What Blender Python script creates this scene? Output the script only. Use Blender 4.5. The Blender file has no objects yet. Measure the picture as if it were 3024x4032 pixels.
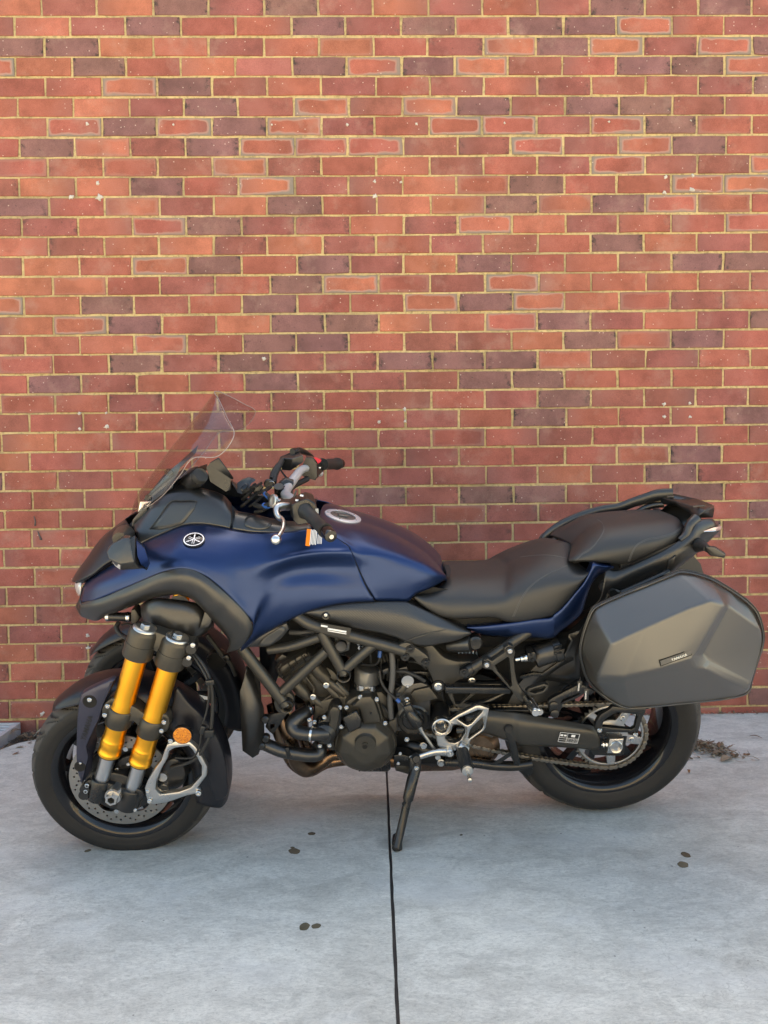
import bpy, bmesh, math, random
from mathutils import Vector, Matrix
from mathutils.bvhtree import BVHTree
from mathutils.geometry import tessellate_polygon
R = math.radians
random.seed(7)
SC = bpy.context.scene
COL = SC.collection

# ---------------------------------------------------------------- camera
CAM_H = 1.102
YAW, PITCH, ROLL = 0.0192, 0.0441, 0.0126
FPX = 3028.0                       # focal length for a 3024 px wide frame
def cam_axes():
    cy, sy, cp, sp = math.cos(YAW), math.sin(YAW), math.cos(PITCH), math.sin(PITCH)
    f = Vector((sy*cp, cy*cp, -sp)); r = Vector((cy, -sy, 0)); d = f.cross(r)
    c, s = math.cos(ROLL), math.sin(ROLL)
    return c*r + s*d, -s*r + c*d, f
AX_R, AX_D, AX_F = cam_axes()
cd = bpy.data.cameras.new('camera'); cam = bpy.data.objects.new('camera', cd); COL.objects.link(cam)
cd.sensor_fit = 'HORIZONTAL'; cd.sensor_width = 36.0; cd.lens = FPX/3024*36.0
cd.clip_start = 0.05; cd.clip_end = 500
M = Matrix.Identity(4)
for i in range(3):
    M[i][0] = AX_R[i]; M[i][1] = -AX_D[i]; M[i][2] = -AX_F[i]
M[2][3] = CAM_H
cam.matrix_world = M
SC.camera = cam

# ---------------------------------------------------------------- sky, sun, exposure
SUN_EL, SUN_AZ = R(61.6), R(10)      # the sun stands behind the brick building
w = bpy.data.worlds.new('World'); SC.world = w; w.use_nodes = True
nt = w.node_tree; nt.nodes.clear()
sky = nt.nodes.new('ShaderNodeTexSky'); sky.sky_type = 'NISHITA'; sky.sun_disc = False
sky.sun_elevation = SUN_EL; sky.sun_rotation = SUN_AZ
sky.air_density = 1.0; sky.dust_density = 1.6; sky.ozone_density = 0.6
bg = nt.nodes.new('ShaderNodeBackground'); bg.inputs[1].default_value = 0.15
wo = nt.nodes.new('ShaderNodeOutputWorld')
nt.links.new(sky.outputs[0], bg.inputs[0]); nt.links.new(bg.outputs[0], wo.inputs[0])
sl = bpy.data.lights.new('sun', 'SUN'); sl.energy = 4.6; sl.angle = R(0.53); sl.color = (1.0, 0.85, 0.66)
so = bpy.data.objects.new('sun', sl); COL.objects.link(so)
sdir = Vector((math.sin(SUN_AZ)*math.cos(SUN_EL), math.cos(SUN_AZ)*math.cos(SUN_EL), math.sin(SUN_EL)))
so.rotation_euler = sdir.to_track_quat('Z', 'Y').to_euler(); so.location = (2, 12, 16)
SC.view_settings.view_transform = 'Standard'; SC.view_settings.look = 'None'
SC.view_settings.exposure = 1.72; SC.view_settings.gamma = 1.0
SC.view_settings.use_curve_mapping = False
SC.view_settings.use_white_balance = True; SC.view_settings.white_balance_temperature = 7900; SC.view_settings.white_balance_tint = 2   # the phone's shade balance

# ---------------------------------------------------------------- helpers
def tag(o, label=None, cat=None, group=None, kind=None):
    if label: o['label'] = label
    if cat: o['category'] = cat
    if group: o['group'] = group
    if kind: o['kind'] = kind
    return o
def link(o, parent=None):
    COL.objects.link(o)
    if parent is not None: o.parent = parent
    return o
def empty(name, loc=(0, 0, 0), rot=(0, 0, 0)):
    o = bpy.data.objects.new(name, None); o.empty_display_size = 0.1
    o.location = loc; o.rotation_euler = rot
    return link(o)
def mesh_from(name, verts, faces, smooth=True, recalc=True, sharp=None):
    me = bpy.data.meshes.new(name)
    me.from_pydata([tuple(v) for v in verts], [], faces)
    if recalc:
        bm = bmesh.new(); bm.from_mesh(me)
        bmesh.ops.recalc_face_normals(bm, faces=bm.faces); bm.to_mesh(me); bm.free()
    if smooth:
        me.shade_smooth()
        if sharp is not None: me.set_sharp_from_angle(angle=R(sharp))
    return me
def obj(name, me, mat, parent=None):
    o = bpy.data.objects.new(name, me)
    if mat is not None and len(me.materials) == 0: me.materials.append(mat)
    return link(o, parent)
def bevel(o, wd=0.003, seg=2, ang=25):
    m = o.modifiers.new('bevel', 'BEVEL'); m.width = wd; m.segments = seg; m.limit_method = 'ANGLE'; m.angle_limit = R(ang)
    m.harden_normals = False
    return o
def solid(o, t=0.004, off=-1):
    m = o.modifiers.new('solid', 'SOLIDIFY'); m.thickness = t; m.offset = off
    return o
def subsurf(o, n=1):
    m = o.modifiers.new('sub', 'SUBSURF'); m.levels = n; m.render_levels = n
    return o
def mirrored(o, name=None, parent=None):
    """the same part on the other side of the motorcycle"""
    me = o.data.copy()
    for v in me.vertices: v.co.y = -v.co.y
    me.flip_normals()
    c = o.copy(); c.data = me; c.name = name or o.name
    COL.objects.link(c)
    c.parent = parent if parent is not None else o.parent
    c.location.y = -o.location.y
    return c

# ---------------------------------------------------------------- materials
def mk(name):
    m = bpy.data.materials.new(name); m.use_nodes = True
    n = m.node_tree; b = n.nodes['Principled BSDF']
    return m, n, b
def N(n, t, **kw):
    x = n.nodes.new(t)
    for k, v in kw.items(): setattr(x, k, v)
    return x
def noise_fac(n, scale, detail=4, rough=0.6, coord='Object', vec=None):
    t = N(n, 'ShaderNodeTexNoise'); t.inputs['Scale'].default_value = scale
    t.inputs['Detail'].default_value = detail; t.inputs['Roughness'].default_value = rough
    if vec is None:
        c = N(n, 'ShaderNodeTexCoord'); n.links.new(c.outputs[coord], t.inputs['Vector'])
    else: n.links.new(vec, t.inputs['Vector'])
    return t
def ramp(n, fac, stops):
    r = N(n, 'ShaderNodeValToRGB'); els = r.color_ramp.elements
    while len(els) < len(stops): els.new(0.5)
    for e, (p, c) in zip(els, stops):
        e.position = p; e.color = (c, c, c, 1) if isinstance(c, (int, float)) else (*c, 1)
    n.links.new(fac, r.inputs[0]); return r
def mixc(n, fac, a, b, mode='MIX'):
    m = N(n, 'ShaderNodeMix', data_type='RGBA', blend_type=mode)
    for s, v in ((0, fac), (6, a), (7, b)):
        if hasattr(v, 'is_linked'): n.links.new(v, m.inputs[s])
        elif isinstance(v, (int, float)): m.inputs[s].default_value = v
        else: m.inputs[s].default_value = (*v, 1)
    return m.outputs[2]
def math_n(n, op, a, b=None, c=None):
    m = N(n, 'ShaderNodeMath', operation=op)
    for i, v in enumerate((a, b, c)):
        if v is None: continue
        if hasattr(v, 'is_linked'): n.links.new(v, m.inputs[i])
        else: m.inputs[i].default_value = v
    return m.outputs[0]
def bump(n, b, h, strength=0.2, dist=0.001):
    x = N(n, 'ShaderNodeBump'); x.inputs['Strength'].default_value = strength; x.inputs['Distance'].default_value = dist
    n.links.new(h, x.inputs['Height']); n.links.new(x.outputs[0], b.inputs['Normal'])
    return x
def pm(name, base, rough=0.5, metal=0.0, spec=0.5, var=0.0, rvar=0.0, grain=0.0, gscale=900, coat=0.0, dust=0.0, crough=0.1):
    m, n, b = mk(name)
    b.inputs['Base Color'].default_value = (*base, 1); b.inputs['Roughness'].default_value = rough
    b.inputs['Metallic'].default_value = metal; b.inputs['Specular IOR Level'].default_value = spec
    b.inputs['Coat Weight'].default_value = coat; b.inputs['Coat Roughness'].default_value = crough
    col = None
    if var:
        t = noise_fac(n, 14, 5)
        r = ramp(n, t.outputs[0], [(0.3, tuple(c*(1-var) for c in base)), (0.7, tuple(min(1, c*(1+var)) for c in base))])
        col = r.outputs[0]
    if dust:
        t2 = noise_fac(n, 45, 6, 0.7)
        rr = ramp(n, t2.outputs[0], [(0.5, 0.0), (0.78, dust)])
        col = mixc(n, rr.outputs[0], col if col is not None else base, (0.30, 0.26, 0.20))
    if col is not None: n.links.new(col, b.inputs['Base Color'])
    if rvar:
        t = noise_fac(n, 22, 4)
        r = ramp(n, t.outputs[0], [(0.3, max(0, rough-rvar)), (0.7, min(1, rough+rvar))]); n.links.new(r.outputs[0], b.inputs['Roughness'])
    if grain:
        t = noise_fac(n, gscale, 2); bump(n, b, t.outputs[0], grain, 0.0006)
    return m
MAT = {}
MAT['blue'] = pm('matte_blue_paint', (0.0095, 0.030, 0.105), 0.32, 0.80, 0.5, rvar=0.01, grain=0.03, gscale=2500, coat=0.45, crough=0.29)
MAT['navy'] = pm('matte_navy_paint', (0.0115, 0.0115, 0.0155), 0.36, 0.15, 0.55, rvar=0.03)
MAT['plastic'] = pm('matte_black_plastic', (0.012, 0.0115, 0.011), 0.35, 0.0, 0.8, rvar=0.04, grain=0.04, dust=0.04)
MAT['trim'] = pm('charcoal_trim', (0.013, 0.0138, 0.015), 0.33, 0.0, 0.85, rvar=0.03, grain=0.03, dust=0.03)
MAT['frame'] = pm('graphite_frame', (0.055, 0.052, 0.046), 0.36, 0.5, 0.55, rvar=0.04, dust=0.04)
MAT['engine'] = pm('engine_casting', (0.058, 0.053, 0.044), 0.38, 0.5, 0.55, var=0.12, grain=0.12, gscale=1400, dust=0.05)
MAT['satin'] = pm('satin_black_metal', (0.012, 0.012, 0.012), 0.30, 0.1, 0.6, rvar=0.05, dust=0.04)
MAT['gloss'] = pm('gloss_black', (0.008, 0.008, 0.010), 0.12, 0.0, 0.5, rvar=0.03)
MAT['rubber'] = pm('rubber', (0.016, 0.016, 0.016), 0.55, 0, 0.45, var=0.2, grain=0.08)
MAT['dark'] = pm('inner_black', (0.008, 0.008, 0.008), 0.7, 0, 0.3)
MAT['gold'] = pm('gold_anodised', (0.95, 0.46, 0.05), 0.38, 1.0, 0.5, rvar=0.01)
MAT['alu'] = pm('satin_aluminium', (0.56, 0.545, 0.52), 0.30, 1.0, 0.5, rvar=0.05)
MAT['barsilver'] = pm('silver_bar', (0.50, 0.51, 0.53), 0.38, 0.35, 0.6)
MAT['guard'] = pm('navy_guard', (0.050, 0.052, 0.078), 0.34, 0.6, 0.5)
MAT['steel'] = pm('polished_steel', (0.66, 0.65, 0.63), 0.20, 1.0, 0.5, rvar=0.05)
MAT['disc'] = pm('brake_disc_steel', (0.36, 0.34, 0.31), 0.40, 1.0, 0.5, rvar=0.06)
MAT['bronze'] = pm('heat_tinted_steel', (0.20, 0.13, 0.085), 0.30, 1.0, 0.5, var=0.45, rvar=0.08)
MAT['chain'] = pm('chain_steel', (0.24, 0.215, 0.18), 0.36, 0.9, 0.5, var=0.25)
MAT['white'] = pm('white_print', (0.75, 0.75, 0.75), 0.5)
MAT['labelblack'] = pm('black_label', (0.012, 0.012, 0.012), 0.35)
MAT['orange'] = pm('orange_label', (0.80, 0.22, 0.01), 0.45)
MAT['red'] = pm('red_switch', (0.62, 0.012, 0.015), 0.3)
MAT['bluetape'] = pm('blue_tape', (0.015, 0.08, 0.30), 0.45)
MAT['amber'] = pm('amber_reflector', (0.75, 0.22, 0.01), 0.15, coat=0.8)
MAT['lens'] = pm('clear_lens', (0.55, 0.55, 0.55), 0.08, 0.3, coat=1)
MAT['taillens'] = pm('tail_lens', (0.55, 0.40, 0.40), 0.10, 0.3, coat=1)
MAT['logo'] = pm('silver_logo', (0.80, 0.78, 0.70), 0.2, 0.6)
MAT['mirror'] = pm('mirror_glass', (0.85, 0.87, 0.9), 0.02, 1.0)
MAT['greymetal'] = pm('grey_can', (0.16, 0.16, 0.155), 0.42, 0.7, dust=0.1)
MAT['hose'] = pm('grey_hose', (0.075, 0.075, 0.075), 0.5)
MAT['screen'] = pm('display_glass', (0.01, 0.01, 0.01), 0.05, 0, 0.6, coat=1)
MAT['plug'] = pm('white_plug', (0.6, 0.6, 0.58), 0.4)

def m_amber():
    m, n, b = mk('amber_reflector_ribbed')
    b.inputs['Roughness'].default_value = 0.15; b.inputs['Coat Weight'].default_value = 0.7
    c = N(n, 'ShaderNodeTexCoord'); v = N(n, 'ShaderNodeTexVoronoi'); v.inputs['Scale'].default_value = 260
    n.links.new(c.outputs['Object'], v.inputs['Vector'])
    r = ramp(n, v.outputs['Color'], [(0.2, (0.42, 0.11, 0.002)), (0.8, (0.72, 0.25, 0.008))]); n.links.new(r.outputs[0], b.inputs['Base Color'])
    return m
MAT['amber'] = m_amber()
def m_seat():
    m, n, b = mk('seat_vinyl')
    b.inputs['Base Color'].default_value = (0.013, 0.013, 0.013, 1); b.inputs['Roughness'].default_value = 0.52
    b.inputs['Specular IOR Level'].default_value = 0.75
    c = N(n, 'ShaderNodeTexCoord'); v = N(n, 'ShaderNodeTexVoronoi'); v.inputs['Scale'].default_value = 420
    n.links.new(c.outputs['Object'], v.inputs['Vector']); bump(n, b, v.outputs['Distance'], 0.25, 0.0006)
    return m
MAT['seat'] = m_seat()
def m_pannier():
    m, n, b = mk('pannier_ballistic_cloth')
    b.inputs['Roughness'].default_value = 0.40; b.inputs['Specular IOR Level'].default_value = 1.0; b.inputs['Coat Weight'].default_value = 1.0; b.inputs['Coat Roughness'].default_value = 0.40
    c = N(n, 'ShaderNodeTexCoord'); wv = N(n, 'ShaderNodeTexWave', wave_type='BANDS', bands_direction='DIAGONAL')
    wv.inputs['Scale'].default_value = 190; wv.inputs['Distortion'].default_value = 0.3
    n.links.new(c.outputs['Object'], wv.inputs['Vector'])
    t = noise_fac(n, 7, 4); r = ramp(n, t.outputs[0], [(0.3, (0.019, 0.0165, 0.0125)), (0.75, (0.025, 0.0215, 0.0165))])
    t2 = noise_fac(n, 120, 4, 0.8); r2 = ramp(n, t2.outputs[0], [(0.62, 0), (0.8, 0.12)])
    n.links.new(mixc(n, r2.outputs[0], r.outputs[0], (0.2, 0.18, 0.15)), b.inputs['Base Color'])
    bump(n, b, wv.outputs['Fac'], 0.16, 0.0004)
    return m
MAT['pannier'] = m_pannier()
def m_dots():
    """black side cover with a field of small embossed dots that fades towards the edges"""
    m, n, b = mk('dotted_black_plastic')
    b.inputs['Roughness'].default_value = 0.37; b.inputs['Specular IOR Level'].default_value = 0.85
    c = N(n, 'ShaderNodeTexCoord'); sp = N(n, 'ShaderNodeSeparateXYZ'); n.links.new(c.outputs['Object'], sp.inputs[0])
    P = 0.0078
    def cell(off):
        xs = math_n(n, 'ADD', math_n(n, 'DIVIDE', sp.outputs[0], P), off); zs = math_n(n, 'ADD', math_n(n, 'DIVIDE', sp.outputs[2], P*0.9), off)
        dx = math_n(n, 'SUBTRACT', math_n(n, 'FRACT', xs), 0.5); dz = math_n(n, 'SUBTRACT', math_n(n, 'FRACT', zs), 0.5)
        return math_n(n, 'SQRT', math_n(n, 'ADD', math_n(n, 'MULTIPLY', dx, dx), math_n(n, 'MULTIPLY', dz, dz)))
    d = math_n(n, 'MINIMUM', cell(0.0), cell(0.5))
    r = ramp(n, d, [(0.20, 1.0), (0.28, 0.0)])
    t = N(n, 'ShaderNodeAttribute', attribute_name='dots')
    mask = math_n(n, 'MULTIPLY', r.outputs[0], t.outputs['Fac'])
    n.links.new(mixc(n, mask, (0.014, 0.0135, 0.013), (0.005, 0.005, 0.005)), b.inputs['Base Color'])
    bump(n, b, mask, 0.5, 0.0008)
    return m
MAT['dots'] = m_dots()
def m_shield():
    m, n, b = mk('clear_polycarbonate')
    n.nodes.remove(b); out = n.nodes['Material Output']
    tr = N(n, 'ShaderNodeBsdfTransparent'); tr.inputs[0].default_value = (0.895, 0.865, 0.87, 1)
    gl = N(n, 'ShaderNodeBsdfGlossy'); gl.inputs['Roughness'].default_value = 0.04; gl.inputs[0].default_value = (1, 1, 1, 1)
    lw = N(n, 'ShaderNodeLayerWeight'); lw.inputs[0].default_value = 0.5
    fac = math_n(n, 'ADD', math_n(n, 'MULTIPLY', math_n(n, 'POWER', lw.outputs['Facing'], 5.0), 0.6), 0.022)
    mx = N(n, 'ShaderNodeMixShader'); n.links.new(fac, mx.inputs[0]); n.links.new(tr.outputs[0], mx.inputs[1]); n.links.new(gl.outputs[0], mx.inputs[2])
    n.links.new(mx.outputs[0], out.inputs[0])
    return m
MAT['shield'] = m_shield()
def m_tyre():
    m, n, b = mk('tyre_rubber')
    b.inputs['Roughness'].default_value = 0.6; b.inputs['Specular IOR Level'].default_value = 0.4
    t = noise_fac(n, 9, 6, 0.7); r = ramp(n, t.outputs[0], [(0.3, (0.011, 0.011, 0.011)), (0.75, (0.019, 0.018, 0.017))])
    t2 = noise_fac(n, 60, 5, 0.75); r2 = ramp(n, t2.outputs[0], [(0.66, 0), (0.80, 0.25)])
    tr = N(n, 'ShaderNodeAttribute', attribute_name='tread')
    td = mixc(n, math_n(n, 'MULTIPLY', tr.outputs['Fac'], 0.85), r.outputs[0], (0.062, 0.056, 0.049))
    n.links.new(mixc(n, r2.outputs[0], td, (0.14, 0.12, 0.10)), b.inputs['Base Color'])
    t3 = noise_fac(n, 500, 3); bump(n, b, t3.outputs[0], 0.12, 0.0006)
    return m
MAT['tyre'] = m_tyre()
# ================================================================ the setting
WALL_Y = 3.467
J36 = 0.032                        # height of the lowest full bed joint
BH, BL = 0.086, 0.24
def m_brick():
    m, n, b = mk('fired_brick')
    b.inputs['Roughness'].default_value = 0.82; b.inputs['Specular IOR Level'].default_value = 0.3
    tone = N(n, 'ShaderNodeAttribute', attribute_name='tone'); bc = N(n, 'ShaderNodeAttribute', attribute_name='bc')
    kd = N(n, 'ShaderNodeAttribute', attribute_name='kd')
    kx = N(n, 'ShaderNodeSeparateXYZ'); n.links.new(kd.outputs['Vector'], kx.inputs[0])   # x: halo, y: dark, z: seed
    gp = N(n, 'ShaderNodeNewGeometry'); pos = gp.outputs['Position']
    sp = N(n, 'ShaderNodeSeparateXYZ'); n.links.new(bc.outputs['Vector'], sp.inputs[0])
    # soft blotches
    t1 = noise_fac(n, 9, 4, 0.6, vec=pos); r1 = ramp(n, t1.outputs[0], [(0.32, 0.76), (0.68, 1.22)])
    col = mixc(n, 1.0, tone.outputs['Color'], r1.outputs[0], 'MULTIPLY')
    t2 = noise_fac(n, 330, 3, 0.7, vec=pos); r2 = ramp(n, t2.outputs[0], [(0.36, 0.82), (0.64, 1.14)])
    col = mixc(n, 1.0, col, r2.outputs[0], 'MULTIPLY')
    drift = math_n(n, 'MULTIPLY', math_n(n, 'ADD', math_n(n, 'MULTIPLY', sp.outputs[0], math_n(n, 'SUBTRACT', kx.outputs[2], 0.5)), math_n(n, 'MULTIPLY', math_n(n, 'SUBTRACT', t1.outputs[0], 0.5), 0.9)), 1.3)
    drift.node.use_clamp = True
    col = mixc(n, drift, col, (0.20, 0.095, 0.085))
    # kiln halo: distance to the brick's edge, pushed about by noise and by one end
    ax = math_n(n, 'ABSOLUTE', sp.outputs[0]); az = math_n(n, 'ABSOLUTE', sp.outputs[2])
    ex = math_n(n, 'MULTIPLY', math_n(n, 'SUBTRACT', 1.0, ax), 2.6); ez = math_n(n, 'SUBTRACT', 1.0, az)
    ed = N(n, 'ShaderNodeMath', operation='SMOOTH_MIN'); ed.inputs[2].default_value = 0.45
    n.links.new(ex, ed.inputs[0]); n.links.new(ez, ed.inputs[1])
    tn = noise_fac(n, 14, 3, 0.5, vec=pos)
    ed2 = math_n(n, 'ADD', ed.outputs[0], math_n(n, 'MULTIPLY', math_n(n, 'SUBTRACT', tn.outputs[0], 0.5), 0.75))
    ed3 = math_n(n, 'ADD', ed2, math_n(n, 'MULTIPLY', sp.outputs[1], 1.0))
    halo = ramp(n, ed3, [(0.10, 1.0), (0.22, 0.9), (0.30, 0.0)])
    core = ramp(n, ed3, [(0.02, 1.0), (0.17, 0.0)])
    hal = math_n(n, 'MULTIPLY', halo.outputs[0], kx.outputs[0])
    col = mixc(n, hal, col, (0.40, 0.23, 0.185))
    col = mixc(n, math_n(n, 'MULTIPLY', core.outputs[0], kx.outputs[0]), col, (0.22, 0.185, 0.155))
    # burnt dark ends and pits on the purple bricks
    endf = ramp(n, ax, [(0.70, 0.0), (1.0, 1.0)])
    tb = noise_fac(n, 38, 5, 0.75, vec=pos); rb = ramp(n, tb.outputs[0], [(0.50, 0.0), (0.60, 1.0)])
    burnt = math_n(n, 'MULTIPLY', math_n(n, 'MULTIPLY', endf.outputs[0], rb.outputs[0]), kx.outputs[1])
    tp = noise_fac(n, 85, 3, 0.6, vec=pos); rp = ramp(n, tp.outputs[0], [(0.66, 0.0), (0.72, 0.75)])
    burnt = math_n(n, 'MAXIMUM', burnt, math_n(n, 'MULTIPLY', rp.outputs[0], kx.outputs[1]))
    col = mixc(n, burnt, col, (0.045, 0.036, 0.034))
    # pale lime specks
    vo = N(n, 'ShaderNodeTexVoronoi'); vo.inputs['Scale'].default_value = 62; n.links.new(pos, vo.inputs['Vector'])
    vr = N(n, 'ShaderNodeSeparateColor'); n.links.new(vo.outputs['Color'], vr.inputs[0])
    big = math_n(n, 'MULTIPLY', math_n(n, 'GREATER_THAN', vr.outputs[0], 0.78), math_n(n, 'LESS_THAN', vo.outputs['Distance'], math_n(n, 'MULTIPLY', vr.outputs[1], 0.16)))
    col = mixc(n, math_n(n, 'MULTIPLY', big, 0.6), col, (0.72, 0.56, 0.48))
    # faint lime bloom / smears
    ts = noise_fac(n, 5.5, 6, 0.72, vec=pos); rs = ramp(n, ts.outputs[0], [(0.54, 0.0), (0.70, 0.34)])
    col = mixc(n, rs.outputs[0], col, (0.42, 0.27, 0.22))
    n.links.new(col, b.inputs['Base Color'])
    tt = noise_fac(n, 240, 4, 0.7, vec=pos)
    hsum = math_n(n, 'SUBTRACT', tt.outputs[0], math_n(n, 'MULTIPLY', burnt, 1.2))
    bump(n, b, hsum, 0.6, 0.0022)
    return m
def m_mortar():
    m, n, b = mk('sand_mortar')
    b.inputs['Roughness'].default_value = 0.92; b.inputs['Specular IOR Level'].default_value = 0.2
    gp = N(n, 'ShaderNodeNewGeometry'); pos = gp.outputs['Position']
    t = noise_fac(n, 6, 6, 0.7, vec=pos); r = ramp(n, t.outputs[0], [(0.28, (0.44, 0.31, 0.145)), (0.5, (0.58, 0.43, 0.215)), (0.75, (0.66, 0.50, 0.27))])
    t2 = noise_fac(n, 60, 5, 0.75, vec=pos); r2 = ramp(n, t2.outputs[0], [(0.36, 0.58), (0.5, 0.98), (0.62, 1.06)])
    col = mixc(n, 1.0, r.outputs[0], r2.outputs[0], 'MULTIPLY')
    tg = noise_fac(n, 2.3, 5, 0.7, vec=pos); rg = ramp(n, tg.outputs[0], [(0.48, 0.0), (0.62, 0.55)]); col = mixc(n, rg.outputs[0], col, (0.27, 0.215, 0.13))
    n.links.new(col, b.inputs['Base Color'])
    t3 = noise_fac(n, 170, 5, 0.8, vec=pos); bump(n, b, t3.outputs[0], 0.9, 0.004)
    return m
MAT['brick'] = m_brick(); MAT['mortar'] = m_mortar()

wall = empty('brick_wall', (0, WALL_Y, 0))
tag(wall, 'long wall of red, orange and purple-brown bricks with sandy mortar behind the motorcycle', 'wall')
WX0, WX1, WTOP = -7.0, 7.0, 4.35
# mortar body, its face 3 mm behind the brick faces
bm = bmesh.new()
def bbox(bm, x0, x1, y0, y1, z0, z1):
    vs = [bm.verts.new(p) for p in ((x0, y0, z0), (x1, y0, z0), (x1, y1, z0), (x0, y1, z0), (x0, y0, z1), (x1, y0, z1), (x1, y1, z1), (x0, y1, z1))]
    for f in ((0, 1, 2, 3), (7, 6, 5, 4), (0, 4, 5, 1), (1, 5, 6, 2), (2, 6, 7, 3), (3, 7, 4, 0)): bm.faces.new([vs[i] for i in f])
bbox(bm, WX0, WX1, 0.0045, 0.26, -0.3, WTOP)
bmesh.ops.recalc_face_normals(bm, faces=bm.faces)
me = bpy.data.meshes.new('mortar'); bm.to_mesh(me); bm.free()
obj('mortar', me, MAT['mortar'], wall)

# which brick is which: O orange, R red, M maroon, D purple-brown, F haloed by the kiln, f haloed orange
ROWS = {0: 'OMODMDMOMRMDMDM', 1: 'MOMDRRDMDRDDFRM', 2: 'DDOOMRORMfDfMFDR', 3: 'FODROPDFDfMRDDF', 4: 'RRfDMRMRMRMMMMD',
 5: 'RROMDMfMfDMDDMR', 6: 'OFDFDFMRFFMFDRR', 7: 'RDOMDFFFMMFMFDR', 8: 'RRRMfMROMRMFMMf', 9: 'MOODRfMMORDRRFf', 10: 'DROMODROODODFRR',
 11: 'MMOFDMMOMfOMRRF', 12: 'OMOOMOMRMMRDOMR', 13: 'MORfDRDMODRRMDD', 14: 'OORMRDfRMfORRMM', 15: 'fODMRDRRfDfORMR', 16: 'OfDRODDOOFDMRMD',
 17: 'MOOfRDDRMMODRDR', 18: 'RRDMDMMDDDRMMRR', 19: 'RDMRRDMMMDDRRRR', 20: 'RRMRMMRMRMDMMMR', 21: 'MRRRDMRRMRDRRRD', 22: 'ORRRMRMMRRMRMRM',
 23: 'ORRRRMRMMRRRRDR', 24: 'RMRRMRRMMMOMDMR', 25: 'RRRMRRMDMDDMRDR', 26: 'RRRRMRMRRMMMRRD', 27: 'RRRMRRMRRMRRMDM', 28: 'RRRRRMRMRRMRMRR'}
TONE = {'O': (0.400, 0.134, 0.088), 'R': (0.345, 0.106, 0.077), 'P': (0.38, 0.133, 0.105), 'M': (0.290, 0.098, 0.079), 'D': (0.222, 0.106, 0.097), 'F': (0.370, 0.112, 0.080), 'f': (0.405, 0.132, 0.086)}
rb = random.Random(11)
def brick_kind(r, k):
    if r in ROWS and 0 <= k < len(ROWS[r]): return ROWS[r][k]
    if r > 24: return rb.choices('RMDO', (62, 31, 4, 3))[0]
    return rb.choices('ORMDFf', (20, 28, 24, 18, 5, 5))[0]
def brick_geo(kind, L, H):
    """verts/faces of one brick (front face towards -y), with per-vertex brick coordinates"""
    hx, hz = L/2, H/2
    nx, nz = 4, 2
    ring = [(-hx + 2*hx*i/nx, -hz) for i in range(nx)] + [(hx, -hz + 2*hz*i/nz) for i in range(nz)] + \
           [(hx - 2*hx*i/nx, hz) for i in range(nx)] + [(-hx, hz - 2*hz*i/nz) for i in range(nz)]
    n = len(ring); jit = 0.0012 if kind != 'D' else 0.0016
    prd = rb.uniform(-0.0018, 0.0018); tx = rb.uniform(-0.0015, 0.0015); tz = rb.uniform(-0.001, 0.001)
    V, B = [], []
    outer = [(x + rb.uniform(-jit, jit), z + rb.uniform(-jit, jit)) for x, z in ring]
    for ci, (sx, sz) in ((0, (1, 1)), (4, (-1, 1)), (6, (-1, -1)), (10, (1, -1))):
        if rb.random() < (0.15 if kind == 'D' else 0.06):
            q = rb.uniform(0.0015, 0.0035); outer[ci] = (outer[ci][0] + sx*q, outer[ci][1] + sz*q*rb.uniform(0.3, 0.8))
    def yy(x, z): return prd + tx*x/hx + tz*z/hz
    for x, z in outer: V.append((x, 0.03, z)); B.append((x/hx, 0, z/hz))
    for x, z in outer: V.append((x, yy(x, z) + 0.0022, z)); B.append((x/hx, 0, z/hz))
    for x, z in outer:
        k = 0.0020 + rb.uniform(0, 0.0009)
        x2 = x - math.copysign(k, x) if abs(abs(x) - hx) < 0.004 else x
        z2 = z - math.copysign(k, z) if abs(abs(z) - hz) < 0.004 else z
        V.append((x2, yy(x, z), z2)); B.append((x/hx, 0, z/hz))
    F = []
    for a in (0, n):
        for i in range(n): F.append((a + i, a + (i+1) % n, a + n + (i+1) % n, a + n + i))
    c = len(V)
    for i in range(-1, 2): V.append((hx*i*0.5, prd, 0)); B.append((i*0.5, 0, 0))
    m = 2*n
    # fan the face to three spine points
    spine = {0: 0, 1: 0, 2: 1, 3: 2, 4: 2, 5: 2, 6: 2, 7: 2, 8: 1, 9: 0, 10: 0, 11: 0}
    for i in range(n):
        j = (i+1) % n; a, b_ = spine[i], spine[j]
        F.append((m+i, m+j, c+a))
        if a != b_: F.append((m+j, c+b_, c+a))
    return V, B, F
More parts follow.
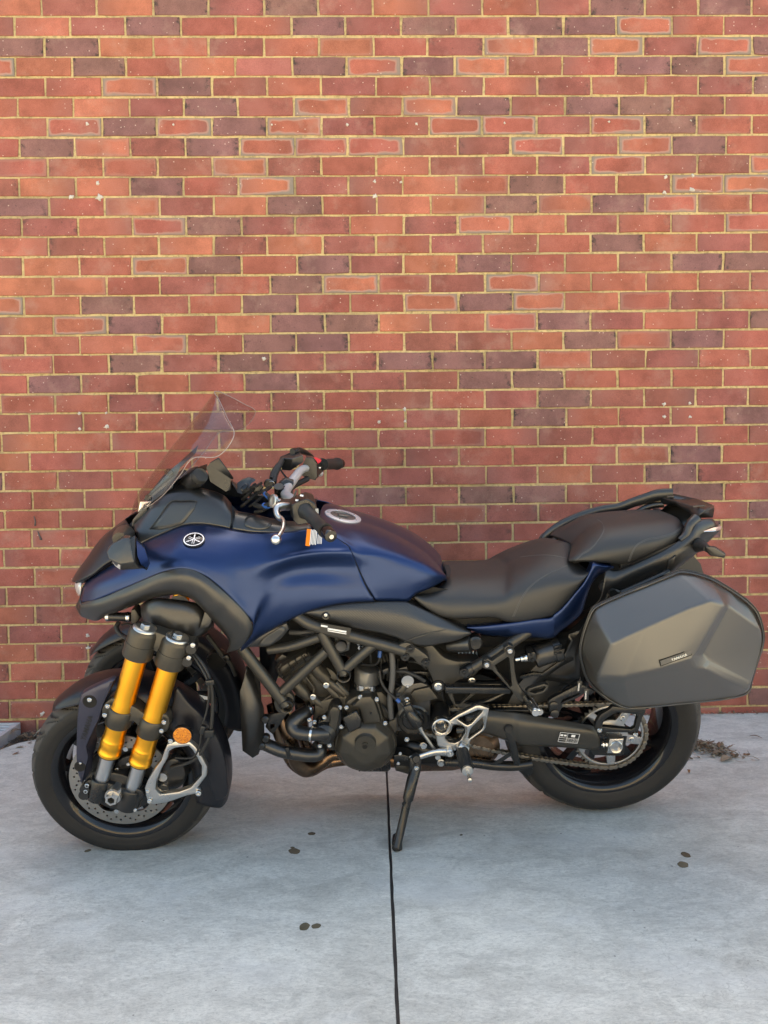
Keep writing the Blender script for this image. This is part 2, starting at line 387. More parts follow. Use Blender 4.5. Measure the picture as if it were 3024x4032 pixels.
def brick_mesh(name, items):
    V, B, F, T, K = [], [], [], [], []
    for (cx, cz, kind, L, H) in items:
        v, b_, f = brick_geo(kind, L, H)
        o = len(V); V += [(x+cx, y, z+cz) for x, y, z in v]
        endb = rb.choice((0, 0, -0.35, 0.35)) if kind in 'Ff' else 0
        B += [(x, rb.uniform(-0.12, 0.10) if False else -0.45*endb*x*(1 if x*endb > 0 else 0.3) + 0.03, z) for x, y, z in b_]
        F += [tuple(i+o for i in q) for q in f]
        base = TONE[kind]; g = rb.uniform(0.90, 1.10); g2 = rb.uniform(-0.04, 0.04)
        T += [(base[0]*g, base[1]*g*(1+g2), base[2]*g*(1-g2), 1.0)]*len(v)
        halo = rb.uniform(0.6, 1.0) if kind in 'Ff' else (rb.choice((0, 0, 0, 0, 0.2)) if kind in 'OR' else 0)
        dk = {'D': 1.0, 'M': rb.choice((0, 0.2, 0.7))}.get(kind, rb.choice((0, 0, 0, 0.4)) if kind == 'R' else 0)
        K += [(halo, dk, rb.random())]*len(v)
    me = bpy.data.meshes.new(name); me.from_pydata(V, [], F)
    bmx = bmesh.new(); bmx.from_mesh(me); bmesh.ops.recalc_face_normals(bmx, faces=bmx.faces)
    bmx.to_mesh(me); bmx.free()
    a = me.attributes.new('bc', 'FLOAT_VECTOR', 'POINT'); a.data.foreach_set('vector', [c for v in B for c in v])
    a = me.attributes.new('kd', 'FLOAT_VECTOR', 'POINT'); a.data.foreach_set('vector', [c for v in K for c in v])
    a = me.attributes.new('tone', 'FLOAT_COLOR', 'POINT'); a.data.foreach_set('color', [c for v in T for c in v])
    return me
# bricks in the picture come out as single bricks (the 300 that show largest); the rest of the wall is one part
single, rest = [], []
for r in range(-32, 38):
    zc = J36 + (36-r)*BH + BH/2
    if zc > WTOP - 0.04: continue
    odd = r % 2 == 1
    x0 = -1.5125 - 0.24 if odd else -1.6325
    rowj = rb.uniform(-0.004, 0.004); dz = rb.uniform(-0.0012, 0.0012)
    k0 = int((WX0 - x0)//BL) + 1; k1 = int((WX1 - x0)//BL) - 1
    edge = [x0 + k*BL + rowj + rb.uniform(-0.0055, 0.0055) for k in range(k0, k1+2)]
    for k in range(k0, k1+1):
        a, b_ = edge[k-k0], edge[k-k0+1]; jw = rb.uniform(0.0083, 0.0118)
        kind = brick_kind(r, k)
        L = b_ - a - jw; H = BH - 0.0095 + rb.uniform(-0.0008, 0.0008)
        it = ((a+b_)/2, zc + dz, kind, L, H)
        inview = 0 <= k <= 14 and -0 <= r <= 36
        hid = False
        if inview:
            cx = it[0]
            # behind the motorcycle: not among the largest
            if r >= 24 and -1.25 < cx: hid = True
            if r >= 23 and cx > 0.9 and r > 30: hid = True
        if inview and not hid and len(single) < 300 and abs(it[0]) < 1.86 - 0.01: single.append(it)
        else: rest.append(it)
for it in single:
    me = brick_mesh('brick', [(0, 0) + it[2:]])
    o = obj('brick', me, MAT['brick'], wall); o.location = (it[0], 0, it[1])
tag(obj('bricks', brick_mesh('bricks', rest), MAT['brick'], wall), kind='stuff')

# dabs of old filler left on the wall
def wall_at(px, py, y=WALL_Y):
    v = (px-1512)/FPX*AX_R + (py-2016)/FPX*AX_D + AX_F
    t = y/v.y
    return Vector((v.x*t, y, CAM_H + v.z*t))
dabs = [(385, 722, .012), (390, 778, .017), (280, 776, .013), (343, 488, .008), (683, 490, .006), (1071, 491, .005), (1367, 491, .007), (1640, 488, .008), (1986, 485, .006), (2397, 480, .006),
        (1475, 715, .009), (1475, 773, .012), (1578, 718, .007), (2621, 697, .010), (2616, 757, .011), (2728, 693, .010), (2725, 748, .015), (1493, 1661, .009), (1595, 1660, .010), (1489, 1611, .008), (1593, 1610, .010),
        (420, 1680, .014), (316, 1690, .010), (2614, 1592, .010), (2716, 1589, .009), (2615, 1641, .009), (2716, 1641, .010), (345, 2503, .010), (348, 2552, .012), (166, 2812, .014), (2720, 475, .005), (312, 1629, .010), (418, 1627, .007), (1040, 1412, .010)]
V, F = [], []
for (px, py, rr) in dabs:
    c = wall_at(px, py); o = len(V); n = 11
    V.append((c.x, -0.006, c.z))
    for i in range(n):
        a = 2*math.pi*i/n; q = rr*rb.uniform(0.45, 1.25)
        V.append((c.x + math.cos(a)*q*0.8, -0.004, c.z + math.sin(a)*q*0.8))
    for i in range(n):
        a = 2*math.pi*i/n
        x, _, z = V[o+1+i]; V.append((c.x + (x-c.x)*1.25, 0.003, c.z + (z-c.z)*1.25))
    for i in range(n):
        j = (i+1) % n; F.append((o, o+1+i, o+1+j)); F.append((o+1+i, o+1+n+i, o+1+n+j, o+1+j))
MAT['filler'] = pm('grey_white_filler', (0.56, 0.51, 0.45), 0.85, var=0.2, grain=0.4, gscale=300)
tag(obj('filler_dabs', mesh_from('filler_dabs', V, F), MAT['filler'], wall), kind='stuff')
# dark drip marks beside the fairing
MAT['drip'] = pm('grey_drip', (0.10, 0.085, 0.08), 0.8)
for pts, wd in (([(135, 2032), (140, 2052), (139, 2070)], 4), ([(150, 2092), (157, 2110), (163, 2126)], 6)):
    V, F = [], []
    for i, (px, py) in enumerate(pts):
        k = wd*(0.35 + 0.65*i/(len(pts)-1))
        for s in (-1, 1): q = wall_at(px + s*k*0.8, py); V.append((q.x, -0.0026, q.z))
        if i: F.append((2*i-2, 2*i-1, 2*i+1, 2*i))
    o = obj('drip_mark', mesh_from('drip_mark', V, F), MAT['drip'], wall); solid(o, 0.002, 1)

# ---------------------------------------------------------------- concrete
def m_concrete():
    m, n, b = mk('trowelled_concrete')
    b.inputs['Specular IOR Level'].default_value = 0.35
    gp = N(n, 'ShaderNodeNewGeometry'); pos = gp.outputs['Position']
    mp = N(n, 'ShaderNodeMapping'); mp.inputs['Scale'].default_value = (0.75, 1.3, 1); mp.inputs['Rotation'].default_value = (0, 0, 0.12); n.links.new(pos, mp.inputs[0])
    t1 = noise_fac(n, 1.4, 6, 0.62, vec=mp.outputs[0]); t1.inputs['Distortion'].default_value = 0.6
    r1 = ramp(n, t1.outputs[0], [(0.38, (0.53, 0.512, 0.462)), (0.5, (0.61, 0.592, 0.538)), (0.62, (0.655, 0.638, 0.582))])
    t2 = noise_fac(n, 9, 7, 0.7, vec=mp.outputs[0]); t2.inputs['Distortion'].default_value = 1.2; r2 = ramp(n, t2.outputs[0], [(0.38, 0.84), (0.60, 1.07)])
    col = mixc(n, 1.0, r1.outputs[0], r2.outputs[0], 'MULTIPLY')
    mp3 = N(n, 'ShaderNodeMapping'); mp3.inputs['Scale'].default_value = (0.6, 1.3, 1); n.links.new(pos, mp3.inputs[0])
    t3 = noise_fac(n, 105, 8, 0.9, vec=mp3.outputs[0]); t3.inputs['Distortion'].default_value = 0.8; r3 = ramp(n, t3.outputs[0], [(0.40, 0.74), (0.5, 1.0), (0.60, 1.13)])
    col = mixc(n, 1.0, col, r3.outputs[0], 'MULTIPLY')
    # dark scuffs dragged sideways
    mp2 = N(n, 'ShaderNodeMapping'); mp2.inputs['Scale'].default_value = (1.0, 3.4, 1); mp2.inputs['Rotation'].default_value = (0, 0, -0.25); n.links.new(pos, mp2.inputs[0])
    t4 = noise_fac(n, 3.6, 6, 0.68, vec=mp2.outputs[0]); t4.inputs['Distortion'].default_value = 0.9; r4 = ramp(n, t4.outputs[0], [(0.56, 0), (0.70, 0.30)])
    col = mixc(n, r4.outputs[0], col, (0.29, 0.28, 0.27))
    t6 = noise_fac(n, 2.6, 5, 0.6, vec=mp.outputs[0]); r6 = ramp(n, t6.outputs[0], [(0.54, 0), (0.66, 0.40)])
    col = mixc(n, r6.outputs[0], col, (0.66, 0.655, 0.635))
    # hairline crazing
    vo = N(n, 'ShaderNodeTexVoronoi', feature='DISTANCE_TO_EDGE'); vo.inputs['Scale'].default_value = 11
    nv = noise_fac(n, 5, 4, vec=pos); off = N(n, 'ShaderNodeMix', data_type='RGBA', blend_type='ADD'); off.inputs[0].default_value = 0.35
    n.links.new(pos, off.inputs[6]); n.links.new(nv.outputs['Color'], off.inputs[7]); n.links.new(off.outputs[2], vo.inputs['Vector'])
    rc = ramp(n, vo.outputs['Distance'], [(0.0, 0.30), (0.014, 0.0)])
    tm = noise_fac(n, 1.9, 3, vec=pos); rm = ramp(n, tm.outputs[0], [(0.45, 0), (0.62, 1)])
    col = mixc(n, math_n(n, 'MULTIPLY', rc.outputs[0], rm.outputs[0]), col, (0.13, 0.12, 0.11))
    vp = N(n, 'ShaderNodeTexVoronoi'); vp.inputs['Scale'].default_value = 38; n.links.new(pos, vp.inputs['Vector'])
    vs = N(n, 'ShaderNodeSeparateColor'); n.links.new(vp.outputs['Color'], vs.inputs[0])
    pore = math_n(n, 'MULTIPLY', math_n(n, 'GREATER_THAN', vs.outputs[0], 0.86), math_n(n, 'LESS_THAN', vp.outputs['Distance'], math_n(n, 'MULTIPLY', vs.outputs[1], 0.13)))
    col = mixc(n, math_n(n, 'MULTIPLY', pore, 0.6), col, (0.12, 0.11, 0.10))
    n.links.new(col, b.inputs['Base Color'])
    rr = ramp(n, t2.outputs[0], [(0.3, 0.55), (0.7, 0.78)]); n.links.new(rr.outputs[0], b.inputs['Roughness'])
    t5 = noise_fac(n, 45, 6, 0.75, vec=pos); bump(n, b, t5.outputs[0], 0.35, 0.005)
    return m
MAT['concrete'] = m_concrete()
MAT['soil'] = pm('dark_soil', (0.055, 0.045, 0.035), 0.95, var=0.4, grain=0.6, gscale=120)
def sheet(name, poly, z, mat, thick=None, parent=None):
    V = [(x, y, z) for x, y in poly]; n = len(V); F = [tuple(range(n))]
    if thick:
        V += [(x, y, z-thick) for x, y in poly]
        F += [(i, (i+1) % n, n+(i+1) % n, n+i) for i in range(n)]
    o = obj(name, mesh_from(name, V, F, smooth=False), mat, parent); return o
tag(sheet('ground', [(-250, -250), (250, -250), (250, 250), (-250, 250)], -0.12, MAT['soil']), kind='structure')
JX = 0.052; JW = 0.0036
def joint_x(y): return JX + (y-2.8)*0.006
pav = tag(empty('pavement'), kind='structure')
GX0, GX1, GY0 = -1.99, -1.585, 3.045      # pit of the drain
ys = [-60, -3, 0] + [0.6 + 0.055*i for i in range(52)] + [3.4655]
jl = [(joint_x(y) - JW + rb.uniform(-.0011, .0007)*(y > 0.5), y) for y in ys]; jr = [(joint_x(y) + JW + rb.uniform(-.0007, .0011)*(y > 0.5), y) for y in ys]
left = [(-60, -60)] + jl + [(-1.02, 3.4655), (-1.10, 3.425), (-1.24, 3.40), (-1.38, 3.335), (-1.50, 3.245), (-1.565, 3.12), (-1.572, 3.02), (GX0-0.03, 3.02), (GX0-0.03, 3.4655), (-60, 3.4655)]
right = [(60, -60), (60, 3.4655)] + jr[::-1]
sl1 = bevel(sheet('concrete_slab', left, 0.0, MAT['concrete'], 0.11, pav), 0.0025, 2, 50)
sl2 = bevel(sheet('concrete_slab', right, 0.0, MAT['concrete'], 0.11, pav), 0.0025, 2, 50)
MAT['sealant'] = pm('black_joint_sealant', (0.030, 0.024, 0.022), 0.7, var=0.5)
sheet('joint_sealant', [(joint_x(-60)-JW-.002, -60), (joint_x(-60)+JW+.002, -60), (joint_x(3.4)+JW+.002, 3.46), (joint_x(3.4)-JW-.002, 3.46)], -0.004, MAT['sealant'], 0.02, pav)
def ground_at(px, py, z=0.0):
    v = (px-1512)/FPX*AX_R + (py-2016)/FPX*AX_D + AX_F
    t = (z-CAM_H)/v.z
    return Vector((v.x*t, v.y*t, z))
MAT['oil'] = pm('oil_drop', (0.15, 0.125, 0.085), 0.25, 0, 0.5, var=0.3)
for (px, py, sx) in ((1227, 3283, .011), (1159, 3352, .017), (1152, 3338, .006), (1199, 3649, .014), (1245, 3647, .011), (2700, 3366, .014), (2689, 3405, .016), (346, 3350, .009), (1816, 3288, .005)):
    c = ground_at(px, py); n = 18; V = [(c.x, c.y, 0.0016)]; F = []
    for i in range(n):
        a = 2*math.pi*i/n; q = sx*(1 + 0.12*math.sin(2*a + px) + 0.05*math.sin(5*a)); V.append((c.x + math.cos(a)*q, c.y + math.sin(a)*q*1.1, 0.0006))
    for i in range(n): F.append((0, 1+i, 1+(i+1) % n))
    obj('oil_drop', mesh_from('oil_drop', V, F), MAT['oil'], pav)
# drag marks scraped into the surface by the stand
# ---------------------------------------------------------------- drain grate at the foot of the wall
MAT['galv'] = pm('galvanised_steel', (0.60, 0.60, 0.61), 0.45, 0.25, var=0.12, rvar=0.1)
gr = empty('drain_grate', (GX1, GY0, 0.0))
tag(gr, 'galvanised drain grate set in the concrete at the foot of the wall, far left', 'drain grate')
def gbox(name, x0, x1, y0, y1, z0, z1, mat, bev=0.002):
    b2 = bmesh.new(); bbox(b2, x0-GX1, x1-GX1, y0-GY0, y1-GY0, z0, z1); bmesh.ops.recalc_face_normals(b2, faces=b2.faces)
    m2 = bpy.data.meshes.new(name); b2.to_mesh(m2); b2.free()
    return bevel(obj(name, m2, mat, gr), bev, 2)
gbox('frame', GX1-0.022, GX1, GY0, 3.455, -0.05, 0.022, MAT['galv'])
gbox('frame', GX0, GX0+0.04, GY0, 3.455, -0.05, 0.022, MAT['galv'])
gbox('frame', GX0+0.04, GX1-0.022, GY0, GY0+0.03, -0.05, 0.0215, MAT['galv'])
gbox('frame', GX0+0.04, GX1-0.022, 3.44, 3.455, -0.05, 0.0215, MAT['galv'])
for i in range(10):
    y = GY0 + 0.055 + i*0.039
    gbox('bar', GX0+0.04, GX1-0.022, y, y+0.015, -0.02, 0.019, MAT['galv'], 0.003)
# ---------------------------------------------------------------- dry leaves and clippings
def m_litter():
    m, n, b = mk('dry_litter'); b.inputs['Roughness'].default_value = 0.85
    a = N(n, 'ShaderNodeAttribute', attribute_name='tone'); n.links.new(a.outputs['Color'], b.inputs['Base Color']); return m
MAT['litter'] = m_litter()
LT = [(0.20, 0.145, 0.09), (0.13, 0.09, 0.055), (0.27, 0.20, 0.13), (0.085, 0.07, 0.05), (0.22, 0.12, 0.07), (0.30, 0.26, 0.19)]
def litter(name, spots, label, cat):
    V, F, T = [], [], []
    for (x, y, z, ln, wd, kind) in spots:
        a = rb.uniform(0, 6.28); ca, sa = math.cos(a), math.sin(a); t = rb.choice(LT); g = rb.uniform(.7, 1.3); tilt = rb.uniform(-.5, .5)
        o = len(V); m = 4
        for i in range(m+1):
            u = i/m - 0.5; hw = wd*math.sin(math.pi*(0.08 + 0.84*i/m)) if kind else wd*0.5
            for s in (-1, 1):
                lx, ly = u*ln, s*hw; V.append((x + lx*ca - ly*sa, y + lx*sa + ly*ca, z + 0.003 + abs(s)*wd*0.25*kind + max(0, u*ln*tilt + abs(tilt)*ln*0.5)))
                T.append((t[0]*g, t[1]*g, t[2]*g, 1))
        for i in range(m): F.append((o+2*i, o+2*i+1, o+2*i+3, o+2*i+2))
    me = mesh_from(name, V, F, recalc=False); at = me.attributes.new('tone', 'FLOAT_COLOR', 'POINT'); at.data.foreach_set('color', [c for v in T for c in v])
    o = obj(name, me, MAT['litter']); solid(o, 0.0008, 0); tag(o, label, cat, kind='stuff'); return o
sp = []
c = ground_at(2775, 2955)
for i in range(520):
    q = rb.gauss(0, 0.075); x = c.x - 0.02 + q; y = c.y + 0.02 - q*0.55 + rb.gauss(0, 0.042)
    hgt = 0.028*math.exp(-((x-c.x)/0.07)**2 - ((y-c.y)/0.06)**2)*rb.random()
    tw = rb.random() < 0.6
    sp.append((x, y, hgt, rb.uniform(.012, .045) if tw else rb.uniform(.010, .03), 0.0012 if tw else rb.uniform(.003, .008), 0 if tw else 1))
litter('leaf_litter', sp, 'small heap of dry clippings and leaf scraps on the concrete behind the rear tyre', 'leaf litter')
sp = []
for i in range(620):
    t = rb.random(); x = -1.56 + 0.46*t**0.9 + rb.gauss(0, .02); y = 3.455 - abs(rb.gauss(0, 0.05)) - (1-t)*rb.uniform(0, .32)
    if x < -1.578: continue
    tw = rb.random() < 0.55
    sp.append((x, y, -0.03 + rb.uniform(0, .025), rb.uniform(.015, .05), 0.0012 if tw else rb.uniform(.004, .009), 0 if tw else 1))
litter('leaf_litter', sp, 'dry leaves and twigs filling the gap between drain grate and wall', 'leaf litter')
sheet('soil', [(-1.58, 2.98), (-1.48, 3.10), (-1.0, 3.40), (-0.95, 3.466), (-1.58, 3.466)], -0.028, MAT['soil'], 0.05, pav)
sp = []
for i in range(260):
    x = rb.uniform(1.0, 2.4); y = 3.46 - abs(rb.gauss(0, .010)); tw = rb.random() < .7
    sp.append((x, y, rb.uniform(0, .004), rb.uniform(.006, .028), 0.001 if tw else .004, 0 if tw else 1))
litter('leaf_litter', sp, 'thin line of twigs and grit where concrete meets the wall, right of the rear tyre', 'leaf litter')
def leaf(px, py, ln, wd, a, col, label, curl=0.5):
    c = ground_at(px, py); V, F = [], []; m = 8
    for i in range(m+1):
        u = i/m; hw = wd*(math.sin(math.pi*min(1, u*0.96 + 0.03))**0.8)*(1-0.25*u)
        for s in (-1, -0.5, 0, 0.5, 1):
            z = 0.004 + abs(s)*hw*curl + 0.010*math.sin(u*3.0)*(1-abs(s)*0.4)
            V.append(((u-0.5)*ln, s*hw, z))
    for i in range(m):
        for j in range(4): F.append((5*i+j, 5*i+j+1, 5*i+j+6, 5*i+j+5))
    mt = pm('dry_leaf', col, 0.75, var=0.25, grain=0.3, gscale=150)
    o = obj('dry_leaf', mesh_from('dry_leaf', V, F), mt); solid(o, 0.0007, 0); o.location = c; o.rotation_euler = (0, 0, a); tag(o, label, 'leaf', 'fallen leaves'); return o
leaf(2862, 2996, 0.062, 0.020, 0.5, (0.33, 0.25, 0.17), 'broad pale brown leaf at the right front of the clippings heap')
leaf(2828, 2976, 0.052, 0.014, 0.1, (0.25, 0.17, 0.11), 'narrow curled tan leaf on the right side of the clippings heap', 0.9)
leaf(2712, 3045, 0.022, 0.006, 1.3, (0.20, 0.09, 0.04), 'tiny reddish leaf alone on the concrete behind the rear tyre', 0.8)
leaf(2975, 2907, 0.05, 0.004, 2.6, (0.15, 0.09, 0.06), 'thin curled dark leaf on the concrete near the right edge', 0.5)
leaf(62, 2888, 0.060, 0.015, 0.9, (0.22, 0.15, 0.10), 'long brown leaf lying in the litter beside the drain grate', 0.7)
# ---------------------------------------------------------------- the sunlit side of the yard, behind the photographer
MAT['render'] = pm('cream_render', (0.66, 0.55, 0.40), 0.9, var=0.06, grain=0.3, gscale=60)
b2 = bmesh.new(); bbox(b2, -11, 11, -0.15, 0.15, 0.0, 2.3); bmesh.ops.recalc_face_normals(b2, faces=b2.faces)
m2 = bpy.data.meshes.new('boundary_wall'); b2.to_mesh(m2); b2.free()
o = obj('boundary_wall', m2, MAT['render']); o.location = (0, -7.2, 0.0)
tag(o, 'cream rendered boundary wall across the yard, facing the brick wall', 'wall')
# ================================================================ the motorcycle
# local frame: x to the rear, y away from the camera side (left side of the bike is y < 0), z up the leaning plane
LEAN = R(13.5); BIKE_Y = 2.54
bike = empty('parked_motorcycle', (0, BIKE_Y, 0), (LEAN, 0, 0))
tag(bike, 'matte blue and black touring motorcycle with two front wheels, gold forks and black panniers', 'motorcycle')
BI = (Matrix.Translation((0, BIKE_Y, 0)) @ Matrix.Rotation(LEAN, 4, 'X')).inverted()
CAM_L = BI @ Vector((0, 0, CAM_H))
WIN = {'A': (100, 1450, 1.659), 'B': (100, 2350, 1.659), 'C': (900, 2350, 1.659), 'D': (1600, 2350, 1.659), 'E': (2024, 1850, 1.659), 'F': (900, 1700, 1.659),
       'G': (2024, 2500, 1.659), 'H': (0, 2600, 2.765), 'I': (1050, 2600, 2.765), 'J': (1500, 2600, 2.765), 'K': (2000, 2500, 2.765), 'M': (300, 1750, 2.37), 'N': (950, 1750, 3.687), 'Q': (350, 2380, 2.765)}
def ray_l(z, x, y):
    ox, oy, s = WIN[z]; px, py = ox + x/s, oy + y/s
    v = (px-1512)/FPX*AX_R + (py-2016)/FPX*AX_D + AX_F
    return (BI.to_3x3() @ v)
def L(z, x, y, w):
    """the point of the bike seen at (x, y) of detail window z, w metres left of its centre plane"""
    d = ray_l(z, x, y); t = (-w - CAM_L.y)/d.y
    return CAM_L + d*t
def LL(z, pts, w=None):
    return [L(z, *(p if len(p) == 3 else (p[0], p[1], w))) for p in pts]
def cat(pts, n, closed=False):
    """n samples of a Catmull-Rom curve through pts, spaced by chord length"""
    P = [Vector(p) for p in pts]; m = len(P)
    if m == 1: return [P[0].copy() for _ in range(n)]
    seg = m if closed else m-1
    ln = [max((P[(i+1) % m]-P[i]).length, 1e-6) for i in range(seg)]; tot = sum(ln)
    out = []
    cnt = n if closed else n-1
    for k in range(n):
        s = tot*k/cnt; i = 0
        while i < seg-1 and s > ln[i]: s -= ln[i]; i += 1
        t = min(1, s/ln[i])
        p1, p2 = P[i % m], P[(i+1) % m]
        if closed: p0, p3 = P[(i-1) % m], P[(i+2) % m]; l0, l2 = ln[(i-1) % seg], ln[(i+1) % seg]
        else:
            p0 = P[i-1] if i > 0 else p1*2-p2; p3 = P[i+2] if i+2 < m else p2*2-p1
            l0 = ln[i-1] if i > 0 else ln[i]; l2 = ln[i+1] if i+1 < seg else ln[i]
        l1 = ln[i]
        m1 = ((p1-p0)/l0 - (p2-p0)/(l0+l1) + (p2-p1)/l1)*l1
        m2 = ((p2-p1)/l1 - (p3-p1)/(l1+l2) + (p3-p2)/l2)*l1
        t2, t3 = t*t, t*t*t
        out.append(p1*(2*t3-3*t2+1) + m1*(t3-2*t2+t) + p2*(-2*t3+3*t2) + m2*(t3-t2))
    return out
def cat_u(pts, per):
    """Catmull-Rom, `per` samples for each span (keeps the control points)"""
    P = [Vector(p) for p in pts]; out = []
    for i in range(len(P)-1):
        p1, p2 = P[i], P[i+1]; p0 = P[i-1] if i else p1*2-p2; p3 = P[i+2] if i+2 < len(P) else p2*2-p1
        a, b_, c_ = max((p1-p0).length, 1e-5)**.5, max((p2-p1).length, 1e-5)**.5, max((p3-p2).length, 1e-5)**.5
        m1 = ((p1-p0)/a - (p2-p0)/(a+b_) + (p2-p1)/b_)*b_; m2 = ((p2-p1)/b_ - (p3-p1)/(b_+c_) + (p3-p2)/c_)*b_
        for k in range(per):
            t = k/per; t2, t3 = t*t, t*t*t
            out.append(p1*(2*t3-3*t2+1) + m1*(t3-2*t2+t) + p2*(-2*t3+3*t2) + m2*(t3-t2))
    out.append(P[-1].copy()); return out
def patch_mesh(name, stations, per=4, nv=None, perv=3, sharp=40):
    rows = [cat_u(s, perv) if nv is None else cat(s, nv) for s in stations]
    m = len(rows[0]); cols = [cat_u([r[j] for r in rows], per) for j in range(m)]
    n = len(cols[0]); V = [cols[j][i] for i in range(n) for j in range(m)]
    F = [(i*m+j, i*m+j+1, (i+1)*m+j+1, (i+1)*m+j) for i in range(n-1) for j in range(m-1)]
    return mesh_from(name, V, F, sharp=sharp)
def face_out(me, want=Vector((0, -1, 0))):
    s = sum((p.normal.dot(want))*p.area for p in me.polygons)
    if s < 0: me.flip_normals()
    return me
def patch(name, stations, mat, parent=None, th=0.004, mir=True, **kw):
    me = face_out(patch_mesh(name, stations, **kw)); o = obj(name, me, MAT[mat], parent or bike)
    if th: solid(o, th, -1)
    if mir: o2 = mirrored(o); return o, o2
    return o
def offset_poly(P, d):
    n = len(P); A = sum(P[i][0]*P[(i+1) % n][1]-P[(i+1) % n][0]*P[i][1] for i in range(n)); s = 1 if A > 0 else -1
    out = []
    for i in range(n):
        a, b_, c_ = Vector(P[i-1]), Vector(P[i]), Vector(P[(i+1) % n])
        e1 = (b_-a); e2 = (c_-b_)
        if e1.length < 1e-7 or e2.length < 1e-7: out.append((b_.x, b_.y)); continue
        e1.normalize(); e2.normalize(); n1 = Vector((-e1.y, e1.x))*s; n2 = Vector((-e2.y, e2.x))*s
        bis = n1+n2
        if bis.length < 0.2: out.append((b_.x, b_.y)); continue
        bis.normalize(); k = d/max(0.45, bis.dot(n1)); out.append((b_.x+bis.x*k, b_.y+bis.y*k))
    return out
def smooth2(P, n):
    return [(v.x, v.y) for v in cat([Vector((x, y, 0)) for x, y in P], n, True)]
def plate_mesh(name, outer, holes, y0, y1, bev=0.002, back=True, sharp=32):
    """outer/holes: outlines in the local x-z plane; y0 the face towards the camera, y1 the far face"""
    V, F = [], []
    loops = [outer] + list(holes); idx0, idx1 = [], []
    for li, P in enumerate(loops):
        d = bev if li == 0 else -bev
        P1 = offset_poly(P, d*0.32); P2 = offset_poly(P, d)
        rings = [(P2, y0), (P1, y0 + bev*0.30), (P, y0 + bev)] if bev > 0 else [(P, y0)]
        rings += [(P, y1)]
        base = len(V); n = len(P)
        for (Q, yy) in rings: V += [(x, yy, z) for x, z in Q]
        for k in range(len(rings)-1):
            for i in range(n):
                j = (i+1) % n; F.append((base+k*n+i, base+k*n+j, base+(k+1)*n+j, base+(k+1)*n+i))
        idx0 += [base+i for i in range(n)]; idx1 += [base+(len(rings)-1)*n+i for i in range(n)]
    flat0 = [[Vector((V[i][0], V[i][2], 0)) for i in idx0]]
    # split back into loops for tessellation
    polys, k = [], 0
    for P in loops: polys.append([Vector((V[idx0[k+i]][0], V[idx0[k+i]][2], 0)) for i in range(len(P))]); k += len(P)
    for t in tessellate_polygon(polys): F.append(tuple(idx0[i] for i in t))
    if back:
        for t in tessellate_polygon(polys): F.append(tuple(idx1[i] for i in reversed(t)))
    return mesh_from(name, V, F, sharp=sharp)
def xz(z, pts, w): return [(p.x, p.z) for p in LL(z, [(x, y) for x, y in pts], w)]
def plate(name, z, pts, w0, w1, mat, parent=None, holes=(), bev=0.003, sm=0, mir=False, hsm=0, **kw):
    o_ = xz(z, pts, w0); hs = [xz(z, h, w0) for h in holes]
    if sm: o_ = smooth2(o_, sm)
    if hsm: hs = [smooth2(h, hsm) for h in hs]
    me = plate_mesh(name, o_, hs, -w0, -w1, bev, **kw)
    o = obj(name, me, MAT[mat], parent or bike)
    if mir: return o, mirrored(o)
    return o
def tube_mesh(name, P, rad, n=12, cap=True, flat=1.0):
    P = [Vector(p) for p in P]; m = len(P)
    if not isinstance(rad, (list, tuple)): rad = [rad]*m
    V, F = [], []; up = None
    for i in range(m):
        t = (P[min(i+1, m-1)]-P[max(i-1, 0)]).normalized()
        if up is None:
            up = Vector((0, -1, 0)) if abs(t.y) < 0.9 else Vector((1, 0, 0))
        up = (up - t*up.dot(t)).normalized(); sd = t.cross(up)
        for k in range(n):
            a = 2*math.pi*k/n; V.append(P[i] + (up*math.cos(a)*flat + sd*math.sin(a))*rad[i])
    for i in range(m-1):
        for k in range(n): F.append((i*n+k, i*n+(k+1) % n, (i+1)*n+(k+1) % n, (i+1)*n+k))
    if cap: F.append(tuple(reversed(range(n)))); F.append(tuple((m-1)*n+k for k in range(n)))
    return mesh_from(name, V, F, sharp=45)
def tube(name, pts, rad, mat, parent=None, per=6, n=12, mir=False, straight=False, **kw):
    """pts: local points"""
    if straight: P = [Vector(p) for p in pts]; rr = rad
    else:
        P = cat_u(pts, per)
        rr = rad if not isinstance(rad, (list, tuple)) else [rad[i//per]*(1-(i % per)/per) + rad[min(i//per+1, len(rad)-1)]*(i % per)/per for i in range(len(P))]
    o = obj(name, tube_mesh(name, P, rr, n, **kw), MAT[mat], parent or bike)
    if mir: return o, mirrored(o)
    return o
def lathe_mesh(name, prof, n=48, axis='y', sharp=35, a0=0, a1=None):
    """prof: (offset along the axis towards the camera, radius)"""
    V, F = [], []; full = a1 is None; m = len(prof); cnt = n if full else n+1
    for i in range(cnt):
        a = 2*math.pi*i/n if full else a0 + (a1-a0)*i/n
        for (h, r) in prof: V.append((r*math.cos(a), -h, r*math.sin(a)))
    for i in range(n):
        j = (i+1) % cnt
        for k in range(m-1): F.append((i*m+k, i*m+k+1, j*m+k+1, j*m+k))
    me = bpy.data.meshes.new(name); me.from_pydata(V, [], F)
    b_ = bmesh.new(); b_.from_mesh(me); bmesh.ops.remove_doubles(b_, verts=b_.verts, dist=1e-6); bmesh.ops.recalc_face_normals(b_, faces=b_.faces); b_.to_mesh(me); b_.free()
    me.shade_smooth(); me.set_sharp_from_angle(angle=R(sharp)); return me
def lathe(name, c, prof, mat, parent=None, n=48, **kw):
    """c: local centre (its y counts as zero offset)"""
    me = lathe_mesh(name, prof, n, **kw); o = obj(name, me, MAT[mat], parent or bike); o.location = c; return o
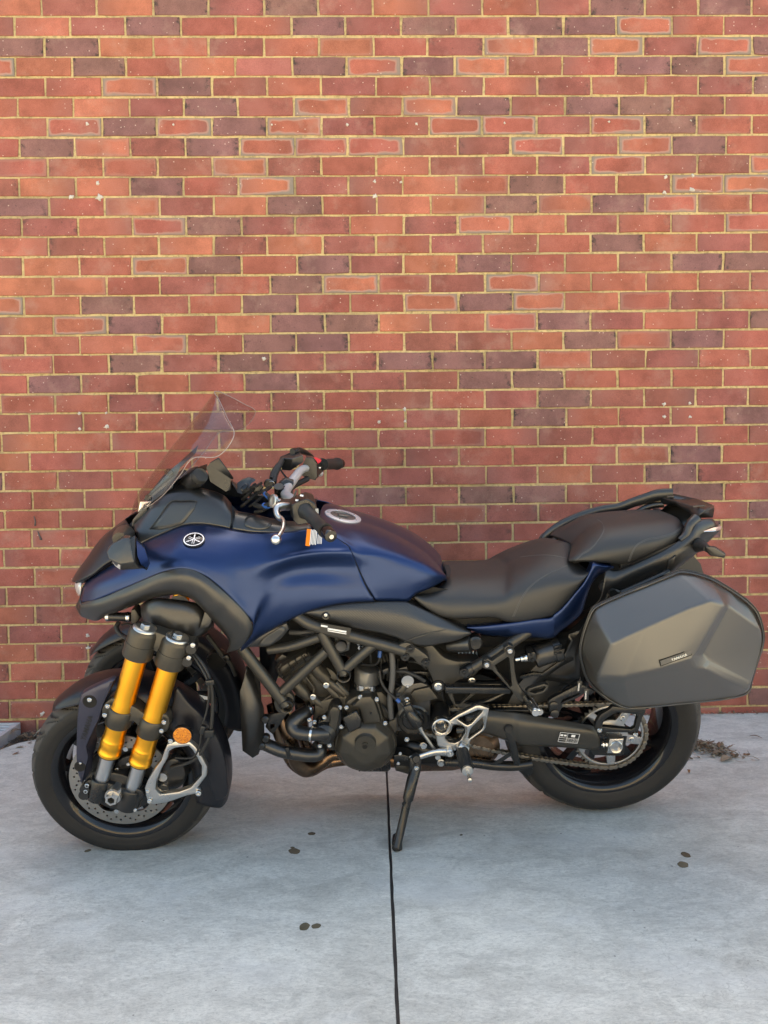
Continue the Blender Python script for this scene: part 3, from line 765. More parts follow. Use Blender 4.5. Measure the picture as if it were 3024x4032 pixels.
def orient(o, dirv):
    """turn a lathe's axis (-y) to look along dirv"""
    q = Vector((0, -1, 0)).rotation_difference(Vector(dirv).normalized()); o.rotation_mode = 'QUATERNION'; o.rotation_quaternion = q; return o
def facet(name, z, verts, faces, mat, parent=None, bev=0.006, seg=3, mir=False, ang=12):
    me = face_out(mesh_from(name, LL(z, verts), faces, smooth=True)); o = obj(name, me, MAT[mat], parent or bike)
    if bev: bevel(o, bev, seg, ang)
    if mir: return o, mirrored(o)
    return o
def boxo(name, p0, p1, sx, sy, mat, parent=None, bev=0.003, upv=(0, -1, 0)):
    """a bar with rectangular section from p0 to p1"""
    p0, p1 = Vector(p0), Vector(p1); t = (p1-p0).normalized(); u = Vector(upv); u = (u - t*u.dot(t)).normalized(); s = t.cross(u)
    V = [p + u*a*sy/2 + s*b_*sx/2 for p in (p0, p1) for a, b_ in ((-1, -1), (-1, 1), (1, 1), (1, -1))]
    F = [(0, 1, 2, 3), (7, 6, 5, 4), (0, 4, 5, 1), (1, 5, 6, 2), (2, 6, 7, 3), (3, 7, 4, 0)]
    o = obj(name, mesh_from(name, V, F), MAT[mat], parent or bike)
    if bev: bevel(o, bev, 2)
    return o
# bolts: one shared mesh each
def socket_bolt():
    return lathe_mesh('bolt', [(0, 1.0), (0.55, 1.0), (0.72, 0.86), (0.74, 0.52), (0.30, 0.48), (0.30, 0)], 18)
def hex_bolt():
    V, F = [], []
    prof = [(0, 1.35, 24), (0.25, 1.35, 24), (0.32, 1.2, 24)]
    me = lathe_mesh('bolt', [(0, 1.35), (0.22, 1.35), (0.30, 1.22), (0.30, 0.0)], 24)
    b_ = bmesh.new(); b_.from_mesh(me)
    vs0 = [b_.verts.new((math.cos(k*math.pi/3), -0.28, math.sin(k*math.pi/3))) for k in range(6)]
    vs1 = [b_.verts.new((0.96*math.cos(k*math.pi/3), -0.95, 0.96*math.sin(k*math.pi/3))) for k in range(6)]
    for k in range(6): b_.faces.new((vs0[k], vs0[(k+1) % 6], vs1[(k+1) % 6], vs1[k]))
    b_.faces.new(vs1); bmesh.ops.recalc_face_normals(b_, faces=b_.faces); b_.to_mesh(me); b_.free(); return me
BOLT = {}
def bolt(parent, z, x, y, w, rz, kind='socket', mat='steel', dirv=None):
    """rz: radius in pixels of the detail window"""
    key = (kind, mat)
    if key not in BOLT:
        BOLT[key] = socket_bolt() if kind == 'socket' else hex_bolt(); BOLT[key].materials.append(MAT[mat])
    p = L(z, x, y, w); q = L(z, x+rz, y, w); r_ = abs(q.x-p.x)
    o = bpy.data.objects.new('bolt', BOLT[key]); link(o, parent); o.location = p; o.scale = (r_, r_, r_)
    if dirv is not None: orient(o, dirv)
    return o
def hit(objs, z, x, y):
    """where the line of sight meets a finished part, in bike coordinates"""
    d = ray_l(z, x, y).normalized(); best = None
    for o in objs:
        b_ = bmesh.new(); b_.from_mesh(o.data); t = BVHTree.FromBMesh(b_); b_.free()
        inv = o.matrix_basis.inverted()
        h = t.ray_cast(inv @ CAM_L, inv.to_3x3() @ d)
        if h[0] is not None:
            p = o.matrix_basis @ h[0]; nn = (o.matrix_basis.to_3x3() @ h[1]).normalized()
            if nn.dot(d) > 0: nn = -nn
            dist = (p-CAM_L).length
            if best is None or dist < best[2]: best = (p, nn, dist)
    return best[:2] if best else (L(z, x, y, 0.2), Vector((0, -1, 0)))
def text_mesh(s, size=1.0, ext=0.0, bold=0.0, shear=0.0):
    cu = bpy.data.curves.new('lettering', 'FONT'); cu.body = s; cu.size = size; cu.extrude = ext; cu.offset = bold; cu.shear = shear
    cu.align_x = 'CENTER'; cu.align_y = 'CENTER'; cu.resolution_u = 3
    t = bpy.data.objects.new('lettering', cu); COL.objects.link(t)
    bpy.context.view_layer.update()
    me = bpy.data.meshes.new_from_object(t.evaluated_get(bpy.context.evaluated_depsgraph_get()))
    bpy.data.objects.remove(t); bpy.data.curves.remove(cu); me.materials.clear(); return me
def decal_frame(p, nrm, right):
    nrm = Vector(nrm).normalized(); r_ = Vector(right); r_ = (r_ - nrm*r_.dot(nrm)).normalized(); u = nrm.cross(r_)
    m = Matrix.Identity(4)
    for i in range(3): m[i][0] = r_[i]; m[i][1] = u[i]; m[i][2] = nrm[i]; m[i][3] = p[i]
    return m
def lettering(name, s, p, nrm, right, length, mat, parent, lift=0.0012, hscale=1.0, **kw):
    me = text_mesh(s, 1.0, **kw); xs = [v.co.x for v in me.vertices]; ys = [v.co.y for v in me.vertices]
    cx, cy = (max(xs)+min(xs))/2, (max(ys)+min(ys))/2; k = length/(max(xs)-min(xs))
    m = decal_frame(Vector(p)+Vector(nrm).normalized()*lift, nrm, right)
    for v in me.vertices:
        v.co = m @ Vector(((v.co.x-cx)*k, (v.co.y-cy)*k*hscale, v.co.z*k))
    return obj(name, me, MAT[mat], parent)
def quad(name, p, nrm, right, wd, ht, mat, parent, lift=0.001, th=0.0006):
    m = decal_frame(Vector(p)+Vector(nrm).normalized()*lift, nrm, right)
    V = [m @ Vector((x*wd/2, y*ht/2, z)) for z in (0, th) for x, y in ((-1, -1), (1, -1), (1, 1), (-1, 1))]
    F = [(0, 1, 2, 3), (4, 5, 6, 7), (0, 4, 5, 1), (1, 5, 6, 2), (2, 6, 7, 3), (3, 7, 4, 0)]
    return obj(name, mesh_from(name, V, F, smooth=False), MAT[mat], parent)
# ---------------------------------------------------------------- front wheels
FW_R = 0.2745; TRACK = 0.205
axn = L('B', 572, 1305, 0.345)                     # end of the front axle
FWC = Vector((axn.x, 0, FW_R))                     # wheel centre in the x-z plane
FWC.z = axn.z
def tyre_mesh(name, R_, W, rim_r, segs=640, seed=0, tread=True):
    """torus-like section with a round crown; tread grooves pressed into it"""
    prof = []
    hw = W/2; crown = R_; sw = 0.40
    nn = 30
    for i in range(nn+1):
        s = -1 + 2*i/nn                              # across
        ang = s*1.02
        y = hw*math.sin(ang*1.0)/math.sin(1.02); z = R_ - (hw*1.02)*(1-math.cos(ang))*0.95
        prof.append((y, z, s))
    edge_r = prof[0][1]
    side = []
    for i in range(1, 7):
        t = i/6; y = hw*(1.0 - 0.16*t*t + 0.03*math.sin(t*math.pi)) + (0.0016 if i in (2, 5) else 0); z = edge_r + (rim_r-edge_r)*t; side.append((y, z))
    full = [(-y, z, None) for y, z in reversed(side)] + prof + [(y, z, None) for y, z in side]
    V, F, TD = [], [], []; m = len(full)
    nb = 24 if R_ < 0.3 else 20
    for i in range(segs):
        a = 2*math.pi*i/segs
        for (y, z, s) in full:
            r = z; td = 1.0 if (s is not None and abs(s) < 0.93) else 0.0
            if s is not None and tread:
                q = abs(s)
                if 0.08 < q < 0.98:
                    for (k, ph, wd, q0, q1) in ((0.9, 0.0, 0.16, 0.10, 0.78), (1.25, 0.52, 0.14, 0.40, 0.97)):
                        if q0 < q < q1:
                            u = (a*nb/(2*math.pi) + ph + k*q*q + (0.5 if s < 0 else 0)) % 1.0
                            if u < wd: r -= 0.006*min(1, (q-q0)*10, (q1-q)*10); td = 0.0
            elif s is None:
                pass
            V.append((r*math.cos(a), -y, r*math.sin(a))); TD.append(td)
    for i in range(segs):
        j = (i+1) % segs
        for k in range(m-1): F.append((i*m+k, i*m+k+1, j*m+k+1, j*m+k))
    me = mesh_from(name, V, F, sharp=50); at = me.attributes.new('tread', 'FLOAT', 'POINT'); at.data.foreach_set('value', TD); return me
def annulus_plate(name, r0, r1, nh, hole_r, rows, y0, y1, lugs=0):
    outer = [(r1*math.cos(2*math.pi*i/96), r1*math.sin(2*math.pi*i/96)) for i in range(96)]
    hs = [[(r0*(1 + (0.07*math.cos(lugs*2*math.pi*i/80) if lugs else 0))*math.cos(2*math.pi*i/80), r0*(1 + (0.07*math.cos(lugs*2*math.pi*i/80) if lugs else 0))*math.sin(2*math.pi*i/80)) for i in range(80)]]
    for k in range(nh):
        a = 2*math.pi*k/nh; rr = r0*1.10 + (r1*0.95-r0*1.10)*rows[k % len(rows)]
        hs.append([(rr*math.cos(a) + hole_r*math.cos(2*math.pi*i/8), rr*math.sin(a) + hole_r*math.sin(2*math.pi*i/8)) for i in range(8)])
    return plate_mesh(name, outer, hs, y0, y1, 0.0)
def front_wheel(side):
    c = Vector((FWC.x, -TRACK*side, FWC.z))
    rim_r = 0.1985
    s = 1
    rim = lathe('front_wheel', c, [(0.050, rim_r-0.002), (0.056, rim_r+0.006), (0.054, rim_r-0.004), (0.048, rim_r-0.012), (0.030, rim_r-0.026), (-0.030, rim_r-0.026), (-0.048, rim_r-0.012), (-0.054, rim_r-0.004), (-0.056, rim_r+0.006), (-0.050, rim_r-0.002)], 'gloss', bike, 96)
    # spokes joined into the wheel mesh
    b_ = bmesh.new(); b_.from_mesh(rim.data)
    for k in range(10):
        a = 2*math.pi*(k//2)/5 + (0.12 if k % 2 else -0.12) + 0.3
        a2 = 2*math.pi*(k//2)/5 + (0.28 if k % 2 else -0.28) + 0.3
        p0 = Vector((0.035*math.cos(a), 0, 0.035*math.sin(a))); p1 = Vector((0.176*math.cos(a2), 0, 0.176*math.sin(a2)))
        tm = bpy.data.meshes.new('t'); t_ = (p1-p0).normalized(); sd = Vector((-t_.z, 0, t_.x))
        V = [p + sd*sx*0.010 + Vector((0, sy*0.014, 0)) for p in (p0, p1) for sx, sy in ((-1, -1), (-1, 1), (1, 1), (1, -1))]
        bv = [b_.verts.new(v) for v in V]
        for f in ((0, 1, 2, 3), (7, 6, 5, 4), (0, 4, 5, 1), (1, 5, 6, 2), (2, 6, 7, 3), (3, 7, 4, 0)): b_.faces.new([bv[i] for i in f])
    bmesh.ops.recalc_face_normals(b_, faces=b_.faces); b_.to_mesh(rim.data); b_.free(); rim.data.set_sharp_from_angle(angle=R(35))
    return rim, c
TYF = tyre_mesh('tyre', FW_R, 0.124, 0.200); DISC = annulus_plate('brake_disc', 0.108, 0.149, 60, 0.0032, (0.15, 0.5, 0.85, 0.35, 0.68), -0.003, 0.003, 6)
TYF.materials.append(MAT['tyre']); DISC.materials.append(MAT['disc'])
for side in (1, -1):
    rim, c = front_wheel(side)
    rim['label'] = 'gloss black front wheel nearest the camera' if side == 1 else 'gloss black front wheel on the far side'
    t = obj('tyre', TYF, MAT['tyre'], rim)
    d = obj('brake_disc', DISC, MAT['disc'], rim); d.location.y = -0.062*side
    lathe('hub', (0, 0, 0), [(0.070, 0.0), (0.070, 0.030), (0.060, 0.050), (0.030, 0.052), (-0.055, 0.050), (-0.06, 0.0)], 'satin', rim, 32)
    carr = lathe('disc_carrier', (0, -0.058*side, 0), [(0.003, 0.04), (0.003, 0.106), (-0.003, 0.106), (-0.003, 0.04)], 'satin', rim, 48)
    for k in range(6):
        a = 2*math.pi*k/6+0.3; q = lathe('disc_button', (0.106*math.cos(a), -0.062*side, 0.106*math.sin(a)), [(0.006, 0), (0.006, 0.007), (-0.006, 0.0075)], 'steel', rim, 14)
# raised side lettering band of the near tyre is left to the rubber's relief

# ---------------------------------------------------------------- fenders
def fender(side, name, inner=False):
    c = Vector((FWC.x, -TRACK*side, FWC.z)); st = []
    prof = [(-0.074, -0.055), (-0.074, -0.014), (-0.064, 0.002), (-0.034, 0.012), (0, 0.015), (0.034, 0.012), (0.064, 0.002), (0.076, -0.020), (0.078, -0.060)]
    for i in range(15):
        t = i/14; a = R(128 - 149*t) if side == 1 else R(139 - 160*t); k = 1.0
        if t < 0.16: k = 0.12 + 0.88*(t/0.16)**0.7
        rad = FW_R + 0.012 + 0.005*math.sin(t*math.pi) + (0.010 if t > .8 else 0)*(t-.8)/.2
        row = []
        for (y, h) in prof:
            hh = h*k if h < 0 else h*(0.5+0.5*k)
            if h < -0.03: hh = h*(0.30 + 0.9*min(1, max(0, (t-0.25)/0.35)))*(k)
            yy = y*(0.62+0.38*min(1, k*1.2)); yy *= 1 - 0.15*max(0, (t-.75)/.25)
            row.append(c + Vector(((rad+hh)*math.cos(a), -yy*side, (rad+hh)*math.sin(a))))
        st.append(row)
    me = patch_mesh(name, st, per=4, perv=3); 
    s = sum(((Vector(p.center)-c).dot(p.normal)) for p in me.polygons)
    if s < 0: me.flip_normals()
    o = obj(name, me, MAT['navy'], bike); solid(o, 0.003, -1); return o
fe = fender(1, 'front_fender'); fe['label'] = 'dark navy fender over the near front wheel'
fe2 = fender(-1, 'front_fender'); fe2['label'] = 'dark navy fender over the far front wheel'
# mud lip at the fender's nose is the same sheet; rear skirt of the near fender
sk = plate('fender_skirt', 'B', [(985, 600), (1060, 690), (1150, 780), (1250, 920), (1305, 1080), (1318, 1200), (1310, 1310), (1245, 1335), (1225, 1300), (1190, 1200), (1130, 1060), (1060, 960), (1000, 900), (945, 860), (930, 800), (960, 700)], 0.292, 0.275, 'navy', fe, bev=0.006, sm=60)
# ---------------------------------------------------------------- near fork
FW_ = 0.308
fork = plate('front_fork', 'B', [(700, 250), (760, 215), (850, 230), (905, 250), (985, 265), (1060, 300), (1100, 300), (1112, 330), (1085, 350), (1085, 390), (1060, 415), (1040, 400), (1000, 430), (890, 415), (870, 370), (840, 355), (800, 380), (670, 345)], FW_+0.012, FW_-0.030, 'engine', bev=0.004)
fork['label'] = 'dual fork leg with two gold tubes beside the near front wheel'
f1t, f1b = L('B', 790, 175, FW_), L('B', 495, 1205, FW_)
f2t, f2b = L('B', 1000, 240, FW_), L('B', 695, 1265, FW_)
def along(a, b_, t): return a + (b_-a)*t
def leg(a, b_, zs, name0):
    def tf(y): return (y - zs[0])/(zs[1]-zs[0])
    T = lambda y: along(a, b_, tf(y))
    up = (a-b_).normalized()
    cl = tube('fork_clamp', [T(zs[2]), T(zs[2]+14), T(zs[2]+20), T(zs[3]-85), T(zs[3]-84), T(zs[3]-6), T(zs[3])], [0.035, 0.0385, 0.039, 0.0395, 0.041, 0.041, 0.040], 'engine', fork, straight=True, n=28)
    g = tube('fork_tube', [T(zs[3]-30), T(zs[4]-120), T(zs[4]-70), T(zs[4]-35), T(zs[4]), T(zs[4]+120), T(zs[5]-150), T(zs[5]-115), T(zs[5]-100), T(zs[5]-96), T(zs[5]-92), T(zs[5]-84), T(zs[5]-60), T(zs[5]-56), T(zs[5]-52), T(zs[5]-22), T(zs[5]-19), T(zs[5]-14), T(zs[5])],
             [0.0290, 0.0290, 0.0293, 0.0303, 0.0318, 0.0300, 0.0288, 0.0292, 0.0308, 0.0316, 0.0311, 0.0318, 0.0318, 0.0312, 0.0310, 0.0310, 0.0322, 0.0324, 0.0320], 'gold', fork, straight=True, n=32)
    lip = tube('dust_seal', [T(zs[5]-1), T(zs[5]+12)], [0.0295, 0.0275], 'rubber', fork, straight=True, n=28)
    s = tube('stanchion', [T(zs[5]-5), b_], 0.0214, 'disc', fork, straight=True, n=28)
    s.data.materials.clear(); s.data.materials.append(MAT['steelgrey'])
    cap = tube('fork_cap', [T(zs[2])-up*0.004, T(zs[2])+up*0.004, T(zs[2])+up*0.0055, T(zs[2])+up*0.0058], [0.034, 0.0315, 0.030, 0.018], 'alu', fork, straight=True, n=28)
    hx = tube('cap_hex', [T(zs[2])+up*0.004, T(zs[2])+up*0.0135, T(zs[2])+up*0.015], [0.0135, 0.0135, 0.012], 'alu', fork, straight=True, n=6)
    hx.data.shade_flat()
    return T
MAT['steelgrey'] = pm('brushed_fork_steel', (0.52, 0.52, 0.52), 0.33, 1.0)
T1 = leg(f1t, f1b, (175, 1205, 205, 372, 700, 1010), 'front')
T2 = leg(f2t, f2b, (240, 1265, 268, 432, 770, 1070), 'rear')
# mid clamp
mc = plate('fork_bridge', 'B', [(525, 690), (560, 665), (700, 715), (730, 730), (775, 765), (930, 780), (940, 800), (905, 890), (880, 890), (750, 865), (700, 815), (660, 825), (545, 800), (500, 770)], FW_+0.018, FW_-0.03, 'engine', fork, bev=0.005, sm=50)
for T, y in ((T1, 765), (T2, 828)):
    tube('fork_clamp', [T(y-58), T(y-50), T(y+45), T(y+52)], [0.033, 0.036, 0.036, 0.033], 'engine', fork, straight=True, n=28)
for x, y in ((538, 712), (520, 770), (907, 817), (890, 873)): bolt(fork, 'B', x, y, FW_+0.028, 16)
for x, y in ((1095, 314), (1068, 396)):
    lathe('clamp_boss', L('B', x, y, FW_-0.005), [(0.028, 0.0), (0.028, 0.014), (0.0, 0.015)], 'satin', fork, 20); bolt(fork, 'B', x, y, FW_+0.022, 17)
# axle carrier
ac = plate('axle_carrier', 'B', [(400, 1205), (450, 1195), (560, 1225), (640, 1250), (760, 1270), (780, 1300), (740, 1345), (735, 1390), (700, 1400), (640, 1385), (610, 1340), (540, 1330), (480, 1310), (420, 1285), (385, 1270)], FW_+0.018, FW_-0.045, 'satin', fork, bev=0.006, sm=60)
plate('axle_carrier', 'B', [(430, 1180), (560, 1150), (700, 1200), (730, 1260), (700, 1310), (560, 1300), (450, 1260)], FW_+0.002, FW_-0.05, 'satin', fork, bev=0.006, sm=40)
for (pp, r_) in ((f1b, 0.030), (f2b, 0.031)):
    dn = (f1b-f1t).normalized(); tube('stanchion_socket', [pp-dn*0.012, pp-dn*0.008, pp+dn*0.055, pp+dn*0.062], [r_*0.92, r_, r_*0.95, r_*0.7], 'satin', fork, straight=True, n=24)
for x, y in ((404, 1230), (396, 1268)):
    lathe('clamp_boss', L('B', x, y, FW_+0.002), [(0.022, 0.0), (0.022, 0.014), (0.0, 0.015)], 'satin', fork, 20); bolt(fork, 'B', x, y, FW_+0.020, 15)
bolt(fork, 'B', 718, 1390, FW_+0.015, 13)
nut = lathe('axle_nut', axn, [(-0.035, 0.023), (0.0, 0.023), (0.0, 0.0225), (0.004, 0.021), (0.004, 0.0)], 'alu', fork, 32)
b_ = bmesh.new(); b_.from_mesh(nut.data)
v0 = [b_.verts.new((0.0185*math.cos(k*math.pi/3+.3), -0.003, 0.0185*math.sin(k*math.pi/3+.3))) for k in range(6)]; v1 = [b_.verts.new((0.0172*math.cos(k*math.pi/3+.3), -0.018, 0.0172*math.sin(k*math.pi/3+.3))) for k in range(6)]
v2 = [b_.verts.new((0.0105*math.cos(k*math.pi/3+.3), -0.018, 0.0105*math.sin(k*math.pi/3+.3))) for k in range(6)]; v3 = [b_.verts.new((0.0095*math.cos(k*math.pi/3+.3), -0.003, 0.0095*math.sin(k*math.pi/3+.3))) for k in range(6)]
for k in range(6):
    j = (k+1) % 6
    for a, b2_ in ((v0, v1), (v1, v2), (v2, v3)): b_.faces.new((a[k], a[j], b2_[j], b2_[k]))
bmesh.ops.recalc_face_normals(b_, faces=b_.faces); b_.to_mesh(nut.data); b_.free(); nut.data.set_sharp_from_angle(angle=R(30))
lathe('axle_bore', axn + Vector((0, -0.0045, 0)), [(0.0, 0.0), (0.0, 0.0105)], 'dark', fork, 20)
# caliper behind the bracket
cal = plate('brake_caliper', 'B', [(850, 1140), (900, 1080), (980, 1060), (1040, 1130), (1030, 1230), (960, 1270), (880, 1260)], 0.305, 0.235, 'satin', bev=0.008, sm=40)
for x, y, r_ in ((898, 1172, 32), (905, 1245, 34)): lathe('piston_cap', L('B', x, y, 0.306), [(0.006, 0.0), (0.006, r_*0.00042), (-0.004, r_*0.00045)], 'alu', cal, 24)
for x, y in ((674, 1090), (598, 1125), (945, 1065), (960, 1180)): bolt(cal, 'B', x, y, 0.29, 13)
plate('sensor_bracket', 'B', [(600, 1080), (680, 1040), (760, 1040), (800, 1090), (700, 1110), (640, 1140), (590, 1140)], 0.285, 0.275, 'satin', cal, bev=0.002, sm=30)
# machined triangle bracket
tb = plate('fork_bracket', 'B', [(925, 965), (980, 945), (1075, 950), (1115, 985), (1160, 1060), (1188, 1110), (1185, 1170), (1120, 1255), (1145, 1262), (1148, 1295), (1110, 1290), (1060, 1300), (930, 1345), (840, 1360), (800, 1352), (785, 1300), (778, 1250), (800, 1195), (850, 1115), (885, 1070), (905, 1010)], 0.342, 0.325, 'alu', bev=0.005,
     holes=[[(975, 990), (1065, 978), (1092, 1005), (1150, 1108), (1148, 1168), (1080, 1246), (1000, 1276), (880, 1292), (850, 1262), (858, 1200), (895, 1115), (930, 1055), (942, 1010)]])
for x, y, r_ in ((800, 1270, 13), (812, 1332, 16), (1131, 1280, 19), (950, 940, 18)): bolt(tb, 'B', x, y, 0.343, r_)
ref = lathe('reflector', L('B', 1025, 905, 0.348), [(-0.012, 0.0270), (0.0, 0.0270), (0.002, 0.0260), (0.001, 0.0245)], 'satin', tb, 40)
lathe('reflector_lens', L('B', 1025, 905, 0.348), [(0.004, 0.0), (0.003, 0.016), (0.0012, 0.0247), (-0.002, 0.0247)], 'amber', tb, 40)
# navy guard with lettering
def wg(t): return 0.318
gd = plate('fork_guard', 'H', [(880, 372), (960, 325), (1080, 270), (1200, 220), (1243, 222), (1200, 330), (1150, 430), (1110, 540), (1075, 660), (1040, 730), (985, 850), (945, 940), (950, 990), (968, 1062), (950, 1130), (915, 1270), (895, 1345), (878, 1345), (845, 1260), (828, 1190), (820, 1050), (824, 850), (832, 640), (848, 480)], 0.328, 0.300, 'guard', bev=0.008)
facet('guard_flank', 'H', [(945, 940, .327), (968, 1062, .327), (915, 1270, .326), (895, 1345, .325), (1000, 1180, .300), (1010, 1060, .295), (1040, 730, .327), (1060, 860, .295)], [(0, 1, 5, 7), (6, 0, 7), (1, 2, 4, 5), (2, 3, 4)], 'guard', gd, bev=0)
p, nr = hit([gd], 'H', 945, 735); a_, b2_ = L('H', 905, 865, .328), L('H', 990, 610, .328)
lettering('lettering', 'YAMAHA', p, (0, -1, 0), b2_-a_, (b2_-a_).length*1.02, 'labelblack', gd, lift=0.0015, bold=0.012, shear=0.12, hscale=1.05)
for x, y in ((977, 440), (868, 1150)):
    lathe('bolt_recess', L('H', x, y+10, .3285), [(0.0006, 0.0), (0.0006, 0.019 if y < 900 else 0.015), (-0.002, 0.0195 if y < 900 else 0.016)], 'dark', gd, 28)
bolt(gd, 'H', 978, 425, 0.331, 27); bolt(gd, 'H', 876, 1118, 0.331, 14)
# cables from the fork head down to the wheel
cb = tube('brake_hose', LL('Q', [(1130, 520, .30), (1230, 640, .315), (1310, 800, .33), (1340, 960, .335), (1345, 1150, .338), (1330, 1330, .34)]) + LL('B', [(1195, 930, .34), (1120, 1050, .335), (1030, 1095, .32), (950, 1115, .31)]), 0.0052, 'rubber', per=8)
tube('sensor_wire', LL('Q', [(1120, 545, .31), (1215, 680, .325), (1290, 830, .34), (1305, 960, .345), (1290, 1120, .345), (1250, 1270, .345), (1225, 1330, .34)]) + LL('B', [(1150, 860, .34), (1140, 960, .34), (1105, 1040, .34), (1050, 1055, .33), (980, 1050, .32)]), 0.0030, 'rubber', cb, per=8)
boxo('cable_clip', L('Q', 1275, 850, .345), L('Q', 1365, 840, .345), 0.014, 0.010, 'satin', cb, 0.001)
boxo('cable_clip', L('B', 1175, 890, .345), L('B', 1232, 890, .345), 0.022, 0.012, 'satin', cb, 0.001)
boxo('wire_joint', L('B', 1165, 840, .345), L('B', 1150, 890, .345), 0.013, 0.013, 'satin', cb, 0.002)
# far fork (mirror of the near one, only its shape)
for nm, src in (('far', fork),):
    f2 = mirrored(fork); f2['label'] = 'dual fork leg with gold tubes on the far side'
    for ch in list(fork.children):
        if ch.type == 'MESH' and ch.name.split('.')[0] in ('fork_clamp', 'fork_tube', 'stanchion', 'fork_cap', 'fork_bridge', 'axle_carrier'):
            mirrored(ch, None, f2)
mirrored(gd)
# ---------------------------------------------------------------- knuckle cover and steering parts inside the wheel arch
kc = patch('arm_cover', [LL('B', [(770, 42, .15), (752, 60, .20), (755, 110, .222), (772, 165, .225)]), LL('B', [(830, 22, .17), (800, 28, .235), (802, 95, .256), (806, 180, .255)]), LL('B', [(900, 18, .18), (868, 18, .250), (870, 115, .270), (872, 226, .266)]), LL('B', [(970, 22, .18), (950, 26, .255), (950, 130, .276), (948, 244, .272)]), LL('B', [(1040, 32, .18), (1040, 38, .255), (1045, 150, .276), (1042, 272, .270)]), LL('B', [(1100, 42, .17), (1115, 52, .246), (1120, 150, .268), (1110, 272, .262)]), LL('B', [(1160, 62, .16), (1185, 76, .228), (1188, 150, .250), (1172, 240, .246)]), LL('B', [(1210, 90, .15), (1236, 102, .205), (1236, 145, .225), (1222, 195, .224)])], 'plastic', th=0.004, per=5, perv=5)[0]
plate('arm_cover_pad', 'B', [(1170, 100), (1218, 110), (1215, 170), (1195, 200), (1135, 212), (1145, 180)], 0.272, 0.262, 'plastic', kc, bev=0.003)
st = tube('steering_joint', LL('B', [(512, 128, .17), (535, 128, .17), (536, 128, .17), (600, 130, .17), (650, 132, .17), (651, 132, .17), (690, 132, .17)]), [0.007, 0.008, 0.013, 0.013, 0.013, 0.014, 0.012], 'satin', straight=True, n=20)
tube('joint_sleeve', LL('B', [(530, 128, .17), (550, 128, .17)]), 0.0142, 'steel', st, straight=True, n=20)
tube('joint_sleeve', LL('B', [(664, 132, .17), (684, 132, .17)]), 0.0148, 'steel', st, straight=True, n=20)
plate('joint_bracket', 'B', [(690, 90), (715, 82), (745, 130), (735, 165), (715, 185), (690, 170)], 0.20, 0.16, 'engine', st, bev=0.002)
tube('brake_line', LL('Q', [(330, 190, .14), (300, 240, .15), (320, 300, .16), (370, 340, .17), (425, 370, .20)]), 0.0065, 'rubber', st)
tube('brake_line', LL('Q', [(360, 220, .13), (420, 210, .14), (470, 225, .15)]), 0.003, 'rubber', st)
tube('cable', LL('Q', [(1285, 330, .05), (1370, 440, .05), (1460, 560, .05), (1540, 640, .05), (1600, 770, .05)]), 0.0075, 'rubber', st)
boxo('cable_clip', L('Q', 1470, 590, .055), L('Q', 1530, 560, .055), 0.02, 0.02, 'satin', st)
lathe('horn', L('Q', 1400, 600, .0), [(0.012, 0.0), (0.012, 0.03), (0.0, 0.034), (-0.02, 0.03)], 'satin', st, 28)
stk = quad('data_label', L('Q', 1280, 1025, .15), (0, -1, 0), L('Q', 1370, 1050, .15)-L('Q', 1190, 1010, .15), 0.058, 0.024, 'labelblack', fe, lift=0.0)
quad('data_print', L('Q', 1240, 1008, .152), (0, -1, 0), L('Q', 1370, 1050, .15)-L('Q', 1190, 1010, .15), 0.034, 0.011, 'white', fe, lift=0.001)
# inner structure so the wheel arch is not empty
tube('parallelogram_arm', [L('B', 1000, 60, .24), L('B', 1000, 60, -.24)], 0.03, 'satin', straight=True)
tube('parallelogram_arm', [L('B', 1120, 130, .24), L('B', 1120, 130, -.24)], 0.025, 'satin', straight=True)
facet('steering_head', 'C', [(20, -200, .09), (180, -260, .09), (230, 120, .07), (60, 200, .07), (20, -200, -.09), (180, -260, -.09), (230, 120, -.07), (60, 200, -.07)], [(0, 1, 2, 3), (7, 6, 5, 4), (0, 4, 5, 1), (1, 5, 6, 2), (2, 6, 7, 3), (3, 7, 4, 0)], 'dark', bev=0.01)
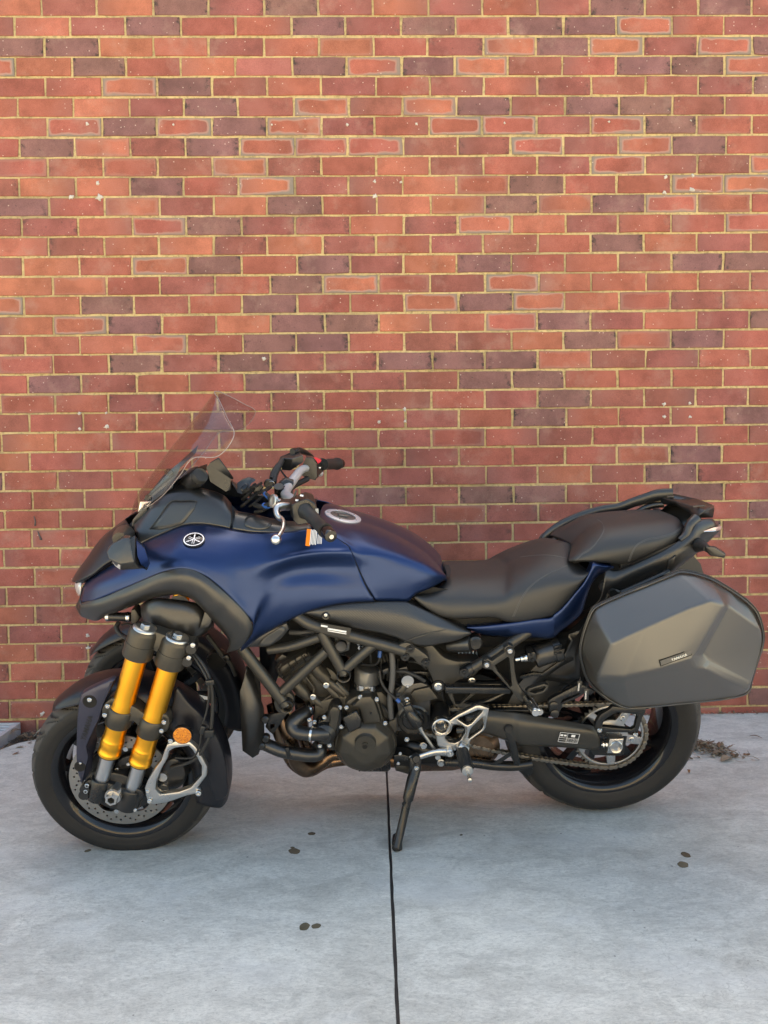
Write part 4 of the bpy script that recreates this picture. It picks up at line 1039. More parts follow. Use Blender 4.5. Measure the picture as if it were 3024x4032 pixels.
# ---------------------------------------------------------------- blue front cowl (left and right shells)
# each station runs from the upper edge over the shoulder to the lower edge
# ridge / scoop rows: (upper edge, slope, ridge, scoop, lower ridge, lower edge, return lip)
RIDGE = [
 LL('F', [(123, 652, .166), (125, 735, .209), (125, 815, .236), (118, 900, .255), (112, 985, .2635), (108, 1090, .272), (112, 1192, .282), (114, 1199, .262)]),
 LL('F', [(235, 656, .167), (238, 730, .203), (238, 800, .226), (232, 872, .243), (222, 955, .243), (200, 1090, .256), (163, 1262, .274), (165, 1268, .254)]),
 LL('F', [(330, 655, .166), (333, 728, .197), (333, 795, .217), (326, 846, .2325), (314, 930, .2185), (284, 1060, .235), (78, 1428, .262), (80, 1434, .242)]),
 LL('F', [(420, 650, .165), (424, 722, .191), (424, 782, .208), (420, 818, .2225), (408, 905, .1985), (392, 1045, .2215), (205, 1333, .232), (206, 1341, .212)]),
 LL('F', [(520, 634, .158), (522, 705, .181), (522, 765, .200), (522, 800, .2135), (516, 890, .187), (510, 1030, .2105), (400, 1224, .214), (401, 1232, .194)]),
 LL('F', [(610, 655, .160), (612, 705, .177), (614, 757, .193), (616, 790, .2065), (612, 885, .180), (616, 1030, .2035), (560, 1157, .204), (560, 1165, .184)]),
 LL('F', [(690, 690, .164), (700, 722, .175), (712, 758, .187), (720, 786, .200), (724, 885, .178), (736, 1035, .1985), (740, 1117, .198), (741, 1125, .178)]),
 LL('F', [(700, 692, .164), (748, 724, .173), (788, 752, .184), (803, 788, .195), (846, 885, .179), (912, 1030, .1935), (952, 1102, .192), (953, 1110, .172)]),
]
FRONT = [
 LL('A', [(392, 1398, .100), (384, 1418, .112), (376, 1442, .121), (373, 1456, .125), (370, 1472, .129), (364, 1500, .1325), (360, 1526, .133), (362, 1532, .115)]),
 LL('A', [(480, 1335, .122), (472, 1370, .148), (466, 1405, .164), (463, 1425, .170), (461, 1445, .175), (456, 1484, .180), (450, 1514, .181), (452, 1520, .162)]),
 LL('A', [(600, 1262, .142), (606, 1308, .180), (610, 1348, .203), (611, 1367, .211), (612, 1388, .217), (614, 1420, .223), (616, 1450, .225), (617, 1456, .205)]),
 LL('A', [(740, 1155, .150), (760, 1222, .203), (775, 1275, .230), (779, 1298, .239), (783, 1322, .246), (788, 1352, .252), (790, 1374, .254), (791, 1380, .234)]),
 LL('A', [(880, 1088, .153), (890, 1150, .207), (898, 1210, .243), (900, 1238, .256), (902, 1265, .266), (905, 1300, .274), (907, 1329, .277), (908, 1336, .257)]),
 LL('A', [(1030, 1026, .155), (1025, 1100, .211), (1022, 1170, .254), (1021, 1205, .270), (1020, 1240, .282), (1020, 1278, .290), (1020, 1310, .294), (1020, 1317, .274)]),
 LL('A', [(1160, 1018, .158), (1155, 1098, .213), (1150, 1180, .256), (1151, 1218, .271), (1153, 1258, .284), (1158, 1308, .294), (1168, 1352, .298), (1166, 1359, .278)]),
 LL('A', [(1300, 1040, .163), (1302, 1120, .213), (1304, 1205, .250), (1306, 1260, .267), (1310, 1325, .280), (1319, 1410, .290), (1332, 1490, .293), (1330, 1497, .273)]),
]
cowl, cowl2 = patch('side_cowl', FRONT + RIDGE, 'blue', per=6, perv=5, th=0.003, sharp=None)
cowl['label'] = 'blue side cowl facing the camera'
# ---------------------------------------------------------------- tank (one shell across the bike)
TK = [
 LL('F', [(600, 520, 0), (600, 560, .06), (610, 600, .105), (640, 640, .140), (690, 690, .163), (712, 740, .172), (735, 800, .170), (780, 900, .160), (850, 1000, .16), (900, 1090, .16)]),
 LL('F', [(660, 538, 0), (664, 575, .062), (675, 618, .110), (700, 660, .143), (738, 705, .163), (772, 738, .175), (806, 792, .188), (850, 888, .180), (912, 1020, .190), (962, 1100, .188)]),
 LL('F', [(745, 558, 0), (750, 592, .058), (768, 635, .104), (800, 690, .140), (832, 735, .162), (856, 765, .173), (880, 805, .183), (905, 890, .182), (945, 1010, .188), (985, 1103, .185)]),
 LL('F', [(850, 580, 0), (858, 612, .054), (876, 655, .098), (900, 708, .134), (922, 748, .156), (938, 775, .167), (955, 808, .176), (972, 890, .181), (1005, 1005, .185), (1035, 1105, .181)]),
 LL('F', [(950, 612, 0), (958, 642, .052), (974, 682, .094), (994, 730, .128), (1012, 764, .149), (1026, 788, .160), (1040, 818, .169), (1056, 892, .177), (1080, 1005, .180), (1100, 1106, .175)]),
 LL('F', [(1040, 650, 0), (1050, 676, .050), (1064, 712, .090), (1082, 754, .121), (1098, 784, .141), (1110, 806, .152), (1122, 832, .161), (1136, 898, .171), (1152, 1000, .173), (1172, 1108, .167)]),
 LL('F', [(1130, 694, 0), (1138, 716, .046), (1152, 746, .083), (1168, 782, .112), (1182, 808, .131), (1193, 828, .142), (1204, 850, .151), (1216, 905, .161), (1226, 985, .165), (1222, 1062, .160)]),
 LL('F', [(1220, 745, 0), (1227, 763, .042), (1240, 788, .075), (1254, 816, .100), (1266, 838, .117), (1276, 855, .128), (1286, 874, .136), (1296, 918, .147), (1300, 972, .151), (1296, 1032, .146)]),
 LL('F', [(1305, 808, 0), (1312, 822, .036), (1322, 842, .064), (1334, 863, .086), (1344, 880, .101), (1352, 893, .111), (1360, 907, .118), (1366, 938, .128), (1366, 968, .131), (1360, 1000, .126)]),
 LL('F', [(1380, 885, 0), (1386, 893, .028), (1394, 905, .050), (1402, 916, .067), (1408, 924, .079), (1412, 930, .087), (1416, 936, .093), (1418, 946, .100), (1416, 956, .102), (1410, 970, .098)]),
 LL('F', [(1408, 935, 0), (1414, 938, .020), (1418, 943, .036), (1422, 948, .050), (1424, 952, .060), (1426, 956, .066), (1427, 960, .070), (1427, 966, .074), (1425, 972, .075), (1420, 980, .073)]),
]
me = patch_mesh('fuel_tank', TK, per=6, perv=4, sharp=None); face_out(me, Vector((0, -1, 0.6)))
b_ = bmesh.new(); b_.from_mesh(me)
g2 = bmesh.ops.duplicate(b_, geom=b_.verts[:]+b_.edges[:]+b_.faces[:])
for e in g2['geom']:
    if isinstance(e, bmesh.types.BMVert): e.co.y = -e.co.y
bmesh.ops.reverse_faces(b_, faces=[e for e in g2['geom'] if isinstance(e, bmesh.types.BMFace)])
bmesh.ops.remove_doubles(b_, verts=b_.verts, dist=0.0006); b_.to_mesh(me); b_.free(); me.shade_smooth()
tank = solid(obj('fuel_tank', me, MAT['blue'], bike), 0.003, -1); tank['label'] = 'blue fuel tank behind the seam'
# filler cap
c0_, c1_ = L('F', 660, 538, 0), L('F', 850, 580, 0); tg = (c1_-c0_).normalized(); nr = Vector((-tg.z, 0, tg.x)).normalized()
if nr.z < 0: nr = -nr
p = L('F', 745, 560, 0) + nr*0.004
def turned(name, p, nr, prof, mat, parent, n=48):
    o = lathe(name, p, prof, mat, parent, n); orient(o, nr); return o
MAT['capring'] = pm('light_ring', (0.72, 0.73, 0.76), 0.3, 0.5)
cap = turned('filler_cap', p + nr*0.001, nr, [(-0.010, 0.0555), (0.0012, 0.0555), (0.0022, 0.0540), (0.0022, 0.0395), (0.0, 0.0385)], 'capring', bike)
def cap_child(name, prof, mat, n=40): return lathe(name, (0, 0, 0), prof, mat, cap, n)
cap_child('cap_lid', [(-0.002, 0.039), (0.0015, 0.0385), (0.003, 0.036), (0.003, 0.030), (0.0005, 0.029), (0.0005, 0.0)], 'greymetal')
lid = bpy.data.meshes.new('key_flap')
b_ = bmesh.new(); bbox(b_, -0.016, 0.014, -0.0050, -0.0005, -0.009, 0.009); bmesh.ops.recalc_face_normals(b_, faces=b_.faces); b_.to_mesh(lid); b_.free()
bevel(obj('key_flap', lid, MAT['greymetal'], cap), 0.002)
for k in range(5):
    a = k*2*math.pi/5 + 0.5; o = bpy.data.objects.new('bolt', BOLT[('socket', 'steel')]); link(o, cap); o.location = (0.0465*math.cos(a), -0.0012, 0.0465*math.sin(a)); o.scale = (0.0032,)*3
# seam between cowl and tank: a black gasket
def along_hit(objs, z, pts, lift=0.0006, n=28):
    """a run of points lying on finished parts"""
    P = cat([Vector((x, y, 0)) for x, y in pts], n); out = []
    for q in P:
        p, nr = hit(objs, z, q.x, q.y); out.append(p + nr*lift)
    return out
tube('seam', along_hit([cowl, tank], 'F', [(700, 691), (748, 722), (786, 750), (803, 788), (846, 885), (910, 1030), (955, 1104)], 0.0002), 0.0011, 'dark', tank, straight=True, n=6)
# round emblem on the cowl
p, nr = hit([cowl], 'A', 1101, 1124)
rv = Vector((1, 0, 0.05))
em = lathe('emblem', p + nr*0.0, [(-0.004, 0.0300), (0.0025, 0.0300), (0.0032, 0.0285), (0.0032, 0.0)], 'gloss', cowl, 48); orient(em, nr)
def em_frame(): return decal_frame(p + nr*0.0036, nr, rv)
MAT['chromeprint'] = pm('chrome_print', (0.80, 0.84, 0.88), 0.18, 0.85)
def em_poly(name, polys, mat='chromeprint', lift=0.0):
    m = decal_frame(p + nr*(0.0036+lift), nr, rv); V, F = [], []
    for q in polys:
        o_ = len(V); V += [m @ Vector((x, y, 0)) for x, y in q]; F.append(tuple(range(o_, o_+len(q))))
    o = obj(name, mesh_from(name, V, F, smooth=False), MAT[mat], em_root); solid(o, 0.0005, 1); return o
em_root = cowl
em.name = 'emblem'
ring = []
n = 48
m_ = decal_frame(p + nr*0.0036, nr, rv); V = []
for i in range(n):
    a = 2*math.pi*i/n; V.append(m_ @ Vector((0.0272*math.cos(a), 0.0272*math.sin(a), 0))); V.append(m_ @ Vector((0.0245*math.cos(a), 0.0245*math.sin(a), 0)))
o = obj('emblem_ring', mesh_from('emblem_ring', V, [(2*i, 2*((i+1) % n), 2*((i+1) % n)+1, 2*i+1) for i in range(n)], smooth=False), MAT['chromeprint'], cowl); solid(o, 0.0005, 1)
polys = []
for k in range(3):
    a = math.pi/2 + k*2*math.pi/3
    def rot(q): return [(x*math.cos(a)-y*math.sin(a), x*math.sin(a)+y*math.cos(a)) for x, y in q]
    # handle with pointed tip outwards, two prongs on the opposite side
    polys.append(rot([(0.004, -0.0012), (0.013, -0.0010), (0.015, -0.0020), (0.0245, 0.0), (0.015, 0.0020), (0.013, 0.0010), (0.004, 0.0012)]))
    for s in (-1, 1): polys.append(rot([(0.004, s*0.0018), (0.002, s*0.0030), (-0.0180, s*0.0030), (-0.0180, s*0.0018)]))
em_poly('emblem_forks', polys)
# warning labels under the grip
MAT['labeldark'] = pm('dark_label', (0.02, 0.02, 0.022), 0.4)
for (x, y, wd, ht, mat) in ((521, 692, .012, .052, 'orange'),):
    p, nr = hit([cowl, tank], 'F', x, y); q, _ = hit([cowl, tank], 'F', x+4, y+30); quad('warning_label', p, nr, (1, 0.0, -0.08), wd, ht, mat, cowl, lift=0.0012)
for i, x in enumerate((536, 545, 554, 563, 572)):
    p, nr = hit([cowl, tank], 'F', x, 690); quad('label_print', p, nr, (1, 0, -0.08), 0.0022, 0.048 - 0.004*(i % 2), 'white', cowl, lift=0.0012)
for i, x in enumerate((584, 592, 600, 608)):
    p, nr = hit([cowl, tank], 'F', x, 690); quad('label_print', p, nr, (1, 0, -0.08), 0.0016, 0.042, 'white', cowl, lift=0.0012)
# ---------------------------------------------------------------- black wheel-arch band below the cowl
BAND = [
 LL('A', [(385, 1412, .098), (364, 1450, .112), (352, 1500, .120), (330, 1548, .115), (325, 1558, .09)]),
 LL('A', [(360, 1524, .134), (355, 1545, .140), (350, 1575, .138), (352, 1606, .125), (358, 1612, .09)]),
 LL('A', [(405, 1520, .160), (402, 1550, .168), (400, 1590, .166), (402, 1632, .148), (408, 1636, .11)]),
 LL('A', [(450, 1511, .180), (452, 1545, .190), (455, 1590, .188), (462, 1645, .168), (468, 1646, .13)]),
 LL('A', [(530, 1485, .203), (535, 1525, .214), (538, 1565, .212), (535, 1610, .190), (540, 1612, .15)]),
 LL('A', [(616, 1447, .226), (622, 1490, .238), (626, 1535, .236), (630, 1577, .214), (636, 1578, .17)]),
 LL('A', [(700, 1411, .241), (710, 1455, .253), (718, 1498, .251), (725, 1540, .230), (730, 1540, .19)]),
 LL('A', [(790, 1371, .255), (805, 1420, .267), (818, 1462, .265), (832, 1500, .245), (836, 1500, .20)]),
 LL('A', [(907, 1326, .278), (918, 1378, .290), (930, 1430, .288), (942, 1477, .268), (945, 1478, .22)]),
 LL('A', [(1020, 1307, .295), (1022, 1360, .307), (1024, 1420, .305), (1022, 1478, .285), (1020, 1480, .235)]),
 LL('A', [(1110, 1322, .298), (1105, 1375, .311), (1100, 1435, .309), (1085, 1500, .289), (1080, 1502, .24)]),
 LL('A', [(1200, 1373, .299), (1185, 1425, .312), (1170, 1480, .310), (1150, 1556, .290), (1145, 1558, .24)]),
 LL('A', [(1290, 1448, .297), (1270, 1500, .309), (1250, 1565, .307), (1215, 1630, .288), (1210, 1632, .24)]),
 LL('B', [(1345, 5, .292), (1320, 60, .303), (1290, 110, .301), (1240, 165, .284), (1235, 168, .24)]),
 LL('B', [(1415, 75, .288), (1385, 125, .298), (1350, 170, .296), (1295, 225, .280), (1290, 228, .24)]),
 LL('B', [(1468, 145, .282), (1438, 190, .292), (1395, 225, .289), (1330, 275, .275), (1325, 277, .24)]),
 LL('B', [(1488, 200, .277), (1458, 245, .286), (1415, 275, .283), (1336, 310, .271), (1330, 310, .24)]),
 LL('B', [(1474, 250, .271), (1440, 290, .278), (1395, 315, .275), (1328, 340, .265), (1322, 340, .24)]),
 LL('B', [(1425, 318, .265), (1400, 340, .270), (1370, 352, .267), (1320, 364, .258), (1316, 364, .24)]),
]
band, band2 = patch('wheel_arch_trim', BAND, 'plastic', per=5, perv=5, th=0.003)
band['label'] = 'matte black arched trim over the near front wheel'
# ---------------------------------------------------------------- nose: upper cowl and headlights
NOSE = [
 LL('A', [(300, 1388, 0), (302, 1392, .03), (306, 1396, .06), (318, 1392, .09)]),
 LL('A', [(342, 1318, 0), (346, 1326, .04), (352, 1345, .08), (368, 1378, .112)]),
 LL('A', [(400, 1240, 0), (408, 1252, .05), (422, 1285, .095), (440, 1345, .130)]),
 LL('A', [(462, 1150, 0), (474, 1166, .055), (492, 1210, .10), (520, 1280, .140)]),
 LL('A', [(520, 1085, 0), (532, 1098, .055), (560, 1150, .10), (600, 1235, .145)]),
 LL('A', [(590, 1030, 0), (598, 1045, .055), (625, 1090, .10), (680, 1175, .148)]),
 LL('A', [(650, 985, 0), (660, 1000, .055), (690, 1050, .10), (735, 1130, .148)]),
]
me = patch_mesh('upper_cowl', NOSE, per=5, perv=5); face_out(me, Vector((-.5, -1, 0.6)))
def sym(me):
    b_ = bmesh.new(); b_.from_mesh(me); g2 = bmesh.ops.duplicate(b_, geom=b_.verts[:]+b_.edges[:]+b_.faces[:])
    for e in g2['geom']:
        if isinstance(e, bmesh.types.BMVert): e.co.y = -e.co.y
    bmesh.ops.reverse_faces(b_, faces=[e for e in g2['geom'] if isinstance(e, bmesh.types.BMFace)])
    bmesh.ops.remove_doubles(b_, verts=b_.verts, dist=0.0006); b_.to_mesh(me); b_.free(); me.shade_smooth(); return me
nose = solid(obj('upper_cowl', sym(me), MAT['navy'], bike), 0.003, -1)
# dark intake strip between nose and side cowl
patch('intake_strip', [LL('A', [(318, 1390, .085), (330, 1402, .088), (345, 1412, .09)]), LL('A', [(368, 1378, .108), (372, 1388, .11), (392, 1400, .098)]), LL('A', [(440, 1345, .126), (445, 1352, .124), (470, 1345, .116)]), LL('A', [(520, 1280, .136), (530, 1288, .132), (560, 1292, .13)]), LL('A', [(600, 1235, .142), (602, 1245, .138), (602, 1268, .138)])], 'gloss', th=0.002)
hl = patch('headlight', [LL('A', [(322, 1400, .075), (320, 1425, .08), (330, 1460, .085), (345, 1490, .085)]), LL('A', [(338, 1398, .088), (338, 1425, .098), (345, 1460, .102), (352, 1485, .10)]), LL('A', [(365, 1392, .098), (362, 1420, .108), (358, 1452, .112), (356, 1480, .112)])], 'lens', th=0.002)[0]
# ---------------------------------------------------------------- charcoal cockpit surround
CK = [
 LL('A', [(690, 1010, .050), (700, 1030, .085), (715, 1060, .115), (730, 1100, .135), (742, 1150, .148)]),
 LL('A', [(760, 935, .060), (775, 965, .095), (795, 1010, .120), (812, 1060, .138), (826, 1110, .149)]),
 LL('A', [(845, 850, .070), (862, 890, .100), (885, 950, .122), (905, 1020, .140), (918, 1070, .151)]),
 LL('A', [(940, 795, .075), (955, 840, .104), (975, 905, .124), (992, 980, .141), (1004, 1036, .153)]),
 LL('A', [(1060, 772, .078), (1068, 815, .106), (1075, 880, .126), (1080, 950, .142), (1085, 1018, .156)]),
 LL('A', [(1180, 788, .078), (1185, 830, .106), (1190, 890, .127), (1192, 955, .144), (1192, 1022, .158)]),
 LL('A', [(1290, 825, .072), (1292, 860, .104), (1290, 915, .130), (1282, 975, .147), (1275, 1034, .160)]),
 LL('A', [(1345, 880, .060), (1350, 915, .100), (1352, 955, .132), (1345, 1000, .150), (1335, 1045, .162)]),
]
ck, ck2 = patch('cockpit_surround', CK, 'trim', per=5, perv=5, th=0.003); ck['label'] = 'charcoal cockpit side panel facing the camera'
def skin(name, z, outline, objs, mat, parent, lift=0.002, n=None, th=0.001):
    """a panel laid on a finished surface"""
    pts = outline if n is None else smooth2(outline, n); V = []
    for x, y in pts:
        p, nr = hit(objs, z, x, y); V.append(p + nr*lift)
    cx = sum(x for x, y in pts)/len(pts); cy = sum(y for x, y in pts)/len(pts); m = len(pts)
    for k in (0.66, 0.33):
        for x, y in pts:
            p, nr = hit(objs, z, cx+(x-cx)*k, cy+(y-cy)*k); V.append(p + nr*lift)
    p, nr = hit(objs, z, cx, cy); V.append(p + nr*lift)
    F = []
    for r_ in range(2):
        for i in range(m): j = (i+1) % m; F.append((r_*m+i, r_*m+j, (r_+1)*m+j, (r_+1)*m+i))
    for i in range(m): F.append((2*m+i, 2*m+(i+1) % m, 3*m))
    o = obj(name, face_out(mesh_from(name, V, F)), MAT[mat], parent); solid(o, th, 1); return o
MAT['inset'] = pm('charcoal_inset', (0.030, 0.031, 0.032), 0.36, 0, 0.65, rvar=0.03)
ins = [(812, 1052), (872, 975), (930, 893), (958, 868), (1100, 866), (1124, 872), (1100, 925), (1040, 1005), (1020, 1020), (960, 1038), (880, 1056)]
skin('surround_inset', 'A', ins, [ck], 'inset', ck, 0.0010)
tube('inset_edge', along_hit([ck], 'A', [(812, 1052), (872, 975), (930, 893), (958, 868), (1020, 866), (1100, 866), (1124, 872)], 0.0018, 30), 0.0011, 'frame', ck, straight=True, n=6)
# second piece towards the handlebar
CK2 = [
 LL('A', [(1362, 925, .10), (1362, 960, .128), (1360, 1000, .148), (1352, 1048, .163)]),
 LL('A', [(1400, 935, .10), (1410, 965, .128), (1410, 1005, .148), (1405, 1056, .165)]),
 LL('F', [(160, 535, .10), (165, 560, .125), (165, 600, .148), (165, 653, .166)]),
 LL('F', [(300, 570, .10), (300, 590, .125), (300, 615, .148), (300, 656, .166)]),
 LL('F', [(420, 585, .10), (420, 600, .125), (420, 618, .145), (420, 648, .164)]),
 LL('F', [(540, 580, .09), (540, 592, .12), (540, 605, .14), (538, 628, .158)]),
]
ckb, _ = patch('cockpit_trim', CK2, 'trim', per=5, perv=4, th=0.003)
skin('trim_inset', 'F', [(110, 570), (150, 545), (235, 575), (285, 600), (275, 615), (130, 625), (108, 615)], [ckb], 'inset', ckb, 0.0012, 30)
# ---------------------------------------------------------------- windscreen
SCR = [((697, 945, 0), (760, 932, .075)), ((735, 835, 0), (890, 838, .130)), ((830, 692, 0), (1005, 705, .170)), ((935, 548, 0), (1095, 588, .192)), ((1030, 428, 0), (1262, 572, .212)), ((1120, 314, 0), (1362, 442, .205)), ((1195, 215, 0), (1318, 325, .140)), ((1238, 152, 0), (1255, 190, .045))]
st = []
for c_, e_ in SCR:
    C0 = L('A', *c_); E0 = L('A', *e_); E0 = E0.copy(); row = []
    for i in range(-6, 7):
        s = i/6; q = abs(s)
        # flat middle, curling back to the sides
        f = q**2.2
        row.append(Vector((C0.x + (E0.x-C0.x)*f, math.copysign(E0.y*q, E0.y*s) if s else 0.0, C0.z + (E0.z-C0.z)*f)))
        row[-1].y = E0.y*s
    st.append(row)
ws = obj('windscreen', patch_mesh('windscreen', st, per=5, perv=2, sharp=None), MAT['shield'], bike); solid(ws, 0.003, 0)
ws['label'] = 'tall clear windscreen'
edge_pts = [r[-1] for r in st]; edge_pts2 = [r[0] for r in st]
MAT['shieldedge'] = pm('screen_edge', (0.30, 0.27, 0.27), 0.25)
rim = [edge_pts[i] for i in range(len(edge_pts))] + [st[-1][k] for k in range(11, 0, -2)] + list(reversed(edge_pts2))
tube('screen_edge', rim, 0.0011, 'shieldedge', ws, per=6, n=6)
# screen mount, scoops and bracket seen through the screen
mt = facet('screen_mount', 'A', [(740, 890, .05), (830, 790, .06), (900, 700, .07), (1000, 620, .08), (1130, 500, .05), (1110, 560, .08), (1010, 650, .10), (960, 780, .09), (830, 870, .08), (760, 935, .06),
     (740, 890, -.05), (830, 790, -.06), (900, 700, -.07), (1000, 620, -.08), (1130, 500, -.05), (1110, 560, -.08), (1010, 650, -.10), (960, 780, -.09), (830, 870, -.08), (760, 935, -.06)],
     [(0, 1, 8, 9), (1, 2, 7, 8), (2, 3, 6, 7), (3, 4, 5, 6), (10, 19, 18, 11), (11, 18, 17, 12), (12, 17, 16, 13), (13, 16, 15, 14), (0, 10, 11, 1), (1, 11, 12, 2), (2, 12, 13, 3), (3, 13, 14, 4)], 'plastic', bev=0.004)
lathe('mount_bolt', L('A', 940, 680, .11), [(0.0, 0.011), (0.006, 0.010), (0.006, 0.0)], 'gloss', mt, 24)
lathe('mount_bolt', L('A', 805, 845, .09), [(0.0, 0.010), (0.006, 0.009), (0.006, 0.0)], 'satin', mt, 24)
plate('screen_bracket', 'A', [(748, 872), (828, 870), (800, 905), (775, 930), (735, 940), (742, 905)], 0.078, 0.060, 'steel', mt, bev=0.002)
plate('mount_leg', 'A', [(745, 935), (790, 905), (800, 960), (760, 1000), (715, 1050), (690, 1050), (700, 990)], 0.085, 0.05, 'trim', mt, bev=0.003)
facet('cockpit_floor', 'A', [(660, 1040, .06), (780, 920, .06), (1000, 800, .07), (1300, 850, .07), (1420, 960, .08), (1650, 1020, .08), (1700, 1090, .1), (1300, 1100, .12), (900, 1120, .12), (660, 1040, -.06), (780, 920, -.06), (1000, 800, -.07), (1300, 850, -.07), (1420, 960, -.08), (1650, 1020, -.08)], [(0, 1, 2, 3, 4, 5, 6, 7, 8), (0, 9, 10, 1), (1, 10, 11, 2), (2, 11, 12, 3), (3, 12, 13, 4), (4, 13, 14, 5)], 'plastic', bev=0)
# ---------------------------------------------------------------- mirrors
def mirror_unit():
    hs = facet('mirror', 'M', [(283, 1000, .40), (300, 1065, .415), (410, 1115, .425), (540, 1095, .428), (497, 870, .405), (440, 872, .40), (330, 925, .395), (600, 1160, .40), (412, 1172, .40), (330, 1085, .395),
          (300, 960, .33), (440, 840, .33), (520, 850, .34), (620, 1160, .345), (412, 1160, .34), (310, 1060, .335)],
          [(0, 1, 2, 3, 4, 5, 6), (1, 9, 8, 2), (2, 8, 7, 3), (0, 10, 15, 9, 1), (9, 15, 14, 8), (8, 14, 13, 7), (6, 10, 0), (5, 11, 10, 6), (4, 12, 11, 5), (3, 7, 13, 12, 4), (10, 11, 12, 13, 14, 15)], 'trim', bev=0.004, ang=15)
    fr = facet('mirror_frame', 'M', [(500, 885, .402), (555, 855, .395), (640, 955, .315), (690, 1108, .300), (662, 1175, .322), (600, 1150, .40), (545, 1090, .425), (530, 880, .34), (560, 870, .34), (620, 960, .29), (650, 1100, .27), (640, 1160, .29)],
          [(0, 1, 6), (1, 2, 3, 4, 5, 6), (1, 8, 9, 2), (2, 9, 10, 3), (3, 10, 11, 4)], 'satin', hs, bev=0.002)
    facet('mirror_glass', 'M', [(562, 893, .3935), (640, 975, .320), (682, 1106, .306), (660, 1155, .328), (606, 1122, .396), (572, 1040, .410)], [(0, 1, 2, 3, 4, 5)], 'mirror', hs, bev=0)
    facet('mirror_lamp', 'M', [(335, 1095, .402), (412, 1125, .424), (408, 1165, .404), (370, 1140, .402)], [(0, 1, 2, 3)], 'lens', hs, bev=0)
    tube('mirror_arm', [L('M', 400, 880, .36), L('M', 410, 870, .30), L('M', 430, 850, .20), L('M', 450, 850, .13)], [0.016, 0.020, 0.024, 0.03], 'engine', hs, n=14)
    return hs
mir_ = mirror_unit(); mir_['label'] = 'black mirror on the near side of the nose'
m2_ = mirrored(mir_); m2_['label'] = 'black mirror on the far side'
for ch in list(mir_.children): mirrored(ch, None, m2_)
# ---------------------------------------------------------------- instruments
dsp = facet('instrument_display', 'M', [(1215, 215, .10), (1255, 165, .10), (1330, 118, .095), (1470, 310, .095), (1440, 330, .10), (1440, 420, .10), (1395, 440, .10), (1250, 345, .10), (1255, 165, -.08), (1330, 118, -.085), (1470, 310, -.085), (1395, 440, -.08)],
     [(0, 1, 2, 3, 4, 5, 6, 7), (1, 8, 9, 2), (2, 9, 10, 3), (3, 10, 11, 5)], 'satin', bev=0.004)
facet('display_glass', 'M', [(1340, 128, .088), (1478, 312, .088), (1478, 312, -.078), (1340, 128, -.078)], [(0, 1, 2, 3)], 'screen', dsp, bev=0)
facet('dash_hood', 'M', [(910, 395, .06), (1000, 300, .03), (1100, 225, -.02), (1220, 180, -.06), (1230, 230, .06), (1010, 400, .09), (920, 420, .09)], [(0, 1, 2, 3, 4, 5, 6)], 'plastic', dsp, bev=0)
sock = tube('power_socket', [L('A', 1055, 760, .05), L('A', 1090, 740, .08), L('A', 1128, 712, .105), L('A', 1134, 708, .11)], [0.022, 0.024, 0.026, 0.024], 'satin', straight=True, n=28)
tube('socket_cap', [L('A', 1134, 708, .108), L('A', 1142, 702, .118), L('A', 1144, 700, .119)], [0.024, 0.022, 0.017], 'rubber', sock, straight=True, n=28)
dp = facet('dash_pod', 'N', [(-60, 560, .05), (20, 500, .05), (120, 470, .05), (200, 500, .04), (205, 525, .05), (150, 560, .06), (100, 650, .07), (20, 720, .08), (-60, 700, .08), (20, 500, -.09), (120, 470, -.09), (200, 500, -.09)], [(0, 1, 2, 3, 4, 5, 6, 7, 8), (1, 9, 10, 2), (2, 10, 11, 3)], 'trim', bev=0.005)
skin('pod_window', 'N', [(-10, 640), (60, 575), (105, 580), (80, 640), (10, 690)], [dp], 'gloss', dp, 0.002)
# ---------------------------------------------------------------- handlebar
hb = tube('handlebar', [L('N', 1150, 420, -.27), L('N', 945, 345, -.205), L('N', 860, 380, -.165), L('N', 790, 465, -.115), L('N', 720, 560, -.07), L('N', 670, 640, -.03), L('N', 640, 720, .03), L('N', 680, 760, .10), L('N', 760, 800, .165), L('N', 900, 910, .23)], [0.0112, 0.0112, 0.0128, 0.0138, 0.0142, 0.0142, 0.0142, 0.0135, 0.0112, 0.0112], 'barsilver', n=20, per=8)
hb['label'] = 'silver handlebar'
tube('bar_clamp', [L('N', 735, 600, -.06), L('N', 640, 580, -.055), L('N', 600, 610, -.05)], [0.02, 0.022, 0.018], 'satin', hb, straight=True, n=18)
facet('top_yoke', 'N', [(500, 690, .06), (620, 600, .0), (740, 640, -.05), (760, 720, .0), (700, 800, .1), (560, 800, .11), (500, 760, .04), (640, 900, .05)], [(0, 1, 2, 3, 4, 5, 6), (5, 4, 7), (6, 5, 7)], 'satin', hb, bev=0.004)
lathe('ignition', L('N', 550, 650, .02), [(0.012, 0.0), (0.012, 0.014), (-0.02, 0.016)], 'satin', hb, 20).rotation_euler = (R(-60), 0, 0)
lathe('key_fob', L('N', 400, 570, .0), [(0.005, 0.0), (0.005, 0.012), (0.0, 0.015), (-0.005, 0.012), (-0.005, 0)], 'satin', hb, 20)
tube('key_ring', [L('N', 440+45*math.cos(a)*.9, 575+42*math.sin(a)-0, .005) for a in [i*2*math.pi/16 for i in range(17)]], 0.0009, 'steel', hb, straight=True, n=6)
